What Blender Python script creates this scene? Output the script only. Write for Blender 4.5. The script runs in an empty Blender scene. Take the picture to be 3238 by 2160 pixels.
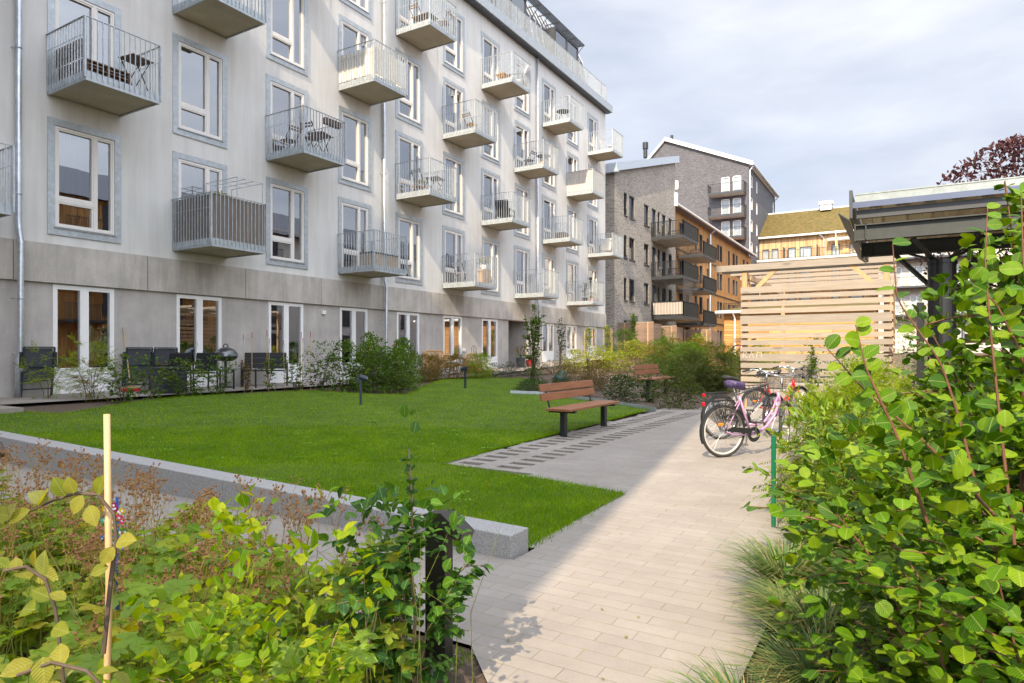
import bpy, math, random
import numpy as np
from mathutils import Vector, Matrix

R = math.radians
PI = math.pi
random.seed(7)
rng = np.random.default_rng(7)
SC = bpy.context.scene
COL = SC.collection

# ------------------------------------------------------------------ camera
# x runs along the apartment facade, y = 0 is that facade, the courtyard is y < 0
cam = bpy.data.objects.new('camera', bpy.data.cameras.new('camera'))
COL.objects.link(cam)
cam.location = (-12.42, -15.66, 1.38)
cam.rotation_euler = (R(90), 0, math.atan2(.51296, .85841) - R(90))
cam.data.sensor_width = 36
cam.data.lens = 22.9
cam.data.shift_y = .00988
cam.data.clip_start = .02
cam.data.clip_end = 2000
SC.camera = cam

# ------------------------------------------------------------------ light
SUN_EL, SUN_AZ = R(40), math.atan2(-.16, -.988)
sdir = Vector((math.cos(SUN_EL) * math.cos(SUN_AZ), math.cos(SUN_EL) * math.sin(SUN_AZ), math.sin(SUN_EL)))
sl = bpy.data.lights.new('sun', 'SUN')
sl.energy = 5.0
sl.angle = R(.5)
sl.color = (1, .82, .58)
sun = bpy.data.objects.new('sun', sl)
COL.objects.link(sun)
sun.location = (0, 0, 60)
sun.rotation_euler = sdir.to_track_quat('Z', 'Y').to_euler()

W = bpy.data.worlds.new('World')
SC.world = W
W.use_nodes = True
wn, wl = W.node_tree.nodes, W.node_tree.links
bg = wn['Background']
bg.inputs['Strength'].default_value = .108
sky = wn.new('ShaderNodeTexSky')
sky.sky_type = 'NISHITA'
sky.sun_disc = False
sky.sun_elevation = SUN_EL
sky.sun_rotation = math.atan2(sdir.x, sdir.y)
sky.air_density = 1.0
sky.dust_density = 1.4
tc = wn.new('ShaderNodeTexCoord')
mp = wn.new('ShaderNodeMapping')
mp.inputs['Scale'].default_value = (1.0, 1.0, 3.4)
mp.inputs['Rotation'].default_value = (R(12), R(8), R(30))
nz = wn.new('ShaderNodeTexNoise')
nz.inputs['Scale'].default_value = 1.7
nz.inputs['Detail'].default_value = 7
nz.inputs['Roughness'].default_value = .55
nz.inputs['Distortion'].default_value = .4
cr = wn.new('ShaderNodeValToRGB')
cr.color_ramp.elements[0].position = .34
cr.color_ramp.elements[0].color = (.72, .72, .72, 1)
cr.color_ramp.elements[1].position = .62
cr.color_ramp.elements[1].color = (1, 1, 1, 1)
nz2 = wn.new('ShaderNodeTexNoise')
nz2.inputs['Scale'].default_value = 2.6
nz2.inputs['Detail'].default_value = 5
cc = wn.new('ShaderNodeValToRGB')
cc.color_ramp.elements[0].position = .36
cc.color_ramp.elements[0].color = (4.15, 4.5, 5.3, 1)
cc.color_ramp.elements[1].position = .66
cc.color_ramp.elements[1].color = (6.2, 6.35, 6.7, 1)
mx = wn.new('ShaderNodeMix')
mx.data_type = 'RGBA'
wl.new(tc.outputs['Generated'], mp.inputs[0])
wl.new(mp.outputs[0], nz.inputs['Vector'])
wl.new(mp.outputs[0], nz2.inputs['Vector'])
wl.new(nz.outputs['Fac'], cr.inputs[0])
wl.new(nz2.outputs['Fac'], cc.inputs[0])
wl.new(cr.outputs[0], mx.inputs[0])
wl.new(sky.outputs[0], mx.inputs[6])
wl.new(cc.outputs[0], mx.inputs[7])
# thin cloud scaled brighter toward the sun, behind the camera, as added fill light
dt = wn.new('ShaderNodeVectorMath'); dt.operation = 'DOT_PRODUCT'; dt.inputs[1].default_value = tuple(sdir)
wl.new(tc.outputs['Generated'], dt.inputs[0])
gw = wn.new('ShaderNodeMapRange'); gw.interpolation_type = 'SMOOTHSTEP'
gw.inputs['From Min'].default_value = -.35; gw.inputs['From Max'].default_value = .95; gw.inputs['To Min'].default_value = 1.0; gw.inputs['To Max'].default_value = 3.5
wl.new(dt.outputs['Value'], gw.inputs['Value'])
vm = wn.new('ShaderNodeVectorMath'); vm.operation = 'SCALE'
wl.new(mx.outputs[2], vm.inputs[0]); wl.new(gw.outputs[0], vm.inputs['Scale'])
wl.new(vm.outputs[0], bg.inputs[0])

SC.view_settings.view_transform = 'Standard'
SC.view_settings.look = 'None'
SC.view_settings.exposure = .66
SC.view_settings.gamma = 1
SC.cycles.max_bounces = 7
SC.cycles.transparent_max_bounces = 12
SC.cycles.caustics_reflective = False
SC.cycles.caustics_refractive = False
SC.cycles.use_denoising = True

# ------------------------------------------------------------------ mesh helpers
def lin(c):
    return tuple(c) + (1,)

class MB:
    def __init__(s):
        s.v = []; s.f = []
    def add(s, vs, fs):
        b = len(s.v)
        s.v += [tuple(map(float, v)) for v in vs]
        s.f += [tuple(b + i for i in f) for f in fs]
        return s
    def box(s, x0, x1, y0, y1, z0, z1):
        x0, x1 = min(x0, x1), max(x0, x1); y0, y1 = min(y0, y1), max(y0, y1); z0, z1 = min(z0, z1), max(z0, z1)
        return s.add([(x0,y0,z0),(x1,y0,z0),(x1,y1,z0),(x0,y1,z0),(x0,y0,z1),(x1,y0,z1),(x1,y1,z1),(x0,y1,z1)],
                     [(0,3,2,1),(4,5,6,7),(0,1,5,4),(1,2,6,5),(2,3,7,6),(3,0,4,7)])
    def bar(s, p, q, w, h=None, up=(0,0,1)):
        p, q = Vector(p), Vector(q); h = w if h is None else h
        d = (q - p).normalized(); u = Vector(up)
        if abs(d.dot(u)) > .98: u = Vector((0,1,0)) if abs(d.y) < .9 else Vector((1,0,0))
        a = d.cross(u).normalized() * (w / 2); b = a.cross(d).normalized() * (h / 2)
        vs = [p-a-b, p+a-b, p+a+b, p-a+b, q-a-b, q+a-b, q+a+b, q-a+b]
        return s.add(vs, [(0,1,2,3),(7,6,5,4),(0,4,5,1),(1,5,6,2),(2,6,7,3),(3,7,4,0)])
    def tube(s, pts, r, n=8, cap=True):
        pts = [Vector(p) for p in pts]; m = len(pts)
        rs = [r] * m if not hasattr(r, '__len__') else list(r)
        b = len(s.v); prev = None
        for i, p in enumerate(pts):
            t = (pts[min(i+1, m-1)] - pts[max(i-1, 0)])
            t = t.normalized() if t.length > 1e-9 else Vector((0,0,1))
            if prev is None:
                u = Vector((0,0,1)) if abs(t.z) < .9 else Vector((1,0,0))
                a = t.cross(u).normalized()
            else:
                a = (prev - t * prev.dot(t))
                a = a.normalized() if a.length > 1e-6 else t.orthogonal().normalized()
            prev = a; c = t.cross(a)
            for k in range(n):
                an = 2 * PI * k / n
                s.v.append(tuple(p + (a * math.cos(an) + c * math.sin(an)) * rs[i]))
        for i in range(m - 1):
            for k in range(n):
                k2 = (k + 1) % n
                s.f.append((b+i*n+k, b+i*n+k2, b+(i+1)*n+k2, b+(i+1)*n+k))
        if cap and n > 2:
            s.f.append(tuple(b + k for k in reversed(range(n))))
            s.f.append(tuple(b + (m-1)*n + k for k in range(n)))
        return s
    def ring(s, c, ax, rad, r, n=36, m=8, sx=1.0):
        c = Vector(c); ax = Vector(ax).normalized(); a = ax.orthogonal().normalized(); b2 = ax.cross(a); b = len(s.v)
        for i in range(n):
            t = 2*PI*i/n; d = a*math.cos(t)+b2*math.sin(t)
            for k in range(m):
                u = 2*PI*k/m
                s.v.append(tuple(c + d*(rad + r*math.cos(u)) + ax*(r*sx*math.sin(u))))
        for i in range(n):
            for k in range(m):
                s.f.append((b+i*m+k, b+((i+1)%n)*m+k, b+((i+1)%n)*m+(k+1)%m, b+i*m+(k+1)%m))
        return s
    def lathe(s, prof, c=(0,0,0), n=20):
        b = len(s.v); c = Vector(c)
        for r, z in prof:
            for k in range(n):
                t = 2*PI*k/n
                s.v.append((c.x+r*math.cos(t), c.y+r*math.sin(t), c.z+z))
        for i in range(len(prof)-1):
            for k in range(n):
                s.f.append((b+i*n+k, b+i*n+(k+1)%n, b+(i+1)*n+(k+1)%n, b+(i+1)*n+k))
        return s
    def prism(s, poly, d):
        d = Vector(d); n = len(poly); p = [Vector(q) for q in poly]
        return s.add(p + [q + d for q in p], [tuple(reversed(range(n))), tuple(range(n, 2*n))] + [(i, (i+1)%n, n+(i+1)%n, n+i) for i in range(n)])
    def sheet(s, poly):
        return s.add(poly, [tuple(range(len(poly)))])
    def build(s, name, m, parent=None, smooth=False, world=False, bev=0, loc=None):
        me = bpy.data.meshes.new(name)
        vs = s.v
        if world and parent is not None:
            r = parent
            while r.parent: r = r.parent
            inv = (Matrix.Translation(r.location) @ Matrix.Rotation(r.rotation_euler.z, 4, 'Z')).inverted()
            vs = [tuple(inv @ Vector(v)) for v in vs]
        if loc is not None:
            l = Vector(loc); vs = [tuple(Vector(v) - l) for v in vs]
        me.from_pydata(vs, [], s.f)
        me.materials.append(m)
        if smooth:
            me.polygons.foreach_set('use_smooth', [True] * len(me.polygons))
        me.update()
        o = bpy.data.objects.new(name, me)
        COL.objects.link(o)
        if loc is not None: o.location = loc
        if parent is not None: o.parent = parent
        if bev:
            b = o.modifiers.new('bevel', 'BEVEL'); b.width = bev; b.segments = 2; b.limit_method = 'ANGLE'
        return o

def npmesh(name, V, F, m, parent=None, smooth=False, loc=None, uv=None):
    """V (n,3) array, F (k,c) array of equal-size faces; parent offset subtracted if loc given"""
    V = np.asarray(V, dtype=np.float32)
    if loc is not None: V = V - np.asarray(loc, dtype=np.float32)
    F = np.asarray(F, dtype=np.int32)
    me = bpy.data.meshes.new(name)
    me.vertices.add(len(V)); me.vertices.foreach_set('co', V.ravel())
    me.loops.add(F.size); me.loops.foreach_set('vertex_index', F.ravel())
    me.polygons.add(len(F))
    me.polygons.foreach_set('loop_start', np.arange(0, F.size, F.shape[1], dtype=np.int32))
    me.update(calc_edges=True)
    if smooth: me.polygons.foreach_set('use_smooth', np.ones(len(F), dtype=bool))
    if uv is not None:
        ul = me.uv_layers.new(name='UVMap'); ul.data.foreach_set('uv', np.asarray(uv, dtype=np.float32)[F.ravel()].ravel())
    me.materials.append(m)
    o = bpy.data.objects.new(name, me)
    COL.objects.link(o)
    if parent is not None: o.parent = parent
    elif loc is not None: o.location = loc
    return o

def tag(o, label=None, cat=None, group=None, kind=None):
    if label: o['label'] = label
    if cat: o['category'] = cat
    if group: o['group'] = group
    if kind: o['kind'] = kind
    return o

def thing(name, label, cat, loc=(0,0,0), rot=0, group=None):
    o = bpy.data.objects.new(name, None)
    o.empty_display_size = .2
    COL.objects.link(o)
    o.location = loc; o.rotation_euler = (0, 0, rot)
    return tag(o, label, cat, group)

def dup(o, loc=None, rot=None, label=None, parent=None, scale=None):
    c = o.copy(); COL.objects.link(c)
    if loc is not None: c.location = loc
    if rot is not None: c.rotation_euler = (0, 0, rot)
    if scale is not None: c.scale = scale
    if label: c['label'] = label
    if parent is not None: c.parent = parent
    for ch in list(o.children):
        dup(ch, parent=c)
    return c

# ------------------------------------------------------------------ materials
def newmat(name):
    m = bpy.data.materials.new(name); m.use_nodes = True
    nt = m.node_tree
    return m, nt, nt.nodes, nt.links, nt.nodes['Principled BSDF']

def posvec(n, l, scale=(1,1,1), obj=False):
    if obj:
        g = n.new('ShaderNodeTexCoord'); out = g.outputs['Object']
    else:
        g = n.new('ShaderNodeNewGeometry'); out = g.outputs['Position']
    mp = n.new('ShaderNodeMapping'); mp.inputs['Scale'].default_value = scale
    l.new(out, mp.inputs[0])
    return mp.outputs[0]

def noise(n, l, vec, scale, detail=4, rough=.55):
    t = n.new('ShaderNodeTexNoise'); t.inputs['Scale'].default_value = scale
    t.inputs['Detail'].default_value = detail; t.inputs['Roughness'].default_value = rough
    l.new(vec, t.inputs['Vector']); return t.outputs['Fac']

def ramp(n, l, fac, stops):
    r = n.new('ShaderNodeValToRGB'); e = r.color_ramp.elements
    while len(e) < len(stops): e.new(.5)
    for i, (p, c) in enumerate(stops):
        e[i].position = p; e[i].color = lin(c)
    l.new(fac, r.inputs[0]); return r.outputs[0]

def mixc(n, l, fac, a, b, mode='MIX'):
    m = n.new('ShaderNodeMix'); m.data_type = 'RGBA'; m.blend_type = mode
    for s, v in ((0, fac), (6, a), (7, b)):
        if hasattr(v, 'links') or isinstance(v, bpy.types.NodeSocket): l.new(v, m.inputs[s])
        elif s == 0: m.inputs[0].default_value = v
        else: m.inputs[s].default_value = lin(v)
    return m.outputs[2]

def bump(n, l, b, h, strength, dist=.01):
    bp = n.new('ShaderNodeBump'); bp.inputs['Strength'].default_value = strength; bp.inputs['Distance'].default_value = dist
    l.new(h, bp.inputs['Height']); l.new(bp.outputs[0], b.inputs['Normal'])

def M(name, col, rough=.6, metal=0.0, var=.12, vscale=3.0, bscale=0, bstr=.2, bdist=.005, stretch=(1,1,1), obj=False):
    """plain surface: base colour broken up by noise, optional bump"""
    m, nt, n, l, b = newmat(name)
    b.inputs['Roughness'].default_value = rough; b.inputs['Metallic'].default_value = metal
    v = posvec(n, l, stretch, obj)
    c = Vector(col)
    if var:
        f = noise(n, l, v, vscale, 5, .6)
        l.new(ramp(n, l, f, [(.25, c * (1 - var)), (.75, c * (1 + var * .7))]), b.inputs['Base Color'])
    else:
        b.inputs['Base Color'].default_value = lin(col)
    if bscale: bump(n, l, b, noise(n, l, v, bscale, 4), bstr, bdist)
    return m

def island(n):
    g = n.new('ShaderNodeNewGeometry'); return g.outputs['Random Per Island']

def leafmat(name, cols, trans=.35, rough=.45, vein=True):
    m, nt, n, l, b = newmat(name)
    k = len(cols)
    c = ramp(n, l, island(n), [(i / max(1, k - 1), cols[i]) for i in range(k)])
    b.inputs['Roughness'].default_value = rough + .08; b.inputs['Specular IOR Level'].default_value = .2
    v = posvec(n, l)
    c2 = mixc(n, l, .35, c, ramp(n, l, noise(n, l, v, 60, 2), [(.3, (.55,.55,.5)), (.7, (1.25,1.25,1.1))]), 'MULTIPLY')
    # pinnate veins and a pale midrib along the leaf, brown spots here and there
    tcn = n.new('ShaderNodeTexCoord'); sp = n.new('ShaderNodeSeparateXYZ'); l.new(tcn.outputs['UV'], sp.inputs[0])
    def mth(op, a, bb):
        q = n.new('ShaderNodeMath'); q.operation = op
        for k_, x_ in enumerate((a, bb)):
            if x_ is None: continue
            if isinstance(x_, (int, float)): q.inputs[k_].default_value = x_
            else: l.new(x_, q.inputs[k_])
        return q.outputs[0]
    av = mth('ABSOLUTE', sp.outputs[1], None)
    ph = mth('SINE', mth('MULTIPLY', mth('SUBTRACT', sp.outputs[0], mth('MULTIPLY', av, .9)), 52), None)
    vf = ramp(n, l, ph, [(.0, (0, 0, 0)), (.9, (1, 1, 1))])
    c2 = mixc(n, l, mth('MULTIPLY', vf, .10 if vein else 0.0), c2, (.0, .0, .0))
    mid = ramp(n, l, av, [(.012, (.45, .45, .45)), (.03, (0, 0, 0))])
    if vein: c2 = mixc(n, l, mid, c2, (.30, .32, .10))
    spot = ramp(n, l, noise(n, l, v, 34, 3, .6), [(.72, (0, 0, 0)), (.76, (.8, .8, .8))])
    c2 = mixc(n, l, spot, c2, (.22, .10, .02))
    l.new(c2, b.inputs['Base Color'])
    if vein:
        bp = n.new('ShaderNodeBump'); bp.inputs['Strength'].default_value = .3; bp.inputs['Distance'].default_value = .0015
        l.new(ph, bp.inputs['Height']); l.new(bp.outputs[0], b.inputs['Normal'])
    t = n.new('ShaderNodeBsdfTranslucent')
    hs = n.new('ShaderNodeHueSaturation'); hs.inputs['Hue'].default_value = .485; hs.inputs['Value'].default_value = 1.7; hs.inputs['Saturation'].default_value = 1.15
    l.new(c2, hs.inputs['Color']); l.new(hs.outputs[0], t.inputs[0])
    ms = n.new('ShaderNodeMixShader'); ms.inputs[0].default_value = trans
    l.new(b.outputs[0], ms.inputs[1]); l.new(t.outputs[0], ms.inputs[2])
    l.new(ms.outputs[0], n['Material Output'].inputs[0])
    return m

def wood(name, c1, c2, axis='y', scale=1.0, rough=.7, knots=.5, gray=0.0):
    """board wood: grain stretched along axis, tone per board, knots"""
    m, nt, n, l, b = newmat(name)
    st = {'x': (.06, 1, 1), 'y': (1, .06, 1), 'z': (1, 1, .06)}[axis]
    v = posvec(n, l, st)
    add = n.new('ShaderNodeVectorMath'); add.operation = 'ADD'
    sc = n.new('ShaderNodeVectorMath'); sc.operation = 'SCALE'; sc.inputs[0].default_value = (13, 17, 19)
    l.new(island(n), sc.inputs['Scale']); l.new(v, add.inputs[0]); l.new(sc.outputs[0], add.inputs[1])
    g = noise(n, l, add.outputs[0], 38 * scale, 5, .65)
    col = ramp(n, l, g, [(.3, c1), (.7, c2)])
    tone = ramp(n, l, island(n), [(0, (.72,.74,.76)), (.5, (1,1,1)), (1, (1.22,1.16,1.08))])
    col = mixc(n, l, .8, col, tone, 'MULTIPLY')
    if knots:
        st2 = {'x': (.35, 1, 1), 'y': (1, .35, 1), 'z': (1, 1, .35)}[axis]
        v2 = posvec(n, l, st2)
        vo = n.new('ShaderNodeTexVoronoi'); vo.inputs['Scale'].default_value = 4.6 * scale
        l.new(v2, vo.inputs['Vector'])
        kf = ramp(n, l, vo.outputs['Distance'], [(.08, (1,1,1)), (.2, (0,0,0))])
        sep = n.new('ShaderNodeMath'); sep.operation = 'MULTIPLY'; sep.inputs[1].default_value = knots
        l.new(kf, sep.inputs[0])
        col = mixc(n, l, sep.outputs[0], col, tuple(Vector(c1) * .45))
    if gray:
        col = mixc(n, l, gray, col, (.30, .28, .26))
    l.new(col, b.inputs['Base Color'])
    b.inputs['Roughness'].default_value = rough
    bump(n, l, b, g, .25, .004)
    return m

def brickmat(name, c1, c2, c3, mortar, w=.25, h=.07, contrast=.5):
    m, nt, n, l, b = newmat(name)
    g = n.new('ShaderNodeNewGeometry')
    sx = n.new('ShaderNodeSeparateXYZ'); l.new(g.outputs['Position'], sx.inputs[0])
    ad = n.new('ShaderNodeMath'); ad.operation = 'ADD'; l.new(sx.outputs[0], ad.inputs[0]); l.new(sx.outputs[1], ad.inputs[1])
    cb = n.new('ShaderNodeCombineXYZ'); l.new(ad.outputs[0], cb.inputs[0]); l.new(sx.outputs[2], cb.inputs[1])
    t = n.new('ShaderNodeTexBrick')
    t.inputs['Scale'].default_value = 1; t.inputs['Brick Width'].default_value = w; t.inputs['Row Height'].default_value = h
    t.inputs['Mortar Size'].default_value = .006; t.inputs['Mortar Smooth'].default_value = .2; t.inputs['Bias'].default_value = 0
    t.inputs['Color1'].default_value = (0, 0, 0, 1); t.inputs['Color2'].default_value = (1, 1, 1, 1); t.inputs['Mortar'].default_value = (.5, .5, .5, 1)
    l.new(cb.outputs[0], t.inputs['Vector'])
    col = ramp(n, l, t.outputs['Color'], [(0, c3), (.16, c1), (.6, c2), (1, tuple(Vector(c2) * 1.2))])
    big = ramp(n, l, noise(n, l, cb.outputs[0], .5, 4), [(.3, (.88,.88,.88)), (.7, (1.1,1.1,1.1))])
    col = mixc(n, l, 1, col, big, 'MULTIPLY')
    l.new(mixc(n, l, t.outputs['Fac'], col, mortar), b.inputs['Base Color'])
    b.inputs['Roughness'].default_value = .85
    inv = n.new('ShaderNodeMath'); inv.operation = 'SUBTRACT'; inv.inputs[0].default_value = 1; l.new(t.outputs['Fac'], inv.inputs[1])
    bump(n, l, b, inv.outputs[0], .4, .008)
    return m

def cladmat(name, c1, c2, c3, pitch=.11, axis='v'):
    """narrow board cladding: boards of differing tone, dark shadow joints"""
    m, nt, n, l, b = newmat(name)
    g = n.new('ShaderNodeNewGeometry')
    sx = n.new('ShaderNodeSeparateXYZ'); l.new(g.outputs['Position'], sx.inputs[0])
    ad = n.new('ShaderNodeMath'); ad.operation = 'ADD'; l.new(sx.outputs[0], ad.inputs[0]); l.new(sx.outputs[1], ad.inputs[1])
    cb = n.new('ShaderNodeCombineXYZ')
    if axis == 'v':
        l.new(sx.outputs[2], cb.inputs[0]); l.new(ad.outputs[0], cb.inputs[1])
    else:
        l.new(ad.outputs[0], cb.inputs[0]); l.new(sx.outputs[2], cb.inputs[1])
    t = n.new('ShaderNodeTexBrick')
    t.inputs['Scale'].default_value = 1; t.inputs['Brick Width'].default_value = 3.1; t.inputs['Row Height'].default_value = pitch
    t.inputs['Mortar Size'].default_value = .008; t.inputs['Mortar Smooth'].default_value = .1; t.inputs['Bias'].default_value = 0
    t.inputs['Color1'].default_value = (0, 0, 0, 1); t.inputs['Color2'].default_value = (1, 1, 1, 1); t.inputs['Mortar'].default_value = (.5,.5,.5,1)
    l.new(cb.outputs[0], t.inputs['Vector'])
    col = ramp(n, l, t.outputs['Color'], [(0, c1), (.5, c2), (1, c3)])
    mp = n.new('ShaderNodeMapping'); mp.inputs['Scale'].default_value = (.5, 12, 1); l.new(cb.outputs[0], mp.inputs[0])
    gr = noise(n, l, mp.outputs[0], 3, 5)
    col = mixc(n, l, .6, col, ramp(n, l, gr, [(.3, (.7,.68,.66)), (.7, (1.15,1.15,1.15))]), 'MULTIPLY')
    l.new(mixc(n, l, t.outputs['Fac'], col, tuple(Vector(c1) * .25)), b.inputs['Base Color'])
    b.inputs['Roughness'].default_value = .75
    inv = n.new('ShaderNodeMath'); inv.operation = 'SUBTRACT'; inv.inputs[0].default_value = 1; l.new(t.outputs['Fac'], inv.inputs[1])
    bump(n, l, b, inv.outputs[0], .5, .01)
    return m

def glassmat(name, tint=(.74,.80,.78), ior=4.6):
    m, nt, n, l, b = newmat(name)
    n.remove(b)
    tr = n.new('ShaderNodeBsdfTransparent'); tr.inputs[0].default_value = lin(tint)
    gl = n.new('ShaderNodeBsdfGlossy'); gl.inputs['Roughness'].default_value = .004; gl.inputs['Color'].default_value = (.92,.95,1,1)
    fr = n.new('ShaderNodeFresnel'); fr.inputs['IOR'].default_value = ior
    v = posvec(n, l)
    bp = n.new('ShaderNodeBump'); bp.inputs['Strength'].default_value = .02; bp.inputs['Distance'].default_value = .02
    l.new(noise(n, l, v, 2.2, 1), bp.inputs['Height']); l.new(bp.outputs[0], gl.inputs['Normal'])
    ms = n.new('ShaderNodeMixShader')
    l.new(fr.outputs[0], ms.inputs[0]); l.new(tr.outputs[0], ms.inputs[1]); l.new(gl.outputs[0], ms.inputs[2])
    l.new(ms.outputs[0], n['Material Output'].inputs[0])
    return m

def galv(name, col=(.46,.53,.58), rough=.5, metal=.55):
    m, nt, n, l, b = newmat(name)
    v = posvec(n, l)
    a = noise(n, l, v, 9, 6, .7); vo = n.new('ShaderNodeTexVoronoi'); vo.inputs['Scale'].default_value = 55; l.new(v, vo.inputs['Vector'])
    c = Vector(col)
    cc = ramp(n, l, a, [(.3, c * .78), (.55, c), (.75, c * 1.25)])
    cc = mixc(n, l, .25, cc, ramp(n, l, vo.outputs['Distance'], [(.1, (.75,.75,.75)), (.6, (1.2,1.2,1.2))]), 'MULTIPLY')
    l.new(cc, b.inputs['Base Color']); b.inputs['Metallic'].default_value = metal; b.inputs['Roughness'].default_value = rough
    return m

def concrete(name, col, stain=.35, streak=True):
    m, nt, n, l, b = newmat(name)
    v = posvec(n, l); c = Vector(col)
    a = noise(n, l, v, 1.1, 6, .65)
    cc = ramp(n, l, a, [(.3, c * .8), (.7, c * 1.12)])
    if streak:
        vs = posvec(n, l, (1.7, 1.7, .22))
        cc = mixc(n, l, stain, cc, ramp(n, l, noise(n, l, vs, 2.2, 6, .7), [(.34, (.5,.47,.42)), (.6, (1.08,1.07,1.05))]), 'MULTIPLY')
    f = noise(n, l, v, 38, 3)
    cc = mixc(n, l, .3, cc, ramp(n, l, f, [(.3, (.8,.8,.8)), (.7, (1.15,1.15,1.15))]), 'MULTIPLY')
    l.new(cc, b.inputs['Base Color']); b.inputs['Roughness'].default_value = .85
    bump(n, l, b, f, .15, .004)
    return m

def stucco(name, col):
    m, nt, n, l, b = newmat(name)
    v = posvec(n, l); c = Vector(col)
    cc = ramp(n, l, noise(n, l, v, .7, 6, .6), [(.3, c * .93), (.7, c * 1.05)])
    vs = posvec(n, l, (2.5, 2.5, .2))
    cc = mixc(n, l, .32, cc, ramp(n, l, noise(n, l, vs, 1.6, 6, .7), [(.36, (.72,.7,.66)), (.6, (1.04,1.04,1.04))]), 'MULTIPLY')
    f = noise(n, l, v, 75, 3, .7)
    cc = mixc(n, l, .25, cc, ramp(n, l, f, [(.3, (.82,.82,.82)), (.7, (1.12,1.12,1.12))]), 'MULTIPLY')
    l.new(cc, b.inputs['Base Color']); b.inputs['Roughness'].default_value = .9
    bump(n, l, b, f, .5, .006)
    return m

MT = {}
MT['stucco'] = stucco('stucco', (.655, .645, .622))
MT['concrete'] = concrete('concrete', (.45, .42, .39), .26)
MT['concrete_band'] = concrete('concrete_band', (.49, .455, .415), .42)
MT['slab_soffit'] = concrete('slab_soffit', (.50, .44, .34), .2, False)
MT['galv'] = galv('galvanised_steel', (.46, .50, .525))
MT['galv_rail'] = galv('galvanised_rail', (.50, .54, .57), .45, .5)
MT['zinc_pipe'] = galv('zinc_pipe', (.55, .58, .62), .38, .7)
MT['frame'] = M('window_frame_paint', (.74, .71, .67), .4, var=.03)
MT['white'] = M('white_paint', (.80, .79, .77), .4, var=.04)
MT['glass'] = glassmat('window_glass')
MT['curtain'] = M('curtain_cloth', (.55, .66, .60), .9, var=.25, vscale=5, stretch=(9, 9, .3))
MT['curtain_pale'] = M('pale_curtain_cloth', (.72, .74, .76), .9, var=.2, vscale=5, stretch=(9, 9, .3))
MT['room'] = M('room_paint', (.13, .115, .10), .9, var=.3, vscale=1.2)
MT['dark'] = M('black_metal', (.02, .022, .024), .42, .2, var=.15)
MT['charcoal'] = M('charcoal_metal', (.055, .06, .068), .5, .2, var=.15)
MT['anthracite'] = M('anthracite_paint', (.028, .031, .036), .5, var=.1)
MT['roof'] = M('roof_metal', (.09, .10, .125), .42, .5, var=.12, vscale=2)
MT['rubber'] = M('rubber', (.028, .028, .03), .8, var=.15)
MT['chrome'] = M('chrome', (.62, .62, .62), .25, 1.0, var=.1)
MT['black_fabric'] = M('black_textile', (.018, .018, .020), .85, var=.2, vscale=40)
MT['grey_fabric'] = M('charcoal_textile', (.05, .053, .06), .8, var=.2, vscale=60)
# ================================================================== ground
def G(x, y):
    x = np.asarray(x, float); y = np.asarray(y, float)
    L = .44 * np.clip((11 + y) / 9, 0, 1) * np.clip((x + 8.68) / .16, 0, 1); t = np.clip((x - 5) / 25, 0, 1); s = t * t * (3 - 2 * t)
    return L + (1.3 - L) * s
def g1(x, y): return float(G(x, y))

def gridmesh(name, xs, ys, zf, m, keep=None):
    X, Y = np.meshgrid(xs, ys, indexing='ij'); Z = zf(X, Y)
    V = np.stack([X, Y, Z], -1).reshape(-1, 3); nx, ny = len(xs), len(ys)
    i, j = np.meshgrid(np.arange(nx - 1), np.arange(ny - 1), indexing='ij')
    if keep is not None:
        cx = (xs[i] + xs[i + 1]) / 2; cy = (ys[j] + ys[j + 1]) / 2
        k = keep(cx, cy); i, j = i[k], j[k]
    i, j = i.ravel(), j.ravel()
    F = np.stack([i*ny+j, (i+1)*ny+j, (i+1)*ny+j+1, i*ny+j+1], -1)
    return npmesh(name, V, F, m, smooth=True)

def soilmat():
    m, nt, n, l, b = newmat('soil')
    v = posvec(n, l)
    a = noise(n, l, v, 26, 8, .75)
    l.new(ramp(n, l, a, [(.3, (.045, .030, .020)), (.55, (.13, .09, .062)), (.75, (.24, .19, .14))]), b.inputs['Base Color'])
    b.inputs['Roughness'].default_value = .95
    bump(n, l, b, a, .9, .04)
    return m
MT['soil'] = soilmat()
xs = np.concatenate([np.arange(-300, -20, 20.), np.sort(np.concatenate([np.arange(-20, 34, .6), [-8.7, -8.68, -8.5]])), np.arange(34, 420, 20.)])
ys = np.concatenate([np.arange(-300, -24, 20.), np.arange(-24, 4, .5), np.arange(4, 300, 20.)])
tag(gridmesh('ground', xs, ys, lambda x, y: G(x, y) - .06, MT['soil']), kind='structure')

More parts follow.
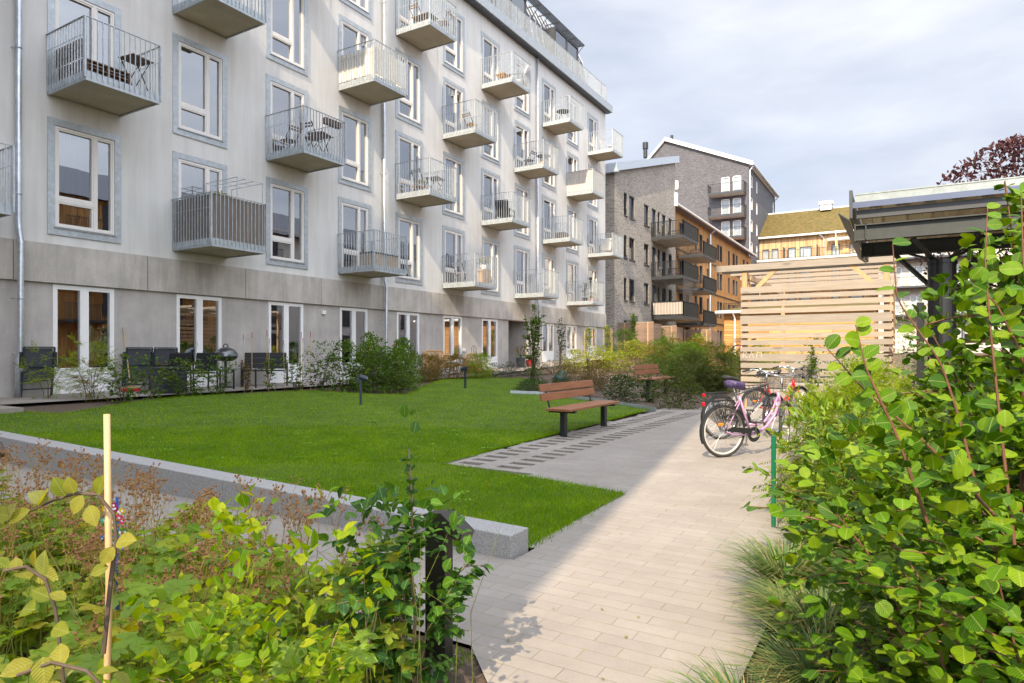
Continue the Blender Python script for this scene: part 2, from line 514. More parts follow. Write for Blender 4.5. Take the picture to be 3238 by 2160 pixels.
def pavemat():
    m, nt, n, l, b = newmat('concrete_pavers')
    g = n.new('ShaderNodeNewGeometry'); sx = n.new('ShaderNodeSeparateXYZ'); l.new(g.outputs['Position'], sx.inputs[0])
    cb = n.new('ShaderNodeCombineXYZ'); l.new(sx.outputs[1], cb.inputs[0]); l.new(sx.outputs[0], cb.inputs[1])
    # edges of the pavers wander a little
    nzv = n.new('ShaderNodeTexNoise'); nzv.inputs['Scale'].default_value = 3.0; nzv.inputs['Detail'].default_value = 2
    l.new(g.outputs['Position'], nzv.inputs['Vector'])
    off = n.new('ShaderNodeVectorMath'); off.operation = 'SCALE'; off.inputs['Scale'].default_value = .008
    l.new(nzv.outputs['Color'], off.inputs[0])
    ad = n.new('ShaderNodeVectorMath'); ad.operation = 'ADD'; l.new(cb.outputs[0], ad.inputs[0]); l.new(off.outputs[0], ad.inputs[1])
    t = n.new('ShaderNodeTexBrick'); t.offset = .47; t.offset_frequency = 2
    for k, v in (('Scale', 1), ('Brick Width', .32), ('Row Height', .105), ('Mortar Size', .0024), ('Mortar Smooth', .3), ('Bias', 0)):
        t.inputs[k].default_value = v
    t.inputs['Color1'].default_value = (0, 0, 0, 1); t.inputs['Color2'].default_value = (1, 1, 1, 1); t.inputs['Mortar'].default_value = (.5, .5, .5, 1)
    l.new(ad.outputs[0], t.inputs['Vector'])
    col = ramp(n, l, t.outputs['Color'], [(0, (.27, .244, .216)), (.5, (.285, .257, .227)), (1, (.30, .27, .238))])
    v = posvec(n, l)
    col = mixc(n, l, .8, col, ramp(n, l, noise(n, l, v, 1.3, 7, .7), [(.3, (.80, .78, .76)), (.7, (1.12, 1.11, 1.10))]), 'MULTIPLY')
    col = mixc(n, l, .35, col, ramp(n, l, noise(n, l, v, 180, 2), [(.3, (.7, .7, .7)), (.7, (1.2, 1.2, 1.2))]), 'MULTIPLY')
    # scattered dark specks and one-off stains
    stn = noise(n, l, v, 1.7, 6, .75)
    col = mixc(n, l, ramp(n, l, stn, [(.66, (0, 0, 0)), (.74, (.45, .45, .45))]), col, (.26, .17, .095))
    sp = noise(n, l, v, 23, 6, .8)
    col = mixc(n, l, ramp(n, l, sp, [(.70, (0, 0, 0)), (.78, (.5, .5, .5))]), col, (.19, .14, .09))
    moss = ramp(n, l, noise(n, l, v, 4.5, 4, .7), [(.42, (.15, .125, .10)), (.6, (.22, .175, .07))])
    jf = mixc(n, l, ramp(n, l, noise(n, l, v, 6.0, 3), [(.3, (.35, .35, .35)), (.6, (1, 1, 1))]), (0, 0, 0), t.outputs['Fac'])
    l.new(mixc(n, l, jf, col, moss), b.inputs['Base Color'])
    b.inputs['Roughness'].default_value = .82
    inv = n.new('ShaderNodeMath'); inv.operation = 'SUBTRACT'; inv.inputs[0].default_value = 1; l.new(t.outputs['Fac'], inv.inputs[1])
    bump(n, l, b, inv.outputs[0], .5, .006)
    return m
MT['pave'] = pavemat()

def inrect(rects):
    def k(x, y):
        r = np.zeros(x.shape, bool)
        for a, b, c, d in rects: r |= (x > a) & (x < b) & (y > c) & (y < d)
        return r
    return k
PATH = [(-9.9, -8.72, -15.08, -1.2), (-8.72, -8.42, -15.08, -13.46), (-8.42, -6.42, -15.08, -13.34), (-6.42, -6.18, -15.08, -12.2),
        (-6.18, -6.0, -15.08, -12.1), (-6.0, 2.24, -15.08, -12.1), (2.24, 3.2, -15.08, -10.7), (3.2, 42, -15.08, -11.4)]
cuts_x = sorted({a for r in PATH for a in r[:2]} | set(np.arange(3.2, 42, .8).round(3)))
cuts_y = sorted({a for r in PATH for a in r[2:]})
tag(gridmesh('path', np.array(cuts_x), np.array(cuts_y), lambda x, y: G(x, -11.5 + 0 * y) + .004, MT['pave'], inrect(PATH)), kind='structure')
tag(MB().sheet([(-9.9, -13.93, .004), (-13.2, -17.3, .004), (-13.2, -19, .004), (-9.9, -19, .004)]).build('path', MT['pave']), kind='structure')
tag(MB().sheet([(-9.905, -13.94, -.012), (-9.905, -2, -.012), (-13.5, -2, -.012), (-13.5, -17.58, -.012), (-13.2, -17.31, -.012)]).build('soil', MT['soil']), kind='structure')
# strip of slotted pavers beside the lawn
mb = MB(); x = -6.0; i = 0
while x < 2.2:
    mb.box(x, x + .142, -12.1, -10.8 + .12 * math.sin(i * 2.1) * (i % 2), -.05, .0045)
    for y0, y1 in ((-10.95, -10.8), (-11.5, -11.27), (-12.1, -11.83)):
        mb.box(x + .142, x + .287, y0, y1, -.05, .0042)
    x += .287; i += 1
tag(mb.build('paving_strip', MT['pave']), kind='structure')
MT['gravel'] = M('gravel', (.05, .043, .035), .95, var=.75, vscale=55, bscale=70, bstr=1, bdist=.02)
tag(MB().box(-6.02, 2.23, -12.12, -10.78, -.10, -.034).build('gravel_bed', MT['gravel']), kind='structure')
# patio along the facade and the walkway by the left pipe
cx_ = np.array(sorted(set(np.arange(-9.9, 25.2, .9).round(3)) | {25.2}))
tag(gridmesh('patio', cx_, np.array([-2.05, -.9, .04]), lambda x, y: G(x, -2 + 0 * y) + .006, MT['pave']), kind='structure')
tag(MB().box(-9.88, -7.35, -3.3, -1.76, .2, .462).build('walkway', MT['pave']), kind='structure')

# lawn
LAWN = np.array([(-8.47, -13.42), (-6.43, -13.33), (-6.2, -12.18), (-6.03, -10.82), (2.15, -10.6), (2.8, -9.2), (3.35, -7.2), (2.85, -6.5), (6.3, -5.7), (8.3, -3.7),
                 (7.2, -2.9), (5.3, -2.35), (2.6, -3.7), (.35, -5.0), (-.4, -4.45), (-.95, -3.0), (-2.9, -2.7), (-4.3, -2.6), (-5.4, -2.95), (-7.0, -3.85), (-7.35, -3.3), (-8.47, -3.3)])
def inpoly(x, y, P):
    r = np.zeros(x.shape, bool); j = len(P) - 1
    for i in range(len(P)):
        xi, yi = P[i]; xj, yj = P[j]
        c = ((yi > y) != (yj > y)) & (x < (xj - xi) * (y - yi) / (yj - yi + 1e-12) + xi)
        r ^= c; j = i
    return r
def lawnmat():
    m, nt, n, l, b = newmat('lawn_turf')
    v = posvec(n, l)
    a = noise(n, l, v, 1.2, 6, .6)
    l.new(ramp(n, l, a, [(.3, (.05, .095, .004)), (.7, (.11, .17, .006))]), b.inputs['Base Color'])
    b.inputs['Roughness'].default_value = .9
    bump(n, l, b, noise(n, l, v, 60, 3), .8, .03)
    return m
MT['lawn'] = lawnmat()
tag(gridmesh('lawn', np.arange(-8.5, 8.6, .12), np.arange(-13.5, -2.2, .12), lambda x, y: G(x, y) + .006, MT['lawn'], lambda x, y: inpoly(x, y, LAWN)), kind='structure')

def grassmat():
    m, nt, n, l, b = newmat('grass_blade')
    v = posvec(n, l)
    pat = noise(n, l, v, 1.4, 8, .72)
    c1 = ramp(n, l, island(n), [(0, (.10, .215, .002)), (.5, (.175, .34, .003)), (.85, (.25, .41, .005)), (1, (.38, .43, .02))])
    c = mixc(n, l, .75, c1, ramp(n, l, pat, [(.34, (.55, .66, .5)), (.66, (1.35, 1.18, 1.0))]), 'MULTIPLY')
    l.new(c, b.inputs['Base Color']); b.inputs['Roughness'].default_value = .75; b.inputs['Specular IOR Level'].default_value = .12
    t = n.new('ShaderNodeBsdfTranslucent'); l.new(c, t.inputs[0])
    ms = n.new('ShaderNodeMixShader'); ms.inputs[0].default_value = .35
    l.new(b.outputs[0], ms.inputs[1]); l.new(t.outputs[0], ms.inputs[2]); l.new(ms.outputs[0], n['Material Output'].inputs[0])
    return m
MT['grass'] = grassmat()
def blades(px, py, h, w, lean=.5, z0=None):
    k = len(px); z = G(px, py) if z0 is None else z0
    an = rng.uniform(0, 2 * PI, k); tl = rng.uniform(0, lean, k) * h; ta = rng.uniform(0, 2 * PI, k)
    dx, dy = np.cos(an) * w / 2, np.sin(an) * w / 2
    B0 = np.stack([px - dx, py - dy, z], -1); B1 = np.stack([px + dx, py + dy, z], -1)
    T = np.stack([px + np.cos(ta) * tl, py + np.sin(ta) * tl, z + h], -1)
    return np.stack([B0, B1, T], 1).reshape(-1, 3)
def sample_lawn(k, lo, hi, bias):
    out = []; tot = 0
    cxy = np.array([-12.42, -15.66])
    while tot < k:
        p = rng.uniform((-8.5, -13.45), (8.4, -2.3), (k * 2, 2))
        d = np.hypot(p[:, 0] - cxy[0], p[:, 1] - cxy[1])
        ok = inpoly(p[:, 0], p[:, 1], LAWN) & (d > lo) & (d < hi) & (rng.uniform(0, 1, len(p)) < np.clip((6 / d) ** bias, 0, 1))
        out.append(p[ok]); tot += ok.sum()
    return np.concatenate(out)[:k]
GV = []
p = sample_lawn(150000, 4, 11, 2.0); k = len(p)
clump = .7 + .6 * (np.sin(p[:, 0] * 3.1) * np.sin(p[:, 1] * 2.7) * .3 + .5) * rng.uniform(.6, 1.3, k)
GV.append(blades(p[:, 0], p[:, 1], rng.uniform(.02, .042, k) * clump, rng.uniform(.004, .007, k), 1.0))
p = sample_lawn(110000, 8, 40, 1.0); k = len(p)
GV.append(blades(p[:, 0], p[:, 1], rng.uniform(.02, .038, k), rng.uniform(.008, .014, k), 1.0))
# longer tufts spilling over the edges of the lawn
E1 = []
for (a, b_) in zip(LAWN, np.roll(LAWN, -1, 0)):
    ln = np.hypot(*(b_ - a)); kk = int(ln * 330)
    t = rng.uniform(0, 1, kk)[:, None]
    E1.append(a + (b_ - a) * t + rng.normal(0, .03, (kk, 2)))
p = np.concatenate(E1); p = p[p[:, 0] > -8.46]; k = len(p)
GV.append(blades(p[:, 0], p[:, 1], rng.uniform(.02, .06, k), rng.uniform(.004, .007, k), 1.1))
GV = np.concatenate(GV)
tag(npmesh('grass', GV, np.arange(len(GV)).reshape(-1, 3), MT['grass']), 'short mown green grass of the courtyard lawn', 'grass', kind='stuff')

# granite kerb between the cross path and the lawn
MT['granite'] = M('granite', (.33, .32, .31), .75, var=.5, vscale=95, bscale=120, bstr=.3)
kr = thing('granite_kerb', 'long low grey granite kerb wall holding up the lawn', 'kerb', (-8.6, -13.44, 0))
yy = [-13.44, -12.25, -10.4, -8.2, -6.0, -3.8, -1.2]
def ktop(y): return .16 + (y + 13.44) * .0215
for a, b_ in zip(yy[:-1], yy[1:]):
    b2 = b_ - .006
    m_ = MB().add([(-8.72,a,-.05),(-8.48,a,-.05),(-8.48,b2,-.05),(-8.72,b2,-.05),(-8.72,a,ktop(a)),(-8.48,a,ktop(a)),(-8.48,b2,ktop(b2)),(-8.72,b2,ktop(b2))],
                  [(0,3,2,1),(4,5,6,7),(0,1,5,4),(1,2,6,5),(2,3,7,6),(3,0,4,7)])
    m_.build('block', MT['granite'], kr, world=True, bev=.008)
# steel edging of the shrub bed by the bench
e = thing('bed_edging', 'low galvanised steel edging strip between lawn and shrub bed', 'edging', (2.9, -9, 0))
mb = MB(); pts = [(2.05, -10.85), (2.3, -10.45), (2.86, -9.2), (3.4, -7.2), (2.9, -6.45)]
for a, b_ in zip(pts[:-1], pts[1:]):
    za, zb = g1(*a), g1(*b_)
    mb.bar((a[0], a[1], za + .03), (b_[0], b_[1], zb + .03), .012, .13)
mb.build('strip', MT['galv'], e, world=True)
# ================================================================== buildings
def wall_holes(mb, ax, c, u0, u1, z0, z1, holes, depth):
    """wall in plane ax=c with rectangular openings and their reveals going depth inward"""
    us = sorted({u0, u1} | {h[0] for h in holes} | {h[1] for h in holes}); zs = sorted({z0, z1} | {h[2] for h in holes} | {h[3] for h in holes})
    us = [u for u in us if u0 <= u <= u1]; zs = [z for z in zs if z0 <= z <= z1]
    P = (lambda u, z, d=0: (u, c + d, z)) if ax == 'y' else (lambda u, z, d=0: (c + d, u, z))
    for a, b in zip(us[:-1], us[1:]):
        run = None
        for e, f in zip(zs[:-1], zs[1:]):
            mu, mz = (a + b) / 2, (e + f) / 2
            if any(h[0] < mu < h[1] and h[2] < mz < h[3] for h in holes):
                if run: mb.sheet([P(a, run[0]), P(b, run[0]), P(b, run[1]), P(a, run[1])]); run = None
            else:
                run = [e, f] if run is None else [run[0], f]
        if run: mb.sheet([P(a, run[0]), P(b, run[0]), P(b, run[1]), P(a, run[1])])
    for a, b, e, f in holes:
        q = [(a, e), (b, e), (b, f), (a, f)]
        for i in range(4):
            (ua, za), (ub, zb) = q[i], q[(i + 1) % 4]
            mb.sheet([P(ua, za), P(ub, zb), P(ub, zb, depth), P(ua, za, depth)])
    return mb

X0, DX, NCOL = -5.57, 2.79, 11
ZF = [3.91, 6.87, 9.84, 12.80]
WW, WH = 1.53, 2.5
apt = thing('apartment_building', 'long pale rendered apartment house with a concrete ground floor and cube balconies', 'building', (8, 0, 0))
holes = []; winpos = []
for k in range(-2, NCOL):
    for f in range(4):
        x = X0 + DX * k; z = ZF[f]
        holes.append((x + .14, x + WW - .14, z + .16, z + WH - .15)); winpos.append((k, f, x, z, (k + f) % 2 == 1))
mb = MB(); XE = 25.0; XS = -12.0
wall_holes(mb, 'y', 0, XS, XE, 3.69, 16.1, holes, .22)
mb.sheet([(XE, 0, 0), (XE, 12, 0), (XE, 12, 16.1), (XE, 0, 16.1)])
mb.sheet([(XS, 0, 0), (XS, 0, 16.1), (XS, 12, 16.1), (XS, 12, 0)])
mb.build('facade_wall', MT['stucco'], apt, world=True)
# ground floor: concrete wall with tall glazed doors and one passage
dh = []; doors = []
for k in range(-2, NCOL):
    x = X0 + DX * k + .13
    if k == 7:
        dh.append((13.55, 15.42, .5, 2.83)); continue
    zb = g1(x, -2) + .02
    dh.append((x, x + 1.27, zb, 2.83)); doors.append((k, x, zb))
mb = MB(); wall_holes(mb, 'y', .05, XS, XE, 0, 2.86, dh, .25)
mb.build('ground_floor_wall', MT['concrete'], apt, world=True)
mb = MB(); js = [XS, -9.0, -6.2, -3.43, -.69, 2.06, 4.9, 7.62, 10.42, 13.22, 16.0, 18.86, 21.75, 25.06]
for a, b in zip(js[:-1], js[1:]): mb.box(a + .008, b - .008, -.035, .12, 2.86, 3.69)
mb.box(XS, 25.04, .0, .14, 2.88, 3.67)
mb.build('concrete_band', MT['concrete_band'], apt, world=True)
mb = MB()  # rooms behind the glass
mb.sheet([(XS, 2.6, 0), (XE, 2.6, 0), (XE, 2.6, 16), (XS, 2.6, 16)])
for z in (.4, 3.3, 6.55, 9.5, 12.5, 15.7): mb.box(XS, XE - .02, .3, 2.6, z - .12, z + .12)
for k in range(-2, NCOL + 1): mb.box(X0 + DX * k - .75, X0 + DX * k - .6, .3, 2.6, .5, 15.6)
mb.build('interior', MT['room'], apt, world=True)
mb = MB()
mb.box(13.5, 15.5, 1.9, 2.0, .4, 2.86); mb.box(13.4, 13.54, .3, 1.9, .4, 2.86); mb.box(15.43, 15.5, .3, 1.9, .4, 2.86)
mb.build('passage_wall', MT['concrete'], apt, world=True)
MB().box(14.0, 14.12, 1.86, 1.9, 1.9, 2.3).build('door_panel', MT['dark'], apt, world=True)

def frame_rect(mb, x0, x1, z0, z1, t, y0, y1):
    mb.box(x0, x1, y0, y1, z1 - t, z1); mb.box(x0, x1, y0, y1, z0, z0 + t)
    mb.box(x0, x0 + t, y0, y1, z0 + t, z1 - t); mb.box(x1 - t, x1, y0, y1, z0 + t, z1 - t)
def make_window(parent):
    """local: x from the left surround edge, y=0 wall face, z from surround bottom"""
    f = MB()
    a, b, c, d = .15, WW - .15, .17, WH - .16
    frame_rect(f, a, b, c, d, .045, -.012, .10)
    xm = a + (b - a) * .655
    f.box(xm - .03, xm + .03, -.012, .10, c + .045, d - .045)
    zt = c + (d - c) * .275
    f.box(a + .045, xm - .03, -.010, .10, zt - .05, zt + .05)
    frame_rect(f, a + .045, xm - .03, zt + .05, d - .045, .035, .0, .09)
    frame_rect(f, a + .045, xm - .03, c + .045, zt - .05, .035, .0, .09)
    frame_rect(f, xm + .03, b - .045, c + .045, d - .045, .035, .0, .09)
    w = f.build('window', MT['frame'], parent)
    s = MB(); frame_rect(s, 0, WW, 0, WH, .145, -.022, .0); s.box(.0, WW, -.03, -.022, -.012, .012); s.box(.12, WW - .12, -.05, -.022, .135, .15)
    s.build('surround', MT['galv'], w)
    g = MB(); g.sheet([(a + .05, .05, c + .05), (b - .05, .05, c + .05), (b - .05, .05, d - .05), (a + .05, .05, d - .05)])
    g.build('pane', MT['glass'], w)
    return w
def curtain_mesh(x0, x1, z0, z1, y=.34):
    mb = MB(); n = max(4, int((x1 - x0) / .06)); vs = []
    for i in range(n + 1):
        x = x0 + (x1 - x0) * i / n; yy_ = y + .03 * math.sin(i * 1.9) + .012 * math.sin(i * 4.1)
        vs += [(x, yy_, z0), (x, yy_, z1)]
    return mb.add(vs, [(2*i, 2*i+2, 2*i+3, 2*i+1) for i in range(n)])
proto = make_window(apt)
first = True
for k, f, x, z, balc in winpos:
    w = proto if first else dup(proto, parent=apt)
    first = False
    w.location = (x - 8, 0, z)
    h = (k * 7 + f * 13) % 9
    if h in (1, 8):
        MB().box(.19, .97, .16, .17, 1.35 + .1 * (k % 3), 2.3).box(1.08, 1.34, .16, .17, 1.5, 2.3).build('roller_blind', MT['curtain_pale'], w)
    if f >= 2 and h in (2, 4, 6, 8): h = 7 if h != 4 else 3  # extra pale curtains upstairs, added to imitate bright sky reflection in the panes
    if h in (0, 3, 5, 7):
        m_ = MT['curtain'] if h in (0, 5) and f < 2 else MT['curtain_pale']
        spans = {0: [(.2, 1.0)], 3: [(.18, .5), (1.1, 1.36)], 5: [(.2, .8)], 7: [(.18, 1.36)]}[h]
        mb = MB()
        for a, b in spans: c_ = curtain_mesh(a, b, .2, 2.3); mb.add(c_.v, c_.f)
        mb.build('curtain', m_, w)
# glazed garden doors
def make_door(parent, hgt):
    f = MB(); wd = 1.27
    frame_rect(f, 0, wd, 0, hgt, .05, -.01, .10)
    f.box(wd/2 - .05, wd/2 + .05, -.01, .1, .05, hgt - .05)
    f.box(.05, wd/2 - .05, .0, .09, .05, .52); f.box(wd/2 + .05, wd - .05, .0, .09, .05, .52)
    for q in (.05, wd/2 + .05):
        frame_rect(f, q, q + wd/2 - .10, .52, hgt - .05, .04, -.004, .09)
    f.box(wd/2 - .075, wd/2 - .06, -.03, -.01, 1.05, 1.18)
    w = f.build('garden_door', MT['white'], parent)
    g = MB(); g.sheet([(.06, .05, .53), (wd - .06, .05, .53), (wd - .06, .05, hgt - .06), (.06, .05, hgt - .06)])
    g.build('pane', MT['glass'], w)
    return w
for k, x, zb in doors:
    w = make_door(apt, 2.83 - zb); w.location = (x - 8, .05, zb)
    if k in (0, 1, 2, -1):
        mb = MB(); c_ = curtain_mesh(.08, .62 if k else .55, .5, 2.2 - zb + .5, .3); mb.add(c_.v, c_.f)
        if k == 0: c_ = curtain_mesh(.7, .98, .5, 2.2, .3); mb.add(c_.v, c_.f)
        mb.build('curtain', MT['curtain'], w)
    if k in (4, 5, 6, 8, 9):   # blinds
        mb = MB(); zz = 2.83 - zb - .08
        while zz > .6: mb.box(.07, .6, .2, .235, zz, zz + .012); mb.box(.68, 1.2, .2, .235, zz, zz + .012); zz -= .05
        mb.build('blind', MT['curtain_pale'] if k != 6 else MT['frame'], w)

# cube balconies on a chequerboard
BD, ST = 1.57, .20
def make_balcony(parent):
    """local: x from left edge, y=0 wall, z from slab bottom"""
    s = MB()
    s.box(0, WW, -BD, -BD + .035, 0, ST); s.box(0, .035, -BD + .035, 0, 0, ST); s.box(WW - .035, WW, -BD + .035, 0, 0, ST)
    b = s.build('balcony', MT['galv'], parent)
    MB().box(.037, WW - .037, -BD + .037, -.002, .03, ST - .03).build('slab', MT['slab_soffit'], b)
    r = MB(); H = ST + 1.08
    y1 = -BD - .012
    r.bar((-.012, 0, H), (-.012, y1, H), .04, .012); r.bar((-.012, y1, H), (WW + .012, y1, H), .04, .012); r.bar((WW + .012, y1, H), (WW + .012, 0, H), .04, .012)
    for i in range(15):
        x = WW * i / 14; r.box(x - .006, x + .006, y1 - .02, y1 + .006, .06, H - .006)
    for i in range(14):
        y = y1 * (i + .35) / 14
        for x in (-.012, WW + .012): r.box(x - .012, x + .012, y - .006, y + .006, .06, H - .006)
    for x in (-.012, WW + .012): r.box(x - .02, x + .02, y1 - .02, y1 + .02, .05, H)
    for x in (-.012, WW + .012): r.bar((x, -.02, H - .35), (x, y1, H - .35), .008, .008)
    r.build('railing', MT['galv_rail'], b)
    return b
protob = make_balcony(apt); first = True
BALC = {}
for k, f, x, z, balc in winpos:
    if not balc: continue
    b = protob if first else dup(protob, parent=apt)
    first = False
    b.location = (x - 8, 0, z - .01); BALC[(k, f)] = (x, z - .01 + ST)
# downpipes
for x in (-6.14, 4.88, 16.1):
    mb = MB(); y = -.11; zb = g1(x, -2)
    mb.tube([(x, y, 16.0), (x, y, 4.05), (x, y - .02, 3.9), (x, y - .10, 3.62), (x, y - .10, zb + .95), (x - .03, y - .07, zb + .8), (x - .04, y - .06, zb + .02)], .056, 14)
    for z in (13.6, 10.6, 7.6, 4.6, 2.45, 1.3):
        yy_ = y if z > 4 else y - .10
        mb.tube([(x, yy_, z), (x, yy_, z + .035)], .064, 14); mb.bar((x - .09, .0, z + .02), (x - .04, yy_, z + .02), .012)
    mb.tube([(x + .01, y - .07, zb + .55), (x + .03, y - .17, zb + .63)], [.06, .062], 14, False)
    mb.build('downpipe', MT['zinc_pipe'], apt, smooth=True, world=True)
for x, z in ((-3.25, 1.4), (2.2, 2.62), (9.9, 1.45)):
    MB().box(x - .07, x + .07, -.03, .05, z - .06, z + .06).build('wall_box', MT['white'], apt, world=True, bev=.01)
# cornice, roof terrace railing and mansard
mb = MB(); mb.box(XS, 25.2, -.33, .2, 16.1, 16.52); mb.box(XS, 25.3, -.36, -.33, 16.12, 16.54); mb.box(25.2, 25.24, -.33, 12, 16.1, 16.52)
mb.build('cornice', MT['galv'], apt, world=True)
MB().box(XS, 25.1, -.29, -.02, 16.03, 16.098).build('eaves_gutter', MT['charcoal'], apt, world=True)
mb = MB(); y = -.12; H = 17.62
mb.bar((XS, y, H), (24.95, y, H), .03, .012); mb.bar((24.95, y, H), (24.95, 1.0, H), .03, .012)
x = -2.0
while x < 24.9: mb.box(x - .006, x + .006, y - .02, y + .006, 16.53, H - .006); x += .105
for k in range(14): mb.box(24.94, 24.96, y + .08 * k, y + .08 * k + .012, 16.53, H - .006)
for k in range(14): mb.box(-2 + k * 2, -1.96 + k * 2, y - .02, y + .02, 16.5, H)
mb.build('terrace_railing', MT['galv_rail'], apt, world=True)
prof = [(1.0, 16.53), (1.45, 19.4), (2.05, 20.6), (5.4, 24.2), (12, 24.2)]
mb = MB()
for (ya, za), (yb, zb) in zip(prof[:-1], prof[1:]): mb.sheet([(XS, ya, za), (25.0, ya, za), (25.0, yb, zb), (XS, yb, zb)])
mb.sheet([(25.0, 1.0, 16.53)] + [(25.0, y, z) for y, z in prof[1:]] + [(25.0, 12, 16.53)])
x = XS
while x < 25:   # standing seams
    x += .62
mb.box(XS, 25.2, .18, 1.0, 16.35, 16.525)
mb.build('roof', MT['roof'], apt, world=True)
mb = MB(); x = -3.0
while x < 25:
    for (ya, za), (yb, zb) in zip(prof[:3], prof[1:4]): mb.bar((x, ya - .01, za), (x, yb - .01, zb), .03, .05, (1, 0, 0))
    x += .62
mb.build('roof_seams', MT['galv_rail'], apt, world=True)
for x0 in (-6.5, .5, 7.2, 13.4, 19.6):
    mb = MB()
    wd = 3.0
    mb.box(x0, x0 + wd, .70, .78, 16.53, 16.62); mb.box(x0, x0 + wd, .70, 1.5, 19.2, 19.3)
    for q in (x0, x0 + wd/2 - .04, x0 + wd - .08): mb.box(q, q + .08, .70, .79, 16.62, 19.2)
    mb.box(x0 - .02, x0, .72, 1.6, 16.53, 19.3); mb.box(x0 + wd, x0 + wd + .02, .72, 1.6, 16.53, 19.3)
    o = mb.build('roof_window', MT['anthracite'], apt, world=True)
    MB().sheet([(x0 + .05, .745, 16.6), (x0 + wd - .05, .745, 16.6), (x0 + wd - .05, .745, 19.2), (x0 + .05, .745, 19.2)]).build('pane', MT['glass'], o, world=True)
mb = MB()
for i in range(6): mb.box(-7, 23.9, .88 + i * .085, .92 + i * .085, 20.0, 20.04)
x = -7
while x < 24: mb.bar((x, .85, 19.97), (x, 1.75, 20.0), .03, .06); mb.bar((x, .9, 19.97), (x, 1.45, 19.45), .025, .03); x += 1.1
mb.build('sun_louvre', MT['charcoal'], apt, world=True)

# ---- pale brick house next door
MT['grey_brick'] = brickmat('grey_brick', (.265, .235, .20), (.325, .29, .245), (.18, .15, .12), (.30, .28, .25))
MT['dark_brick'] = brickmat('dark_brick', (.058, .058, .066), (.098, .098, .11), (.10, .075, .075), (.12, .12, .13))
MT['pale_brick'] = brickmat('pale_brick', (.48, .44, .39), (.56, .52, .47), (.40, .35, .30), (.52, .50, .47))
MT['timber'] = cladmat('weathered_larch', (.33, .15, .04), (.50, .24, .07), (.58, .31, .10), .115, 'v')
MT['timber_pale'] = cladmat('pale_larch', (.40, .235, .11), (.56, .35, .18), (.64, .43, .24), .125, 'v')
MT['timber_orange'] = cladmat('orange_pine', (.42, .20, .06), (.55, .28, .09), (.62, .34, .12), .14, 'h')
MT['dark_glass'] = glassmat('dark_window_glass', (.10, .12, .13), 1.6)
MT['pale_glass'] = M('curtained_glass', (.36, .40, .43), .08, var=.25, vscale=2)
MT['red_tile'] = M('clay_tile', (.20, .11, .075), .85, var=.3, vscale=9)

gb = thing('brick_house', 'pale grey brick house with narrow dark windows and a sloping metal roof edge', 'building', (34, .4, 0))
cols = [(29.17, 29.75, 0), (30.18, 31.2, 0), (33.18, 34.23, 0), (34.9, 35.9, .65), (36.29, 36.85, 0), (37.32, 38.3, .65), (39.01, 39.88, 0)]
hs = []
for r_, z in enumerate((10.62, 7.74, 4.86, 1.98)):
    for a, b, dz in cols: hs.append((a, b, z - dz, z + 1.54))
mb = MB(); wall_holes(mb, 'y', .4, 27.5, 40.8, .8, 13.15, hs, .16)
mb.sheet([(27.5, .4, 13.15), (40.8, .4, 13.15), (40.8, .4, 17.0)])
mb.sheet([(27.5, .4, .8), (27.5, .4, 13.1), (27.5, 11, 13.1), (27.5, 11, .8)]); mb.sheet([(40.8, .4, .8), (40.8, 11, .8), (40.8, 11, 17), (40.8, .4, 17)])
mb.build('wall', MT['grey_brick'], gb, world=True)
for a, b, z0, z1 in hs:
    f = MB(); frame_rect(f, a, b, z0, z1, .07, .44, .54); f.box(a - .04, b + .04, .33, .40, z0 - .07, z0)
    o = f.build('window', MT['charcoal'], gb, world=True)
    MB().sheet([(a + .05, .52, z0 + .05), (b - .05, .52, z0 + .05), (b - .05, .52, z1 - .05), (a + .05, .52, z1 - .05)]).build('pane', MT['dark_glass'], o, world=True)
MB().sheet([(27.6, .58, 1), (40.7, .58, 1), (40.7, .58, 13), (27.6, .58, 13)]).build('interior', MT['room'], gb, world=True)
mb = MB(); mb.prism([(27.1, .1, 13.05), (40.95, .1, 17.05), (40.95, .1, 17.6), (27.1, .1, 13.6)], (0, 11, 0))
mb.box(27.0, 27.3, .0, 11, 12.98, 13.2)
mb.build('roof', galv('roof_edge_steel', (.50, .56, .62), .4, .4), gb, world=True)
MB().bar((28, 3.0, 14.4), (33, 3.0, 15.9), .9, .05).build('solar_panel', MT['anthracite'], gb, world=True)
MB().lathe([(.0, .6), (.22, .6), (.22, .1), (.16, .1), (.16, -.6)], (36.9, 1.6, 17.2), 12).build('vent', MT['dark'], gb, world=True)
MB().lathe([(.0, .9), (.2, .9), (.2, -.3)], (29.9, -.1, 2.9), 12).build('flue', MT['charcoal'], gb, world=True)
def dark_balcony(parent, x0, x1, y0, y1, z, mat=None, n=.11, mesh=False):
    """y0 wall side, y1 outer edge"""
    s = MB().box(x0, x1, y1, y0, z, z + .24)
    b = s.build('balcony', mat or MT['anthracite'], parent, world=True)
    MB().box(x0 + .06, x1 - .06, y1 + .06, y0, z - .02, z + .002).build('soffit', MT['slab_pale'], b, world=True)
    r = MB(); H = z + .24 + 1.05
    for p, q in (((x0, y0), (x0, y1)), ((x0, y1), (x1, y1)), ((x1, y1), (x1, y0))):
        r.bar((*p, H), (*q, H), .05, .04); r.bar((*p, z + .32), (*q, z + .32), .03, .03)
        ln = math.hypot(q[0]-p[0], q[1]-p[1]); k = int(ln / n)
        for i in range(k + 1):
            t = i / k; x, y = p[0] + (q[0]-p[0])*t, p[1] + (q[1]-p[1])*t
            w_ = .032 if i in (0, k) else .013
            r.box(x - w_, x + w_, y - w_, y + w_, z + .24, H)
    r.build('railing', MT['dark'], b, world=True)
    return b
MT['slab_pale'] = concrete('pale_slab', (.72, .69, .64), .2, False)
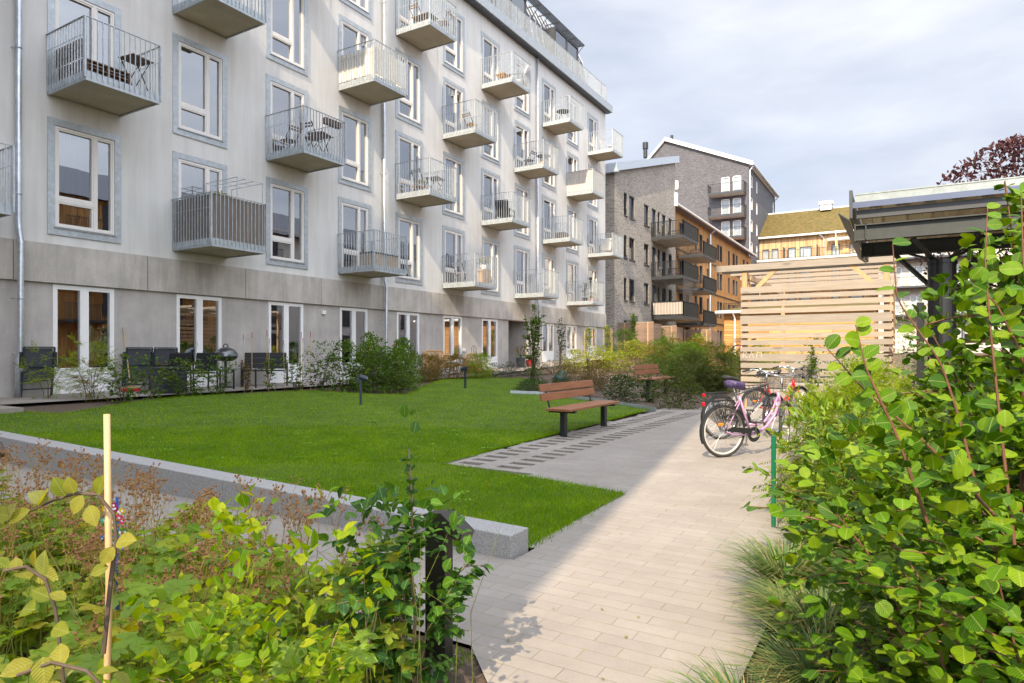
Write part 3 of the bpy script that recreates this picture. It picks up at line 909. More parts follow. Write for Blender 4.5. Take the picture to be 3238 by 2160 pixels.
for z in (9.72, 6.74): dark_balcony(gb, 34.75, 38.85, .38, -2.0, z)
b = dark_balcony(gb, 34.75, 38.85, .38, -2.0, 3.8)
MT['stripe'] = M('pinkish_screen_cloth', (.62, .54, .48), .9, var=.3, vscale=3, stretch=(14, 14, .1))
MB().box(34.80, 34.83, -1.95, .3, 4.1, 5.05).box(34.84, 38.8, -1.97, -1.94, 4.1, 5.05).build('screen_cloth', MT['stripe'], b, world=True)
MT['clear_glass'] = glassmat('clear_glass', (.86, .90, .90), 1.5)
mb = MB(); mb.sheet([(34.78, .3, 5.1), (34.78, -1.98, 5.1), (34.78, -1.98, 6.7), (34.78, .3, 6.7)]); mb.sheet([(34.78, -1.98, 5.1), (38.82, -1.98, 5.1), (38.82, -1.98, 6.7), (34.78, -1.98, 6.7)])
mb.build('glazing', MT['clear_glass'], b, world=True)

# ---- timber clad terrace building
tb = thing('timber_building', 'long orange brown timber clad house with black balconies behind the brick house', 'building', (58, .9, 0))
hs = []
for z in (10.95, 7.95, 4.95, 1.9):
    for a, b in ((43.6, 44.6), (45.6, 46.5), (48.6, 49.2), (50.2, 51.2), (53.0, 53.6), (57.2, 57.9), (58.3, 59.3), (62.2, 62.9), (64.5, 65.5), (66.2, 66.9), (70.2, 71.0), (72.3, 73.2)): hs.append((a, b, z, z + 1.7))
mb = MB(); wall_holes(mb, 'y', .9, 40.85, 75.25, .8, 13.5, hs, .15)
mb.build('wall', MT['timber'], tb, world=True)
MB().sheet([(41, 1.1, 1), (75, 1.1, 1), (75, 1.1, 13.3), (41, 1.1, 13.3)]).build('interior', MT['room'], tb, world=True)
for a, b, z0, z1 in hs:
    f = MB(); frame_rect(f, a, b, z0, z1, .06, .87, 1.0)
    o = f.build('window', MT['charcoal'], tb, world=True)
    MB().sheet([(a + .05, 1.0, z0 + .05), (b - .05, 1.0, z0 + .05), (b - .05, 1.0, z1 - .05), (a + .05, 1.0, z1 - .05)]).build('pane', MT['dark_glass'], o, world=True)
mb = MB()
for z in (10.2, 7.2, 4.2): mb.box(40.9, 75.2, .86, .90, z, z + .12)
mb.build('floor_trim', MT['dark'], tb, world=True)
MB().prism([(40.8, .3, 13.45), (40.8, 8, 17.6), (40.8, 8, 17.9), (40.8, .3, 13.8)], (34.4, 0, 0)).build('roof', MT['red_tile'], tb, world=True)
mb = MB().tube([(40.7, .28, 13.62), (75.2, .28, 13.62)], .11, 10); mb.box(40.6, 40.9, .2, 1.6, 13.4, 14.5)
mb.build('gutter', MT['white'], tb, world=True)
MB().tube([(53.8, .3, 13.5), (53.8, .75, 13.1), (53.8, .8, 1.0)], .09, 10).build('downpipe', MT['zinc_pipe'], tb, world=True)
for i, z in enumerate((9.4, 6.5, 3.6)):
    b = dark_balcony(tb, 42.8, 47.2, .88, -1.4, z)
    if i == 1: MB().box(42.86, 47.1, -1.36, -1.33, z + .3, z + 1.2).build('screen_cloth', MT['curtain_pale'], b, world=True)
dark_balcony(tb, 60.0, 63.0, .88, -1.2, 5.3)

# ---- dark brick tower
tw = thing('brick_tower', 'tall dark brick apartment tower with a white edged gable roof', 'building', (75.3, 6, 0))
gp_ = [(1.2, 25.5), (12.2, 30.3), (18.5, 24.0)]
hs = []
for z in (21.95, 19.05, 16.15):
    hs += [(-0 + 2.17, 3.2, z, z + 2.3), (3.6, 4.67, z, z + 2.3)]
hs.append((10.4, 10.85, 23.5, 24.7))
mb = MB(); wall_holes(mb, 'x', 75.3, 1.2, 18.5, 1, 24.9, hs, .15)
mb.sheet([(75.3, 1.2, 24.9), (75.3, 1.2, 25.5), (75.3, 12.2, 30.3), (75.3, 18.3, 24.9)])
hr = []
for z in (22.9, 20.0, 17.1, 14.2):
    hr += [(76.25, 77.6, z, z + 1.5), (80.3, 81.0, z, z + 1.5)]
hr.append((93.5, 94.6, 20.0, 24.2))
wall_holes(mb, 'y', 1.2, 75.3, 95.5, 1, 25.4, hr, .15)
mb.build('wall', MT['dark_brick'], tw, world=True)
mb = MB(); mb.sheet([(75.5, 1.3, 12), (75.5, 18, 12), (75.5, 18, 24.8), (75.5, 1.3, 24.8)]); mb.sheet([(75.4, 1.42, 12), (95, 1.42, 12), (95, 1.42, 25), (75.4, 1.42, 25)])
mb.build('interior', MT['room'], tw, world=True)
for a, b, z0, z1 in hs:
    f = MB()
    for q in ((a, a + .09, z0, z1), (b - .09, b, z0, z1), (a, b, z0, z0 + .09), (a, b, z1 - .09, z1)): f.box(75.28, 75.42, *q)
    o = f.build('window', MT['white'], tw, world=True)
    MB().sheet([(75.4, a + .05, z0 + .05), (75.4, b - .05, z0 + .05), (75.4, b - .05, z1 - .05), (75.4, a + .05, z1 - .05)]).build('pane', MT['pale_glass'], o, world=True)
for a, b, z0, z1 in hr:
    f = MB(); frame_rect(f, a, b, z0, z1, .09, 1.19, 1.33)
    o = f.build('window', MT['white'], tw, world=True)
    MB().sheet([(a + .05, 1.32, z0 + .05), (b - .05, 1.32, z0 + .05), (b - .05, 1.32, z1 - .05), (a + .05, 1.32, z1 - .05)]).build('pane', MT['dark_glass'], o, world=True)
mb = MB()
for (ya, za), (yb, zb) in zip(gp_[:-1], gp_[1:]):
    mb.prism([(74.9, ya - (.5 if ya < 2 else 0), za - (.2 if ya < 2 else 0)), (74.9, yb, zb), (74.9, yb, zb + .5), (74.9, ya - (.5 if ya < 2 else 0), za + .3)], (20.9, 0, 0))
mb.build('roof', MT['white'], tw, world=True)
MB().tube([(74.9, .65, 25.45), (95.6, .65, 25.45)], .13, 10).build('gutter', MT['zinc_pipe'], tw, world=True)
mb = MB(); mb.tube([(75.5, .7, 25.3), (75.2, 1.05, 24.7), (75.2, 1.1, 1)], .09, 10); mb.tube([(95.2, .7, 25.3), (95.2, 1.1, 24.8), (95.2, 1.12, 1)], .09, 10)
mb.build('downpipe', MT['zinc_pipe'], tw, world=True)
for z in (21.7, 18.8, 15.9):
    s = MB().box(73.6, 75.29, 1.5, 6.0, z, z + .3)
    b = s.build('balcony', MT['anthracite'], tw, world=True)
    MB().box(73.68, 75.28, 1.58, 5.92, z - .02, z + .002).build('soffit', MT['slab_pale'], b, world=True)
    r = MB(); H = z + 1.4
    for p, q in (((75.29, 1.5), (73.6, 1.5)), ((73.6, 1.5), (73.6, 6.0)), ((73.6, 6.0), (75.29, 6.0))):
        r.bar((*p, H), (*q, H), .06, .05); kk = int(math.hypot(q[0]-p[0], q[1]-p[1]) / .13)
        for i in range(kk + 1):
            t = i / kk; xx, yy_ = p[0] + (q[0]-p[0])*t, p[1] + (q[1]-p[1])*t; r.box(xx - .012, xx + .012, yy_ - .012, yy_ + .012, z + .3, H)
    r.build('railing', MT['dark'], b, world=True)
MB().lathe([(0, .5), (.2, .5), (.2, -.5)], (76, 11.5, 30.7), 10).build('flue', MT['dark'], tw, world=True)

# ---- timber house with a moss roof closing the courtyard
mh = thing('moss_roof_house', 'pale timber house with a mossy green brown sedum roof at the end of the courtyard', 'building', (82.6, -8, 0))
wins = [(-.8, .05), (.4, 1.27), (2.5, 3.45), (3.95, 5.4), (7.8, 8.8), (9.9, 11.5), (13.5, 14.5), (16.5, 18)]
hs = []
for zb, zt in ((13.75, 15.45), (10.4, 12.4), (7.2, 9.3), (4.0, 6.2)): hs += [(-b, -a, zb, zt) for a, b in wins]
mb = MB(); wall_holes(mb, 'x', 82.6, -24, 1.2, 1, 17.0, hs, .15); mb.build('wall', MT['timber_pale'], mh, world=True)
MB().sheet([(82.8, -24, 1), (82.8, 1.1, 1), (82.8, 1.1, 17), (82.8, -24, 17)]).build('interior', MT['room'], mh, world=True)
for a, b, z0, z1 in hs:
    f = MB()
    for q in ((a, a + .09, z0, z1), (b - .09, b, z0, z1), (a, b, z0, z0 + .09), (a, b, z1 - .09, z1)): f.box(82.55, 82.7, *q)
    o = f.build('window', MT['charcoal'], mh, world=True)
    MB().sheet([(82.68, a + .05, z0 + .05), (82.68, b - .05, z0 + .05), (82.68, b - .05, z1 - .05), (82.68, a + .05, z1 - .05)]).build('pane', MT['pale_glass'], o, world=True)
def mossmat():
    m, nt, n, l, b = newmat('sedum_moss')
    v = posvec(n, l); a = noise(n, l, v, 2.2, 8, .7)
    l.new(ramp(n, l, a, [(.3, (.05, .048, .010)), (.5, (.11, .082, .018)), (.7, (.17, .105, .035))]), b.inputs['Base Color'])
    b.inputs['Roughness'].default_value = 1; bump(n, l, b, noise(n, l, v, 9, 5), 1, .1); return m
MT['moss'] = mossmat()
MB().prism([(82.0, 1.3, 16.75), (89.5, 1.3, 21.3), (89.5, 1.3, 21.6), (82.0, 1.3, 17.1)], (0, -26, 0)).build('roof', MT['moss'], mh, world=True)
mb = MB(); mb.prism([(81.9, 1.3, 16.7), (89.5, 1.3, 21.25), (89.5, 1.3, 21.8), (81.9, 1.3, 17.3)], (0, .12, 0)); mb.box(89.4, 89.7, -24.6, 1.4, 21.5, 21.75)
mb.build('verge', MT['galv'], mh, world=True)
MB().tube([(81.95, 1.4, 16.95), (81.95, -24, 16.95)], .13, 10).build('gutter', MT['white'], mh, world=True)
MB().tube([(82.0, -6.4, 16.9), (82.45, -6.9, 16.3), (82.5, -6.9, 13.5)], .09, 10).build('downpipe', MT['zinc_pipe'], mh, world=True)
mb = MB(); mb.box(88.2, 89.2, -7.3, -5.9, 21.2, 22.0); mb.box(88.0, 89.4, -7.5, -5.7, 22.0, 22.4)
mb.build('vent', MT['white'], mh, world=True)
mb = MB(); mb.box(79.0, 82.55, -24, .9, 13.3, 13.55); mb.box(79.0, 82.55, -24, .9, 10.0, 10.2); mb.box(79.0, 82.55, -24, .9, 6.8, 7.0)
dk = mb.build('access_deck', MT['slab_pale'], mh, world=True)
r = MB()
for z in (13.55, 10.2, 7.0):
    r.bar((79.05, .9, z + 1.1), (79.05, -24, z + 1.1), .06, .05); r.bar((79.05, .9, z + .1), (79.05, -24, z + .1), .04, .04)
    y = .9
    while y > -24: r.box(79.04, 79.06, y - .01, y + .01, z, z + 1.1); y -= .16
    for q in range(14): r.box(79.02, 79.08, .9 - q * 1.9 - .03, .9 - q * 1.9 + .03, z, z + 1.1)
r.build('railing', MT['dark'], dk, world=True)
for y in (-2.1, -6.2): MB().box(80.9, 82.5, y - .03, y + .03, 13.6, 15.4).build('divider', MT['charcoal'], dk, world=True)
MB().box(81.2, 82.5, -12.0, -7.4, 15.85, 16.1).build('awning', MT['white'], mh, world=True)

# ---- pale brick house seen past the shelter post
pb = thing('pale_brick_house', 'pale brick house with white windows glimpsed beside the black shelter post', 'building', (74, -18, 0))
hs = []
for z in (5.6, 8.8, 12.0): hs += [(-14.4 - i * 2.1 - 1.3, -14.4 - i * 2.1, z, z + 2.2) for i in range(5)]
mb = MB(); wall_holes(mb, 'x', 74, -30, -13.4, .8, 17, hs, .15); mb.sheet([(74, -13.4, .8), (74, -13.4, 17), (79, -13.4, 17), (79, -13.4, .8)]); mb.build('wall', MT['pale_brick'], pb, world=True)
for a, b, z0, z1 in hs:
    f = MB()
    for q in ((a, a + .09, z0, z1), (b - .09, b, z0, z1), (a, b, z0, z0 + .09), (a, b, z1 - .09, z1), ((a+b)/2-.05, (a+b)/2+.05, z0, z1)): f.box(73.97, 74.1, *q)
    o = f.build('window', MT['white'], pb, world=True)
    MB().sheet([(74.08, a, z0), (74.08, b, z0), (74.08, b, z1), (74.08, a, z1)]).build('pane', MT['pale_glass'], o, world=True)
mb = MB()
for z in (5.3, 8.5, 11.7):
    mb.box(72.4, 74, -24, -13.9, z, z + .2); mb.bar((72.45, -13.9, z + 1.2), (72.45, -24, z + 1.2), .06, .05)
    y = -13.9
    while y > -24: mb.box(72.44, 72.46, y - .01, y + .01, z, z + 1.2); y -= .14
mb.build('balcony', MT['charcoal'], pb, world=True)
MB().box(73.6, 80, -30, -13.2, 17, 17.3).build('roof', MT['roof'], pb, world=True)

# ---- small garden shed with orange cladding
sh = thing('timber_shed', 'small orange timber garden shed with a white gutter beside the slatted pergola', 'shed', (25, -9, 1.2))
mb = MB(); mb.box(25, 30, -14.5, -7.15, 1.0, 3.5); mb.build('wall', MT['timber_orange'], sh, world=True)
MB().prism([(24.7, -14.6, 3.5), (31, -14.6, 4.1), (31, -14.6, 4.25), (24.7, -14.6, 3.66)], (0, 7.7, 0)).build('roof', MT['moss'], sh, world=True)
MB().tube([(24.62, -6.75, 3.56), (24.62, -14.6, 3.56)], .09, 12).build('gutter', MT['white'], sh, world=True)
MB().tube([(24.62, -7.7, 3.5), (24.85, -7.75, 3.2), (24.9, -7.75, 1.2)], .05, 10).build('downpipe', MT['white'], sh, world=True)
MB().lathe([(.02, .32), (.06, .3), (.13, .0), (.0, .0)], (24.87, -8.35, 2.55), 12).build('wall_lamp', MT['charcoal'], sh, world=True)

# ---- houses round the rest of the courtyard (they shade it and mirror in the windows)
MT['render_pale'] = stucco('pale_render', (.55, .52, .48))
ct = thing('corner_house', 'tall pale rendered house closing the near end of the courtyard', 'building', (-26, -4, 0))
mb = MB(); mb.box(-34, -20.0, -15.62, 6, 0, 26.5); mb.build('wall', MT['render_pale'], ct, world=True)
MB().box(-34.3, -20.0, -15.62, 6.3, 26.5, 26.9).build('roof', MT['roof'], ct, world=True)
for z in range(8):
    for y in range(7):
        f = MB().box(-20.02, -19.97, -14.4 + y * 2.9, -13.0 + y * 2.9, .9 + z * 3.1, 3.0 + z * 3.1)
        f.build('window', MT['charcoal'], ct, world=True)
op = thing('facing_house', 'timber and render house facing the apartment building across the courtyard', 'building', (20, -38, 0))
mb = MB(); mb.box(-8, 24, -48, -34.5, 0, 12.5); mb.build('wall', MT['timber'], op, world=True)
mb = MB(); mb.box(24, 62, -48, -34.8, 0, 13); mb.build('rendered_wall', MT['render_pale'], op, world=True)
mb = MB(); mb.prism([(-8.5, -34, 12.4), (-8.5, -41, 16), (-8.5, -48.5, 12.4)], (71, 0, 0)); mb.build('roof', MT['roof'], op, world=True)
for z in range(4):
    for x in range(14):
        xx = -6 + x * 4.8; yf = -34.5 if xx < 23 else -34.8
        f = MB(); frame_rect(f, xx, xx + 1.4, 1.0 + z * 3, 3.1 + z * 3, .09, yf, yf + .06); f.box(xx + .09, xx + 1.31, yf, yf + .02, 1.09 + z * 3, 3.0 + z * 3)
        f.build('window', MT['charcoal'], op, world=True)
    for x in range(5):
        xx = -5 + x * 7.5; dz = .2 + z * 3
        if z: 
            b = MB().box(xx, xx + 3.2, -34.5, -32.9, dz + .2, dz + .4); r = b
            r.bar((xx, -32.95, dz + 1.5), (xx + 3.2, -32.95, dz + 1.5), .06)
            for i in range(27): r.box(xx + i * .12, xx + i * .12 + .02, -32.97, -32.94, dz + .4, dz + 1.5)
            r.build('balcony', MT['anthracite'], op, world=True)
# ================================================================== street furniture
MT['bench_wood'] = wood('oiled_bench_wood', (.20, .075, .035), (.36, .145, .065), 'x', 1.0, .5, .15)
MT['pine'] = wood('raw_pine', (.235, .185, .13), (.37, .31, .24), 'y', .8, .75, .9, .3)
MT['pine_z'] = wood('raw_pine_upright', (.40, .24, .12), (.54, .35, .19), 'z', .8, .75, .5)
MT['pine_x'] = wood('raw_pine_beam', (.38, .25, .14), (.54, .38, .24), 'x', .8, .75, .5)
MT['brown_board'] = wood('stained_brown_board', (.10, .045, .018), (.19, .085, .035), 'y', 1.0, .6, .3)
MT['screen_wood'] = wood('larch_screen_slat', (.17, .095, .055), (.28, .175, .11), 'y', 1.0, .75, .3, .15)
MT['cane'] = wood('bamboo_cane', (.40, .25, .11), (.54, .38, .20), 'z', 1.5, .5, 0)
MT['teak'] = wood('teak_slat', (.085, .05, .03), (.17, .10, .058), 'x', 1.2, .65, .1)

def bench(label, loc, rot=0):
    t = thing('park_bench', label, 'bench', loc, rot, 'courtyard benches')
    L = 2.1
    for i in range(4):
        mb = MB(); y = -.225 + i * .113; mb.box(-L/2, L/2, y, y + .105, .425, .465)
        if i == 0: s = mb.build('seat', MT['bench_wood'], t, bev=.006)
        else: mb.build('seat_plank', MT['bench_wood'], s, bev=.006)
    def rec(z): return .25 + (z - .45) * .18
    b = None
    for z0 in (.575, .725):
        z1 = z0 + .125; y0, y1 = rec(z0), rec(z1)
        mb = MB(); mb.prism([(-L/2, y0, z0), (-L/2, y1, z1), (-L/2, y1 + .034, z1 - .006), (-L/2, y0 + .034, z0 - .006)], (L, 0, 0))
        if b is None: b = mb.build('backrest', MT['bench_wood'], t, bev=.006)
        else: mb.build('back_plank', MT['bench_wood'], b, bev=.006)
    for x in (-.83, .83):
        m2 = MB().box(x - .055, x + .055, -.04, .04, -.1, .40)
        m2.box(x - .035, x + .035, -.22, .26, .385, .424)
        m2.build('leg', MT['dark'], t)
        m2 = MB().bar((x, .24, .40), (x, rec(.86) + .045, .86), .05, .012, (0, 1, 0)); m2.build('bracket', MT['dark'], t)
    return t
b1 = bench('brown slatted park bench on black legs at the edge of the lawn', (-2.07, -10.95, 0))
b2 = dup(b1, (6.8, -9.3, .13), 0, 'brown slatted bench half hidden by shrubs behind the front bench')
b3 = dup(b1, (12.9, -9.9, .25), 0, 'brown slatted bench mostly buried in the big green shrub near the pergola')

# ------------------------------------------------------------------ bicycles
def bicycle(label, loc, rot, c, style, steer=0, cover=None, basket=False, white_rim=False):
    m_ = M(label.split(' ')[0] + '_bike_paint', c, .3, .15, var=.04)
    t = thing('bicycle', label, 'bicycle', loc, rot, 'bicycles parked by the pergola')
    Rw = .345; hf = 1.09
    piv = Vector((.98, 0, 0)); ca, sa = math.cos(steer), math.sin(steer)
    def st(p):
        p = Vector(p); q = p - piv; return Vector((q.x*ca - q.y*sa, q.x*sa + q.y*ca, p.z)) + piv
    def wheel(c_, ax, name):
        w = MB().ring(c_, ax, Rw - .02, .021, 44, 8).build(name, MT['rubber'], t, smooth=True)
        r = MB().ring(c_, ax, Rw - .047, .016, 44, 6, 1.0)
        r.build('rim', MT['rim'] if white_rim else MT['chrome'], w, smooth=True)
        s = MB(); c_ = Vector(c_); ax = Vector(ax).normalized(); a = ax.orthogonal().normalized(); b = ax.cross(a)
        for i in range(28):
            an = 2*PI*i/28; d = a*math.cos(an)+b*math.sin(an)
            s.tube([c_ + ax*(.03 if i % 2 else -.03) + d*.025, c_ + d*(Rw - .06)], .0016, 4, False)
        s.tube([c_ - ax*.05, c_ + ax*.05], .022, 10)
        s.build('spokes', MT['chrome'], w)
    wheel((0, 0, Rw), (0, 1, 0), 'rear_wheel')
    wheel(st((hf, 0, Rw)), st((hf, 1, Rw)) - st((hf, 0, Rw)), 'front_wheel')
    f = MB(); bb = (.44, 0, .29); sd = (.25, 0, .80); hd0 = (.93, 0, .66); hd1 = (.89, 0, .84)
    f.tube([bb, sd], .0165, 10)
    if style == 'step':
        f.tube([(.915, 0, .70), (.83, 0, .52), (.70, 0, .38), (.57, 0, .31), bb], .021, 12)
        f.tube([(.90, 0, .79), (.79, 0, .58), (.66, 0, .44), (.53, 0, .40), (.41, 0, .42)], .015, 10)
    else:
        f.tube([hd0, bb], .022, 12); f.tube([hd1, (.28, 0, .70)], .018, 10)
    f.tube([hd0, hd1], .022, 12)
    for s in (-1, 1):
        f.tube([(.0, .055*s, Rw), (.12, .05*s, .30), (.40, .04*s, .28)], .010, 8); f.tube([(.0, .055*s, Rw), (.26, .02*s, .74)], .009, 8)
    f.build('frame', m_, t, smooth=True)
    k = MB()
    for s in (-1, 1): k.tube([st((.94, .05*s, .63)), st((1.0, .055*s, .52)), st((hf, .055*s, Rw))], .012, 8)
    k.tube([st((.94, -.055, .63)), st((.94, .055, .63))], .014, 8)
    k.build('fork', m_, t, smooth=True)
    for c_, f_, a0, a1 in (((0, 0, Rw), (lambda p: Vector(p)), R(20), R(205)), ((hf, 0, Rw), st, R(10), R(150))):
        n_ = 20; vs = []; g = MB()
        for i in range(n_ + 1):
            an = a0 + (a1 - a0)*i/n_; rr = Rw + .022
            for w_, dr in ((-.026, -.012), (0, 0), (.026, -.012)):
                vs.append(f_((c_[0] + math.cos(an)*(rr + dr), w_, c_[2] + math.sin(an)*(rr + dr))))
        g.add(vs, [(3*i+j, 3*i+j+1, 3*i+j+4, 3*i+j+3) for i in range(n_) for j in (0, 1)])
        g.build('mudguard', MT['dark'], t, smooth=True)
    h = MB(); h.tube([st((.89, 0, .84)), st((.86, 0, 1.0)), st((.92, 0, 1.04))], .013, 8)
    for s in (-1, 1): h.tube([st((.92, 0, 1.04)), st((.93, .10*s, 1.06)), st((.86, .24*s, 1.09)), st((.72, .29*s, 1.07))], .011, 8)
    hb = h.build('handlebar', MT['chrome'], t, smooth=True)
    for s in (-1, 1):
        gr = MB()
        gr.tube([st((.80, .268*s, 1.083)), st((.66, .30*s, 1.055))], .017, 10)
        gr.tube([st((.88, .20*s, 1.085)), st((.76, .27*s, 1.04)), st((.69, .28*s, 1.03))], .006, 6)
        gr.build('grip', MT['rubber'], hb, smooth=True)
    cb_ = MB(); cb_.tube([st((.80, .25, 1.08)), st((1.02, .16, 1.06)), st((1.04, .03, .95)), (.93, .03, .75), (.6, .03, .5)], .003, 5); cb_.tube([st((.80, -.25, 1.08)), st((1.05, -.14, 1.05)), st((1.03, -.02, .9)), st((1.0, -.04, .66))], .003, 5)
    cb_.build('cable', MT['rubber'], hb)
    be = MB().lathe([(.0, .03), (.03, .02), (.035, 0), (0, 0)], st((.88, .12, 1.085)), 12); be.build('bell', MT['chrome'], hb, smooth=True)
    MB().tube([(.25, 0, .80), (.21, 0, .93)], .013, 8).build('seat_post', MT['chrome'], t, smooth=True)
    s = MB(); n_ = 14; prof = []
    for i in range(9):
        u = i/8; x = .07 + .27*u; wd = .095*(1 - u)**.7 + .022; zz = .965 + .02*math.cos(u*3.0)*1.0
        if cover: wd *= 1.15
        prof.append([(x, wd*math.cos(a)*(1 if i not in (0, 8) else .5), zz - .005 + (.028 if math.sin(a) > 0 else (.075 if cover else .04))*math.sin(a) + (.006*math.sin(7*a + 3*i) if cover else 0)) for a in [2*PI*k_/n_ for k_ in range(n_)]])
    vs = [v for r in prof for v in r]
    fs = [(i*n_+k_, i*n_+(k_+1)%n_, (i+1)*n_+(k_+1)%n_, (i+1)*n_+k_) for i in range(8) for k_ in range(n_)] + [tuple(reversed(range(n_))), tuple(range(8*n_, 9*n_))]
    s.add(vs, fs)
    sa_ = s.build('saddle', cover or MT['rubber'], t, smooth=True)
    r = MB(); zr = .735
    for y in (-.055, 0, .055): r.tube([(-.30, y, zr), (.14, y, zr + .01)], .005, 6)
    for x in (-.30, -.1, .08): r.tube([(x, -.055, zr), (x, .055, zr)], .005, 6)
    for y in (-.06, .06):
        for x in (-.22, -.13, -.02, .08): r.tube([(x, y, zr), (0, y * 1.05, Rw)], .004, 5)
    r.build('rear_rack', MT['dark'], t)
    MB().box(-.325, -.295, -.03, .03, zr - .06, zr - .005).build('rear_light', MT['red_light'], t, bev=.012)
    if style == 'step':
        sk = MB(); vs = []; kk = 16
        for i in range(kk + 1):
            an = R(15) + R(130)*i/kk
            vs += [(math.cos(an)*.12, -.045, Rw + math.sin(an)*.12), (math.cos(an)*(Rw - .015), -.045, Rw + math.sin(an)*(Rw - .015))]
        sk.add(vs, [(2*i, 2*i+2, 2*i+3, 2*i+1) for i in range(kk)]); sk.build('skirt_guard', MT['mesh_net'], t)
        MB().box(-.13, -.05, -.07, -.06, Rw + .08, Rw + .115).build('reflector', MT['orange_refl'], t, bev=.008)
    cg = MB(); cg.ring((.44, -.06, .29), (0, 1, 0), .075, .026, 28, 8, .35)
    cg.prism([(.44, -.05, .365), (.10, -.05, .40), (.02, -.05, .37), (.02, -.05, .345), (.38, -.05, .30)], (0, -.018, 0))
    cg.build('chain_guard', MT['dark'], t, smooth=False)
    cr_ = MB(); cr_.bar((.44, -.085, .29), (.455, -.09, .455), .02, .012); cr_.box(.41, .50, -.19, -.10, .445, .47)
    cr_.bar((.44, .07, .29), (.43, .08, .125), .02, .012); cr_.box(.385, .475, .09, .18, .115, .14)
    cr_.build('crank', MT['chrome'], t)
    MB().tube([(.38, .04, .27), (.30, .16, .005)], .008, 6).build('kickstand', MT['chrome'], t)
    if basket:
        bk = MB(); x0, x1, z0, z1 = .93, 1.25, .78, 1.02
        P = lambda x, y, z: st((x, y, z))
        for q in range(9):
            u = q / 8
            for y in (-.16, .16): bk.tube([P(x0 + (x1-x0)*u, y*.85, z0), P(x0 + (x1-x0)*u, y, z1)], .0028, 4)
            for x in (x0, x1): bk.tube([P(x, -.16*.85 + .27*u, z0), P(x, -.16 + .32*u, z1)], .0028, 4)
            zz = z0 + (z1-z0)*u
            bk.tube([P(x0, -.15, zz), P(x1, -.15, zz), P(x1, .15, zz), P(x0, .15, zz), P(x0, -.15, zz)], .0028, 4)
        bk.tube([P(x0, -.165, z1), P(x1, -.165, z1), P(x1, .165, z1), P(x0, .165, z1), P(x0, -.165, z1)], .007, 6)
        bk.sheet([P(x0, -.14, z0), P(x1, -.14, z0), P(x1, .14, z0), P(x0, .14, z0)])
        bk.build('basket', MT['dark'], t)
    return t
MT['red_light'] = M('red_lens', (.40, .012, .02), .2, var=.1)
MT['orange_refl'] = M('orange_reflector', (.85, .22, .01), .25, var=.1)
MT['rim'] = M('pale_rim', (.62, .60, .54), .4, .3, var=.05)
MT['purple_cover'] = M('purple_nylon', (.085, .06, .16), .5, var=.5, vscale=22, bscale=22, bstr=.8, bdist=.03)
def netmat():
    m, nt, n, l, b = newmat('coat_guard_net')
    b.inputs['Base Color'].default_value = (.02, .02, .02, 1)
    g = n.new('ShaderNodeTexCoord'); mp = n.new('ShaderNodeMapping'); mp.inputs['Scale'].default_value = (85, 85, 85); mp.inputs['Rotation'].default_value = (0, R(45), 0); l.new(g.outputs['Object'], mp.inputs[0])
    ck = n.new('ShaderNodeTexChecker'); ck.inputs['Scale'].default_value = 1; l.new(mp.outputs[0], ck.inputs[0])
    mt_ = n.new('ShaderNodeMath'); mt_.operation = 'MULTIPLY_ADD'; mt_.inputs[1].default_value = .55; mt_.inputs[2].default_value = .35; l.new(ck.outputs['Fac'], mt_.inputs[0])
    l.new(mt_.outputs[0], b.inputs['Alpha']); return m
MT['mesh_net'] = netmat()
HD = R(-39)
bk1 = bicycle('pink step-through bicycle with a purple saddle cover, nearest on the path', (-3.72, -13.67, 0), HD, (.46, .26, .44), 'step', R(38), MT['purple_cover'], False, True)
bk2 = bicycle('grey diamond frame bicycle with a black saddle standing behind the pink one', (-1.95, -13.22, 0), HD, (.06, .065, .07), 'diamond', R(20), None, True)
bk3 = bicycle('red bicycle with black saddle and mesh basket in front of the slatted pergola', (.65, -13.28, 0), HD, (.50, .015, .025), 'step', R(14), None, True)
bk4 = bicycle('small red bicycle leaning at the far orange shed', (22.8, -9.3, g1(22.8, -9.3)), R(70), (.52, .03, .03), 'diamond', R(10), None, True)
del bk4['group']
def text(name, s, size, m_, parent, mat_world, ext=.0015):
    cu = bpy.data.curves.new(name, 'FONT'); cu.body = s; cu.size = size; cu.extrude = ext; cu.align_x = 'CENTER'; cu.align_y = 'CENTER'
    tmp = bpy.data.objects.new(name + '_outline', cu); COL.objects.link(tmp); bpy.context.view_layer.update()
    me = bpy.data.meshes.new_from_object(tmp.evaluated_get(bpy.context.evaluated_depsgraph_get()))
    bpy.data.objects.remove(tmp); me.materials.clear(); me.materials.append(m_)
    o = bpy.data.objects.new(name, me); COL.objects.link(o); o.parent = parent; o.matrix_local = mat_world
    return o
def basis(o, x, y):
    x = Vector(x).normalized(); z = x.cross(Vector(y)).normalized(); y = z.cross(x)
    m = Matrix((x, y, z)).transposed().to_4x4(); m.translation = Vector(o); return m
text('lettering', 'Crescent', .075, MT['white'], bk2, basis((.685, -.0245, .475), (.49, 0, .37), (-.37, 0, .49)))

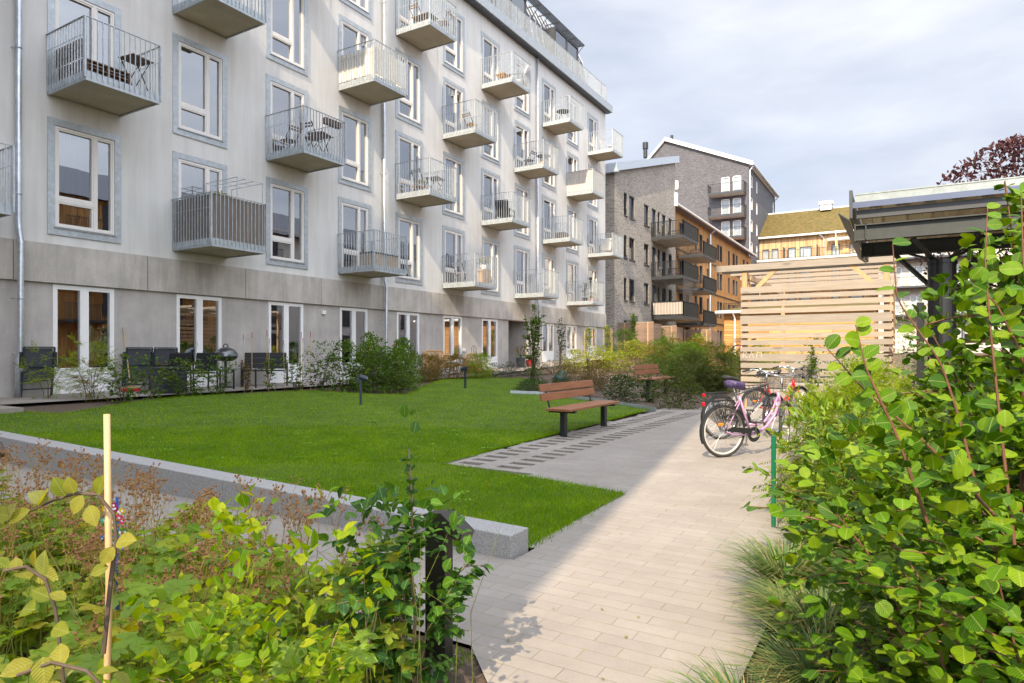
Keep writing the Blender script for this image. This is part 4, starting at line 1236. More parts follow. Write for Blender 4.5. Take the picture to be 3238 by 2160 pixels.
# ------------------------------------------------------------------ slatted pergola
pg = thing('pergola', 'tall slatted pale pine pergola screening the bicycle yard', 'pergola', (4.5, -13.8, 0))
PX0, PX1, PY0, PY1 = 4.48, 10.7, -15.46, -12.22
for x, y in ((PX0 + .09, PY1 - .08), (PX0 + .09, PY0 + .08), (PX1, PY1 - .08), (PX1, PY0 + .08)):
    MB().box(x - .06, x + .06, y - .06, y + .06, g1(x, -13) - .1, 3.39).build('post', MT['pine_z'], pg, world=True, bev=.006)
mb = MB(); zs = 2.98; i = 0
hts = [.145, .10, .11, .11, .19, .12, .105, .11, .10, .17, .11, .105, .11, .10, .15, .12]
z = 2.98
for i, h in enumerate(hts):
    if z - h < .12: break
    a = .004 * math.sin(i * 2.3)
    mb.box(PX0 - .028 + a, PX0 + a, PY0 - .02, PY1 + .01 * math.sin(i * 5), z - h - .012, z); z -= h + .062
mb.build('front_screen', MT['pine'], pg, world=True)
mb = MB(); z = 3.0
while z > .4: mb.box(PX0 + .2, PX1, PY0 - .045, PY0 - .02, z - .12, z); z -= .19
mb.build('side_screen', MT['pine_x'], pg, world=True)
MB().box(PX0 - .03, PX0 + .04, PY0 - .12, -11.62, 3.39, 3.545).build('beam', MT['pine'], pg, world=True, bev=.006)
MB().box(PX0 + .16, PX0 + .22, PY0 - .1, -11.72, 3.36, 3.50).build('beam', MT['pine'], pg, world=True, bev=.006)
for y in (PY1 - .08, PY0 + .08): MB().box(PX0 + .15, PX1 + .3, y - .03, y + .03, 3.22, 3.36).build('side_beam', MT['pine_x'], pg, world=True)
for i in range(5):
    x = PX0 + 1.0 + i * 1.2
    MB().box(x, x + .045, PY0 - .1, -11.75, 3.39, 3.49).build('rafter', MT['pine'], pg, world=True)
MB().bar((PX0 + .06, PY1 - .14, 2.72), (PX0 + .06, PY1 - .80, 3.39), .10, .05, (1, 0, 0)).build('brace', MT['pine_z'], pg, world=True)
MB().bar((PX0 + .06, PY0 + .14, 2.72), (PX0 + .06, PY0 + .80, 3.39), .10, .05, (1, 0, 0)).build('brace', MT['pine_z'], pg, world=True)
MB().bar((PX0 + .14, PY1 - .08, 2.85), (PX0 + .7, PY1 - .08, 3.3), .05, .09, (0, 1, 0)).build('brace', MT['pine_z'], pg, world=True)
# scratched letters on a slat
MT['scratch'] = M('pale_scratches', (.74, .66, .56), .8, var=.1)
gl = MB(); zc = 1.30; x = PX0 - .0365
def stroke(pts):
    for p, q in zip(pts[:-1], pts[1:]): gl.bar((x, PY1 - .04 - p[0], zc + p[1]), (x, PY1 - .04 - q[0], zc + q[1]), .002, .007, (0, 1, 0) if abs(p[0]-q[0]) < 1e-4 else (0, 0, 1))
stroke([(.02, -.08), (.025, .07), (.10, .07), (.11, .03), (.03, .0), (.13, -.08)])
stroke([(.17, -.08), (.22, .08), (.27, -.08)]); stroke([(.34, -.08), (.35, .06), (.45, .06), (.46, -.07)])
gl.build('scratched_letters', MT['scratch'], pg, world=True)

# ------------------------------------------------------------------ shelter with planted roof
sl_ = thing('shelter', 'dark steel shelter with a planted roof on a round black column', 'shelter', (-4.45, -16.02, 0))
FX, YL, YR = -5.0, -15.24, -21.0
MB().box(FX, FX + .02, YR, YL - .02, 2.885, 2.965).box(FX - .005, FX + .04, YR, YL - .02, 2.955, 2.968).build('fascia', galv('weathered_fascia', (.27, .31, .32), .6, .4), sl_, world=True)
MB().prism([(FX - .02, YL, 2.825), (FX - .025, YL, 2.882), (FX + .05, YL, 2.884), (FX + .05, YL, 2.875), (FX - .01, YL, 2.87)], (0, YR - YL, 0)).build('drip_edge', M('blue_grey_flashing', (.13, .16, .25), .4, .3), sl_, world=True)
MB().prism([(FX - .06, YL, 2.72), (FX - .06, YL, 3.0), (FX + .1, YL, 2.97), (2.0 - 3.3, YL, 2.97), (2.0 - 3.3, YL, 2.72)], (0, .03, 0)).build('side_flashing', MT['charcoal'], sl_, world=True)
MB().prism([(FX - .05, YL + .03, 2.70), (-1.3, YL + .03, 2.70), (-1.3, YL + .13, 2.78), (FX - .05, YL + .13, 2.78)], (0, 0, .012)).build('gutter', MT['charcoal'], sl_, world=True)
mb = MB()  # trapezoid deck
y = YL - .03; prof = []
while y > YR: prof += [(y, 2.875), (y - .10, 2.875), (y - .125, 2.83), (y - .205, 2.83)]; y -= .23
vs = [(FX + .03, a, z) for a, z in prof] + [(-1.3, a, z) for a, z in prof]; k = len(prof)
mb.add(vs, [(i, i + 1, k + i + 1, k + i) for i in range(k - 1)]).build('roof_deck', M('lit_tint_deck_steel', (.80, .74, .58), .5, .2), sl_, world=True)  # pale yellow tint stands in for the lit strips under the deck
MB().box(FX + .03, -1.3, YR, YL - .04, 2.88, 2.945).build('roof_soil', MT['moss'], sl_, world=True)
def ibeam(x0, y0, y1, z0, z1, name):
    m2 = MB(); m2.box(x0 - .004, x0 + .004, y1, y0, z0, z1); m2.box(x0 - .045, x0 + .045, y1, y0, z0, z0 + .012); m2.box(x0 - .045, x0 + .045, y1, y0, z1 - .012, z1)
    m2.box(x0 - .05, x0 + .05, y0 - .006, y0 + .006, z0 - .01, z1 + .01); m2.box(x0 - .045, x0 - .004, y0 - .10, y0 - .09, z0, z1)
    return m2.build(name, MT['steel_dark'], sl_, world=True)
MT['steel_dark'] = galv('dark_steel', (.036, .042, .041), .6, .1)
MB().box(FX + .05, FX + .10, YR, YL - .03, 2.73, 2.81).build('purlin', MT['charcoal'], sl_, world=True)
MB().box(-2.4, -2.35, YR, YL - .03, 2.73, 2.81).build('purlin', MT['charcoal'], sl_, world=True)
ibeam(-4.95, YL - .02, YR, 2.50, 2.66, 'beam'); ibeam(-3.65, YL - .02, YR, 2.50, 2.66, 'beam')
for x in (-4.95, -3.65): pass
for y in (-16.02, -19.4):
    c = thing  # columns are parts of the shelter
    o = MB().lathe([(.125, -.05), (.125, 2.28), (.135, 2.28), (.135, 2.32), (0, 2.32)], (-4.4, y, 0), 28).build('column', MT['black_gloss'] if 'black_gloss' in MT else MT.setdefault('black_gloss', M('black_gloss_paint', (.004, .004, .005), .42, var=.1)), sl_, smooth=False, world=True)
    for s in (-1, 1):
        MB().bar((-4.4, y + .07 * s, 2.33), (-4.92, y + .26 * s, 2.49), .05, .014).build('bracket', MT['steel_dark'], sl_, world=True)
        MB().bar((-4.4, y + .07 * s, 2.33), (-3.68, y + .26 * s, 2.49), .05, .014).build('bracket', MT['steel_dark'], sl_, world=True)
    MB().bar((-4.3, y + .08, 2.05), (-3.67, y + .42, 2.5), .045, .03).build('brace', MT['steel_dark'], sl_, world=True)
    MB().bar((-4.3, y - .08, 2.05), (-3.67, y - .42, 2.5), .045, .03).build('brace', MT['steel_dark'], sl_, world=True)
    MB().box(-4.30, -4.22, y + .15, y + .22, 0, 1.9).build('power_post', MT['dark'], sl_, world=True)
# brown board fence beyond the shelter
bf = thing('board_fence', 'brown horizontal board fence in a thin steel frame behind the shelter', 'fence', (-2.72, -16.3, 0))
for z in (2.33, 2.06, 1.80, 1.54, 1.28, 1.02, .76, .50):
    mb = MB().box(-2.72, -2.695, -20, -16.33, z - .055, z + .06); mb.build('board', MT['brown_board'], bf, world=True)
mb = MB(); mb.tube([(-2.73, -16.31, 0), (-2.73, -16.31, 2.36), (-2.73, -16.35, 2.41), (-2.73, -20, 2.41)], .018, 8)
for y in (-17.6, -18.9): mb.tube([(-2.73, y, 0), (-2.73, y, 2.41)], .018, 8)
mb.build('frame', MT['zinc_pipe'], bf, world=True)
# green post with wire mesh
wf = thing('wire_fence', 'low green steel post with wire mesh at the foot of the shrubs', 'fence', (-6.98, -14.82, 0))
MB().tube([(-6.98, -14.8, -.05), (-6.98, -14.8, .72)], .018, 10).build('post', M('green_post_paint', (.004, .12, .055), .35), wf, world=True)
mb = MB(); L = 2.2
for i in range(45): x = -6.97 + L * i / 44; mb.tube([(x, -14.83, .02), (x, -14.83, .46)], .0016, 4, False)
for z in (.03, .12, .25, .38, .46): mb.tube([(-6.97, -14.83, z), (-6.97 + L, -14.83, z)], .002, 4, False)
mb.build('mesh_panel', MT['dark'], wf, world=True)

# larch privacy screens by the brick house
SCR = [(28.0, .38, -2.05, 3.25, 'larch slat privacy screen nearest the apartment house, with a young tree before it'),
       (35.0, .35, -1.45, 3.25, 'narrow larch privacy screen with climbing plants under the glazed balcony'),
       (41.5, .3, -2.35, 3.15, 'shaded brown larch privacy screen behind the orange hedge'),
       (46.0, .3, -1.6, 3.15, 'far larch privacy screen beside the timber house downpipe')]
for x, y0, y1, zt, lb in SCR:
    t = thing('privacy_screen', lb, 'screen', (x, y0, 1.25), 0, 'privacy screens between the far patios')
    mb = MB(); z = 1.3; i = 0
    while z < zt: h = (.09, .05, .07)[i % 3]; mb.box(x - .02, x, y1, y0, z, z + h); z += h + .012; i += 1
    mb.build('slat_panel', MT['screen_wood'], t, world=True)
    mb = MB().box(x - .03, x + .03, y1 - .02, y0, zt, zt + .05); mb.build('top_rail', MT['pine'], t, world=True)
    for y in (y0 - .5, y1 + .35): MB().box(x - .09, x - .021, y - .04, y + .04, 1.2, zt).build('post', MT['pine_z'], t, world=True)
    mb = MB(); z = 1.3
    while z < zt - .1: mb.box(x, x + 1.5, y1 - .02, y1, z, z + .08); z += .095
    mb.build('return_panel', MT['screen_wood'], t, world=True)

# garden spotlights and path bollards
def spot(label, loc, a):
    t = thing('garden_spotlight', label, 'lamp', loc, a, 'garden spotlights')
    MB().box(-.025, .025, -.025, .025, -.05, .60).build('post', MT['steel_blue'], t)
    h = MB().tube([(-.02, 0, .60), (.13, 0, .55)], .058, 16); h.box(-.07, -.02, -.04, .04, .5, .62)
    o = h.build('lamp_head', MT['steel_blue'], t, smooth=False)
    MB().tube([(.1302, 0, .5499), (.133, 0, .549)], .046, 14).build('lens', MT['chrome'], o)
    return t
MT['steel_blue'] = M('dark_blue_grey_paint', (.03, .042, .055), .45, .2)
spot('dark spotlight on a short post in the middle of the lawn', (-2.25, -5.86, g1(-2.25, -5.86)), R(-50))
spot('dark spotlight on a short post at the far edge of the lawn', (3.18, -4.75, g1(3.18, -4.75)), R(100))
spot('spotlight on a post among the yellow green shrubs', (11.5, -4.9, g1(11.5, -4.9)), R(-160))
MT['bronze'] = M('dark_bronze_sheet', (.055, .048, .043), .4, .5)
def bollard(label, loc):
    t = thing('path_bollard', label, 'bollard', loc, 0, 'black sheet metal path lights')
    MB().box(-.03, .03, -.06, .05, -.05, .69).build('body', MT['bronze'], t)
    MB().prism([(-.05, .055, .695), (-.05, -.05, .715), (-.05, -.165, .635), (-.05, -.15, .595), (-.05, -.05, .64)], (.10, 0, 0)).build('lamp_head', MT['bronze'], t)
    return t
bollard('black folded metal path light behind the leafy beech sapling', (-10.06, -13.86, -.05))
bollard('black folded metal path light partly cut off at the left edge', (-10.1, -9.45, -.05))

# bamboo pole, pinwheel
bp = tag(MB().tube([(-11.745, -14.35, -.06), (-11.748, -14.35, .6), (-11.742, -14.352, .92), (-11.745, -14.35, 1.26)], [.0064, .0062, .006, .0058], 12).build('bamboo_pole', MT['cane'], None, smooth=True, loc=(-11.745, -14.35, 0)), 'thick pale bamboo pole standing upright in the flower bed', 'pole')
pw = thing('garden_pinwheel', 'colourful toy pinwheel with dotted petals stuck in the flower bed', 'pinwheel', (-11, -12.98, 0))
MB().tube([(-11, -12.98, -.05), (-11, -12.98, .80)], .005, 6).build('stick', M('blue_stick', (.02, .10, .45), .4), pw, world=True)
def petals(z, r, cols, name, off):
    for i in range(6):
        an = 2 * PI * i / 6 + off; a2 = an + .75
        c = Vector((-11.01, -12.99, z)); u = Vector((.51, -.86, 0)); w_ = Vector((0, 0, 1)); nn = Vector((-.86, -.51, 0))
        D = lambda a, q, h=0: c + (u * math.cos(a) + w_ * math.sin(a)) * q + nn * h
        vs = [D(an, 0, .004), D(an - .15, r * .55, .012), D(an + .1, r, .022), D(an + .5, r * .9, .016), D(a2, r * .55, .006)]
        o = MB().add(vs, [(0, 1, 2, 3, 4)]).build(name, cols[i % len(cols)], pw, world=True)
        dm = MB()
        for q, aa in ((.5, .1), (.72, .3), (.45, .45)):
            p = D(an + aa, r * q, .017); dm.add([p + (u * math.cos(t) + w_ * math.sin(t)) * r * .09 for t in np.linspace(0, 2 * PI, 9)[:-1]], [tuple(range(8))])
        dm.build('dots', MT['white'], o, world=True)
PC = {k: M('toy_' + k, c, .4, var=.03) for k, c in dict(green=(.01, .28, .05), blue=(.01, .20, .62), yellow=(.75, .50, .01), pink=(.62, .02, .12), teal=(.01, .38, .30)).items()}
petals(.735, .055, [PC['yellow'], PC['pink'], PC['yellow'], PC['teal']], 'upper_petal', .2)
petals(.655, .065, [PC['green'], PC['blue'], PC['green'], PC['blue']], 'lower_petal', 0)

# ------------------------------------------------------------------ patio things
def folded_chair(label, loc, rot):
    t = thing('folded_chair', label, 'chair', loc, rot, 'dark folded garden chairs')
    mb = MB(); w = .29
    for s in (-w, w):
        mb.bar((s, .12, 0), (s, -.0, 1.02), .03, .03); mb.bar((s * 1.08, .17, .02), (s * 1.1, .10, .92), .028, .028)
    for z, y in ((.32, .09), (1.02, 0), (.62, .05), (.15, .13)): mb.bar((-w, y, z), (w, y, z), .028, .028)
    mb.build('frame', MT['steel_blue'], t)
    MB().prism([(-w + .02, .10, .36), (-w + .02, .02, 1.0), (-w + .02, .028, 1.0), (-w + .02, .108, .36)], (2 * w - .04, 0, 0)).build('seat_cloth', MT['grey_fabric'], t)
    for s in (-w * 1.12, w * 1.12): MB().box(s - .025, s + .025, .02, .06, .60, .92).build('armrest', MT['dark'], t)
    return t
folded_chair('dark folded garden chair leaning beside the left downpipe', (-5.83, -.28, .45), R(4))
folded_chair('dark folded garden chair behind the red broom', (-3.72, -.22, .45), R(-3))
folded_chair('dark folded garden chair behind the storage box and black chairs', (-3.08, -.22, .45), R(3))
br = thing('broom', 'long handled broom with red bristles leaning on the concrete wall', 'broom', (-4.0, -.35, .46))
MB().tube([(-4.0, -.34, .55), (-3.97, .03, 1.95)], .014, 8).build('handle', MT['cane'], br, world=True)
o = MB().box(-4.22, -3.80, -.38, -.31, .53, .57).build('head', MT['cane'], br, world=True)
mb = MB()
for i in range(30):
    for j in range(3): x = -4.21 + i * .014; mb.bar((x, -.37 + j * .022, .54), (x + random.uniform(-.012, .012), -.38 + j * .03, .455), .010, .010)
mb.build('bristles', M('red_bristle', (.50, .02, .03), .6), o, world=True)
bx = thing('storage_box', 'black ribbed plastic storage box at the lawn edge', 'box', (-3.75, -1.45, .44))
mb = MB().box(-4.02, -3.48, -1.70, -1.18, .44, .98)
for i in range(5): mb.box(-4.028, -3.472, -1.708, -1.172, .50 + i * .09, .56 + i * .09)
mb.build('body', MT['steel_black'] if 'steel_black' in MT else MT.setdefault('steel_black', M('black_plastic', (.025, .028, .033), .45)), bx, world=True, bev=.008)
MB().box(-4.05, -3.45, -1.73, -1.15, .985, 1.03).build('lid', MT['steel_black'], bx, world=True, bev=.012)
def armchair(label, loc, rot, w=.56, cat='chair'):
    t = thing('garden_chair', label, cat, loc, rot, 'black textile garden chairs')
    h = w / 2
    MB().box(-h + .03, h - .03, -.25, .25, .40, .43).build('seat', MT['black_fabric'], t, bev=.01)
    mb = MB(); 
    for i in range(3):
        z0 = .46 + i * .15; y0 = .24 + i * .05
        mb.prism([(-h + .03, y0, z0), (-h + .03, y0 + .05, z0 + .145), (-h + .03, y0 + .09, z0 + .14), (-h + .03, y0 + .04, z0 - .005)], (w - .06, 0, 0))
    mb.build('backrest', MT['black_fabric'], t, bev=.012)
    for s in (-h, h):
        MB().bar((s, -.25, 0), (s, -.22, .62), .03, .03).build('leg', MT['dark'], t); MB().bar((s, .30, 0), (s, .26, .62), .03, .03).build('leg', MT['dark'], t)
        MB().box(s - .025, s + .025, -.26, .30, .62, .645).build('armrest', MT['teak'], t)
    return t
armchair('black garden chair with its back to the lawn, left behind the storage box', (-3.35, -.95, .45), R(172))
armchair('black garden chair with brown arms, right of the storage box', (-2.68, -1.0, .45), R(168))
armchair('wide black two seat garden sofa right of the kettle grill', (-.62, -.75, .45), R(-42), 1.15, 'sofa')
armchair('black garden sofa half hidden behind the beech hedge', (4.1, -.8, .47), R(5), 1.3, 'sofa')
gt = thing('glass_table', 'low glass topped garden table between the black seats', 'table', (-1.75, -1.15, .45))
MB().box(-2.1, -1.4, -1.45, -.85, .94, .955).build('table_top', MT['clear_glass'], gt, world=True)
for x, y in ((-2.07, -1.42), (-1.43, -1.42), (-2.07, -.88), (-1.43, -.88)): MB().bar((x, y, .44), (x, y, .94), .03).build('leg', MT['dark'], gt, world=True)
gr = thing('kettle_grill', 'dark silver kettle grill on a post before the concrete wall', 'grill', (-1.68, -.55, .45))
MT['gunmetal'] = M('gunmetal_enamel', (.13, .135, .14), .22, .7, var=.08)
MB().lathe([(0, .70), (.17, .72), (.27, .78), (.30, .84)], (-1.68, -.55, .42), 28).build('bowl', MT['dark'], gr, smooth=True, world=True)
o = MB().lathe([(.305, .845), (.29, .92), (.22, 1.01), (.12, 1.06), (0, 1.075)], (-1.68, -.55, .42), 28).build('lid', MT['gunmetal'], gr, smooth=True, world=True)
MB().tube([(-1.75, -.55, 1.49), (-1.74, -.55, 1.55), (-1.68, -.55, 1.58), (-1.62, -.55, 1.55), (-1.61, -.55, 1.49)], .013, 8).build('handle', MT['dark'], o, world=True)
MB().tube([(-1.68, -.55, .45), (-1.68, -.55, 1.13)], .035, 10).build('stand', MT['dark'], gr, world=True)
MB().lathe([(.2, 0), (.2, .03), (.04, .05)], (-1.68, -.55, .445), 16).build('foot', MT['dark'], gr, world=True)
MT['rattan'] = wood('pale_rattan', (.42, .24, .09), (.62, .40, .18), 'x', 2, .6, 0)
def wicker(label, loc, rot, w, h):
    t = thing('wicker_seat', label, 'chair', loc, rot, 'pale wicker seats')
    mb = MB(); n = 12
    pts = [(-w/2, .2, .1), (-w/2, .26, h - .22)] + [(-w/2 + .22 - .22*math.cos(a), .3, h - .22 + .22*math.sin(a)) for a in np.linspace(0, PI/2, 5)] + [(w/2 - .22 + .22*math.sin(a), .3, h - .22 + .22*math.cos(a)) for a in np.linspace(0, PI/2, 5)] + [(w/2, .26, h - .22), (w/2, .2, .1)]
    mb.tube(pts, .028, 8); b = mb.build('backrest', MT['rattan'], t, smooth=True)
    mb = MB()
    k = int(w / .05)
    for i in range(1, k): x = -w/2 + w*i/k; e = max(0, .22 - min(x + w/2, w/2 - x)); mb.bar((x, .21, .35), (x, .3, h - .03 - (.22 - math.sqrt(max(0, .0484 - e*e)))), .03, .006)
    mb.build('weave', MT['rattan'], b)
    MB().box(-w/2, w/2, -.3, .2, .33, .42).build('seat', MT['rattan'], t, bev=.02)
    for x in (-w/2, w/2):
        MB().tube([(x, -.3, 0), (x, -.32, .62), (x, .2, .66)], .022, 8).build('armrest', MT['rattan'], t)
    return t
wicker('wide pale wicker sofa against the wall behind the yellow shrubs', (7.5, -.55, g1(7.5, -2)), 0, 1.3, .95)
wicker('pale wicker chair turned away in front of the wicker sofa', (6.55, -1.25, g1(6.5, -2)), R(185), .75, .82)
wicker('pale wicker chair by the green blind doors', (8.5, -1.05, g1(8.5, -2)), R(172), .75, .82)
MT['terracotta'] = M('terracotta', (.45, .17, .08), .8)
tp = thing('terracotta_pot', 'square terracotta pot with a black wire trellis by the wall', 'pot', (9.6, -.7, g1(9.6, -2)))
z0 = g1(9.6, -2)
MB().box(9.32, 9.85, -.95, -.5, z0, z0 + .38).build('pot', MT['terracotta'], tp, world=True, bev=.02)
mb = MB()
for a in (-.13, 0, .13): mb.tube([(9.58 + a * .5, -.7, z0 + .35), (9.58 + a, -.7, z0 + .75), (9.58 + a * 1.3, -.7, z0 + 1.0), (9.58 + a * .4, -.7, z0 + 1.12)], .008, 6)
mb.build('trellis', MT['dark'], tp, world=True)

# ------------------------------------------------------------------ things on the balconies
def fold_table(label, loc, rot, m_top=None, w=.6, d=.55, h=.71):
    t = thing('folding_table', label, 'table', loc, rot, 'folding balcony tables')
    mb = MB(); n = 8
    for i in range(n): y = -d/2 + d*i/n; mb.box(-w/2, w/2, y, y + d/n*.72, h - .02, h)
    mb.build('table_top', m_top or MT['teak'], t)
    for s in (-1, 1):
        MB().bar((-w*.4, d*.4*s, h - .02), (w*.4, d*.4*s, 0), .022, .012).build('leg', MT['dark'], t); MB().bar((w*.4, d*.37*s, h - .02), (-w*.4, d*.37*s, 0), .022, .012).build('leg', MT['dark'], t)
    return t
def fold_chair(label, loc, rot, m_seat=None):
    t = thing('folding_chair', label, 'chair', loc, rot, 'folding balcony chairs')
    mb = MB()
    for i in range(6): y = -.19 + .065*i; mb.box(-.2, .2, y, y + .045, .44, .46)
    mb.build('seat', m_seat or MT['teak'], t)
    mb = MB()
    for z in (.68, .76): mb.box(-.2, .2, .27 + (z-.68)*.2, .285 + (z-.68)*.2, z, z + .05)
    mb.build('backrest', m_seat or MT['teak'], t)
    for s in (-1, 1):
        MB().bar((.19*s, -.22, 0), (.19*s, .30, .84), .022, .012).build('leg', MT['dark'], t); MB().bar((.19*s, .22, 0), (.19*s, -.2, .45), .022, .012).build('leg', MT['dark'], t)
    return t
def bal(k, f, dx, y, dz=0):
    x, z = BALC[(k, f)]; return (x + dx, y, z + dz - .03)
def round_table(label, loc):
    t = thing('round_table', label, 'table', loc, 0, 'round balcony tables')
    MB().lathe([(0, .70), (.34, .70), (.34, .72), (0, .72)], (0, 0, 0), 24).build('table_top', MT['charcoal'], t)
    for a in (0, 2.1, 4.2): MB().bar((.28*math.cos(a), .28*math.sin(a), 0), (.2*math.cos(a+1), .2*math.sin(a+1), .7), .018).build('leg', MT['charcoal'], t)
    return t
ps = thing('pallet_sofa', 'brown pallet wood sofa on the top left balcony', 'sofa', bal(0, 1, .55, -.6))
for z in (.02, .16, .30): 
    mb = MB()
    for i in range(6): mb.box(-.40, .55, -.62 + i*.2, -.62 + i*.2 + .13, z + .09, z + .115)
    for x in (-.38, .05, .48): mb.box(x, x + .08, -.6, .5, z, z + .09)
    mb.build('seat', MT['teak'], ps)
mb = MB()
for i in range(4): mb.box(-.46, -.42, -.62, .5, .42 + i*.1, .49 + i*.1)
mb.build('backrest', MT['teak'], ps)
fold_table('brown slatted folding table on the pallet sofa balcony', bal(0, 1, 1.22, -1.18), R(8), None, .5, .5, .78)
def reed(k, f, label, m_, h0, h1, nm, cat, wav=0, sides=True):
    x, z = BALC[(k, f)]; mb = MB(); yo = -BD + .02; P = [(x + .02, -.05), (x + .02, yo), (x + WW - .02, yo), (x + WW - .02, -.05)]
    for (xa, ya), (xb, yb) in zip(P[:-1], P[1:]):
        n = int(math.hypot(xb-xa, yb-ya) / .05); vs = []
        for i in range(n + 1):
            u = i/n; o = wav*math.sin(i*1.7 + xa); nx_, ny_ = (yb-ya), -(xb-xa); ll = math.hypot(nx_, ny_)
            top = h1 + (wav*2*math.sin(i*.9) if wav else .01*math.sin(i*3.3))
            vs += [(xa+(xb-xa)*u + nx_/ll*o, ya+(yb-ya)*u + ny_/ll*o, z + h0), (xa+(xb-xa)*u + nx_/ll*o, ya+(yb-ya)*u + ny_/ll*o, z + top)]
        mb.add(vs, [(2*i, 2*i+2, 2*i+3, 2*i+1) for i in range(n)])
    o = mb.build(nm, m_, None, loc=(x, -.8, z)); sm = o.modifiers.new('thickness', 'SOLIDIFY'); sm.thickness = .008
    return tag(o, label, cat)
MT['reed'] = M('reed_mat', (.20, .165, .14), .9, var=.55, vscale=6, stretch=(14, 14, .35))
MT['cream_cloth'] = M('cream_canvas', (.78, .73, .64), .9, var=.06)
MT['cream_stripe'] = M('striped_cream_cloth', (.70, .60, .52), .9, var=.22, vscale=3, stretch=(9, 9, .08))
reed(1, 0, 'grey brown reed mat lining the railing of the lowest left balcony', MT['reed'], .0, 1.05, 'reed_screen', 'reed screen')
reed(3, 2, 'white canvas cloth hung inside the upper balcony railing', MT['cream_cloth'], .05, .9, 'balcony_cloth', 'cloth', .02)
reed(9, 2, 'cream striped cloth covering the railing of a right hand balcony', MT['cream_stripe'], .02, 1.1, 'balcony_cloth', 'cloth', .006)
mb = MB(); x, z = BALC[(1, 0)]
def cage(x0, x1, y0, y1, z0, z1):
    for xx in (x0, x1):
        for yy_ in (y0, y1): mb.bar((xx, yy_, z0), (xx, yy_, z1), .02)
    for zz in (z1,):
        for i in range(4): u = i/3; mb.bar((x0 + (x1-x0)*u, y0, zz), (x0 + (x1-x0)*u, y1, zz), .014); mb.bar((x0, y0 + (y1-y0)*u, zz), (x1, y0 + (y1-y0)*u, zz), .014)
    mb.bar((x1, y0, (z0+z1)/2 + .2), (x1, y1, (z0+z1)/2 + .2), .012)
cage(x + .75, x + 1.50, -1.5, -.25, z, z + 1.62)
tag(mb.build('wire_cage', MT['galv_rail'], None, loc=(x + 1.1, -.8, z)), 'open steel wire cage standing above the reed covered balcony', 'cage')
mb = MB(); vs = []
for i in range(40):
    xx = x + .9 + i * .0155; mb.tube([(xx, -.22, z + .2), (xx, -.22, z + 1.42 + .06*math.sin(i*1.3))], .008, 5)
tag(mb.build('bamboo_mat', MT['cane'], None, loc=(x + 1.2, -.22, z)), 'orange bamboo mat inside the wire cage balcony', 'mat')
fold_table('brown slatted folding table on the balcony with two folding chairs', bal(2, 1, 1.1, -1.0), R(15))
fold_chair('dark folding chair by the door of the two chair balcony', bal(2, 1, .45, -.45), R(180))
fold_chair('dark folding chair tucked under the slatted table on the two chair balcony', bal(2, 1, .65, -1.2), R(100))
x, z = BALC[(2, 1)]
tag(MB().box(x + .85, x + 1.45, -1.52, -1.35, z + .88, z + 1.05).build('planter_box', MT['teak'], None, bev=.01, loc=(x + 1.15, -1.43, z + .95)), 'brown wooden planter box hung on the two chair balcony railing', 'planter')
def rattan_box(k, f, label, m_, dx, y, w, d, h):
    t = thing('storage_box', label, 'box', bal(k, f, dx, y))
    b_ = MB().box(-w/2, w/2, -d/2, d/2, 0, h)
    for i in range(int(h/.05)): b_.box(-w/2 - .006, w/2 + .006, -d/2 - .006, d/2 + .006, .01 + i*.05, .035 + i*.05)
    b_.build('body', m_, t); MB().box(-w/2 - .02, w/2 + .02, -d/2 - .02, d/2 + .02, h, h + .04).build('lid', MT['dark'] if k == 3 else m_, t)
rattan_box(3, 0, 'beige rattan storage box with a black lid on a low balcony', M('beige_rattan', (.48, .40, .31), .8, var=.3, vscale=30), .85, -1.0, 1.2, .55, .45)
rattan_box(8, 1, 'pale wooden chest on a middle right balcony', MT['pine'], .85, -.8, .9, .5, .35)
fold_table('brown folding table with crossed legs beside the pale green chair', bal(4, 1, 1.1, -.95), R(5))
fold_chair('pale green slatted folding chair on a middle balcony', bal(4, 1, .35, -.85), R(90), M('pale_green_paint', (.36, .42, .31), .6))
fold_table('low wooden side table beside the pale green chair', bal(4, 1, .75, -.45), 0, MT['rattan'], .4, .35, .4)
fold_chair('brown folding chair on the balcony under the roof edge', bal(4, 3, .45, -.7), R(90))
fold_table('brown folding table on the balcony under the roof edge', bal(4, 3, .95, -.75), 0, None, .6, .5)
fold_chair('folding stool chair at the outer corner of the balcony under the roof edge', bal(4, 3, 1.2, -1.25), R(200))
fold_chair('small tan stool chair on a high middle balcony', bal(5, 2, .7, -.9), R(80), MT['rattan'])
def pot(label, loc, r, h, m_, flower=None, ph=.5, spread=.25, group=None, leaf=None, n=120):
    t = thing('potted_plant', label, 'plant', loc, 0, group)
    MB().lathe([(r*.75, 0), (r, h), (r*.9, h), (r*.85, h*.92), (0, h*.9)], (0, 0, 0), 16).build('pot', m_, t)
    POTS.append((t, h, ph, spread, flower, leaf, n)); return t
POTS = []
pot('white pot of bright pink geraniums on the lowest middle balcony', bal(5, 0, .95, -1.35, .55), .14, .22, MT['white'], (.75, .05, .22), .3, .28)
tag(MB().box(BALC[(5,0)][0] + .72, BALC[(5,0)][0] + 1.2, -1.52, -1.2, BALC[(5,0)][1], BALC[(5,0)][1] + .55).build('flower_crate', MT['pine_z'], None, loc=(*bal(5, 0, .95, -1.35),)), 'pale wooden crate under the pink geraniums', 'crate')
fold_chair('white folding chair on the pink geranium balcony', bal(5, 0, .4, -.6), R(100), MT['white'])
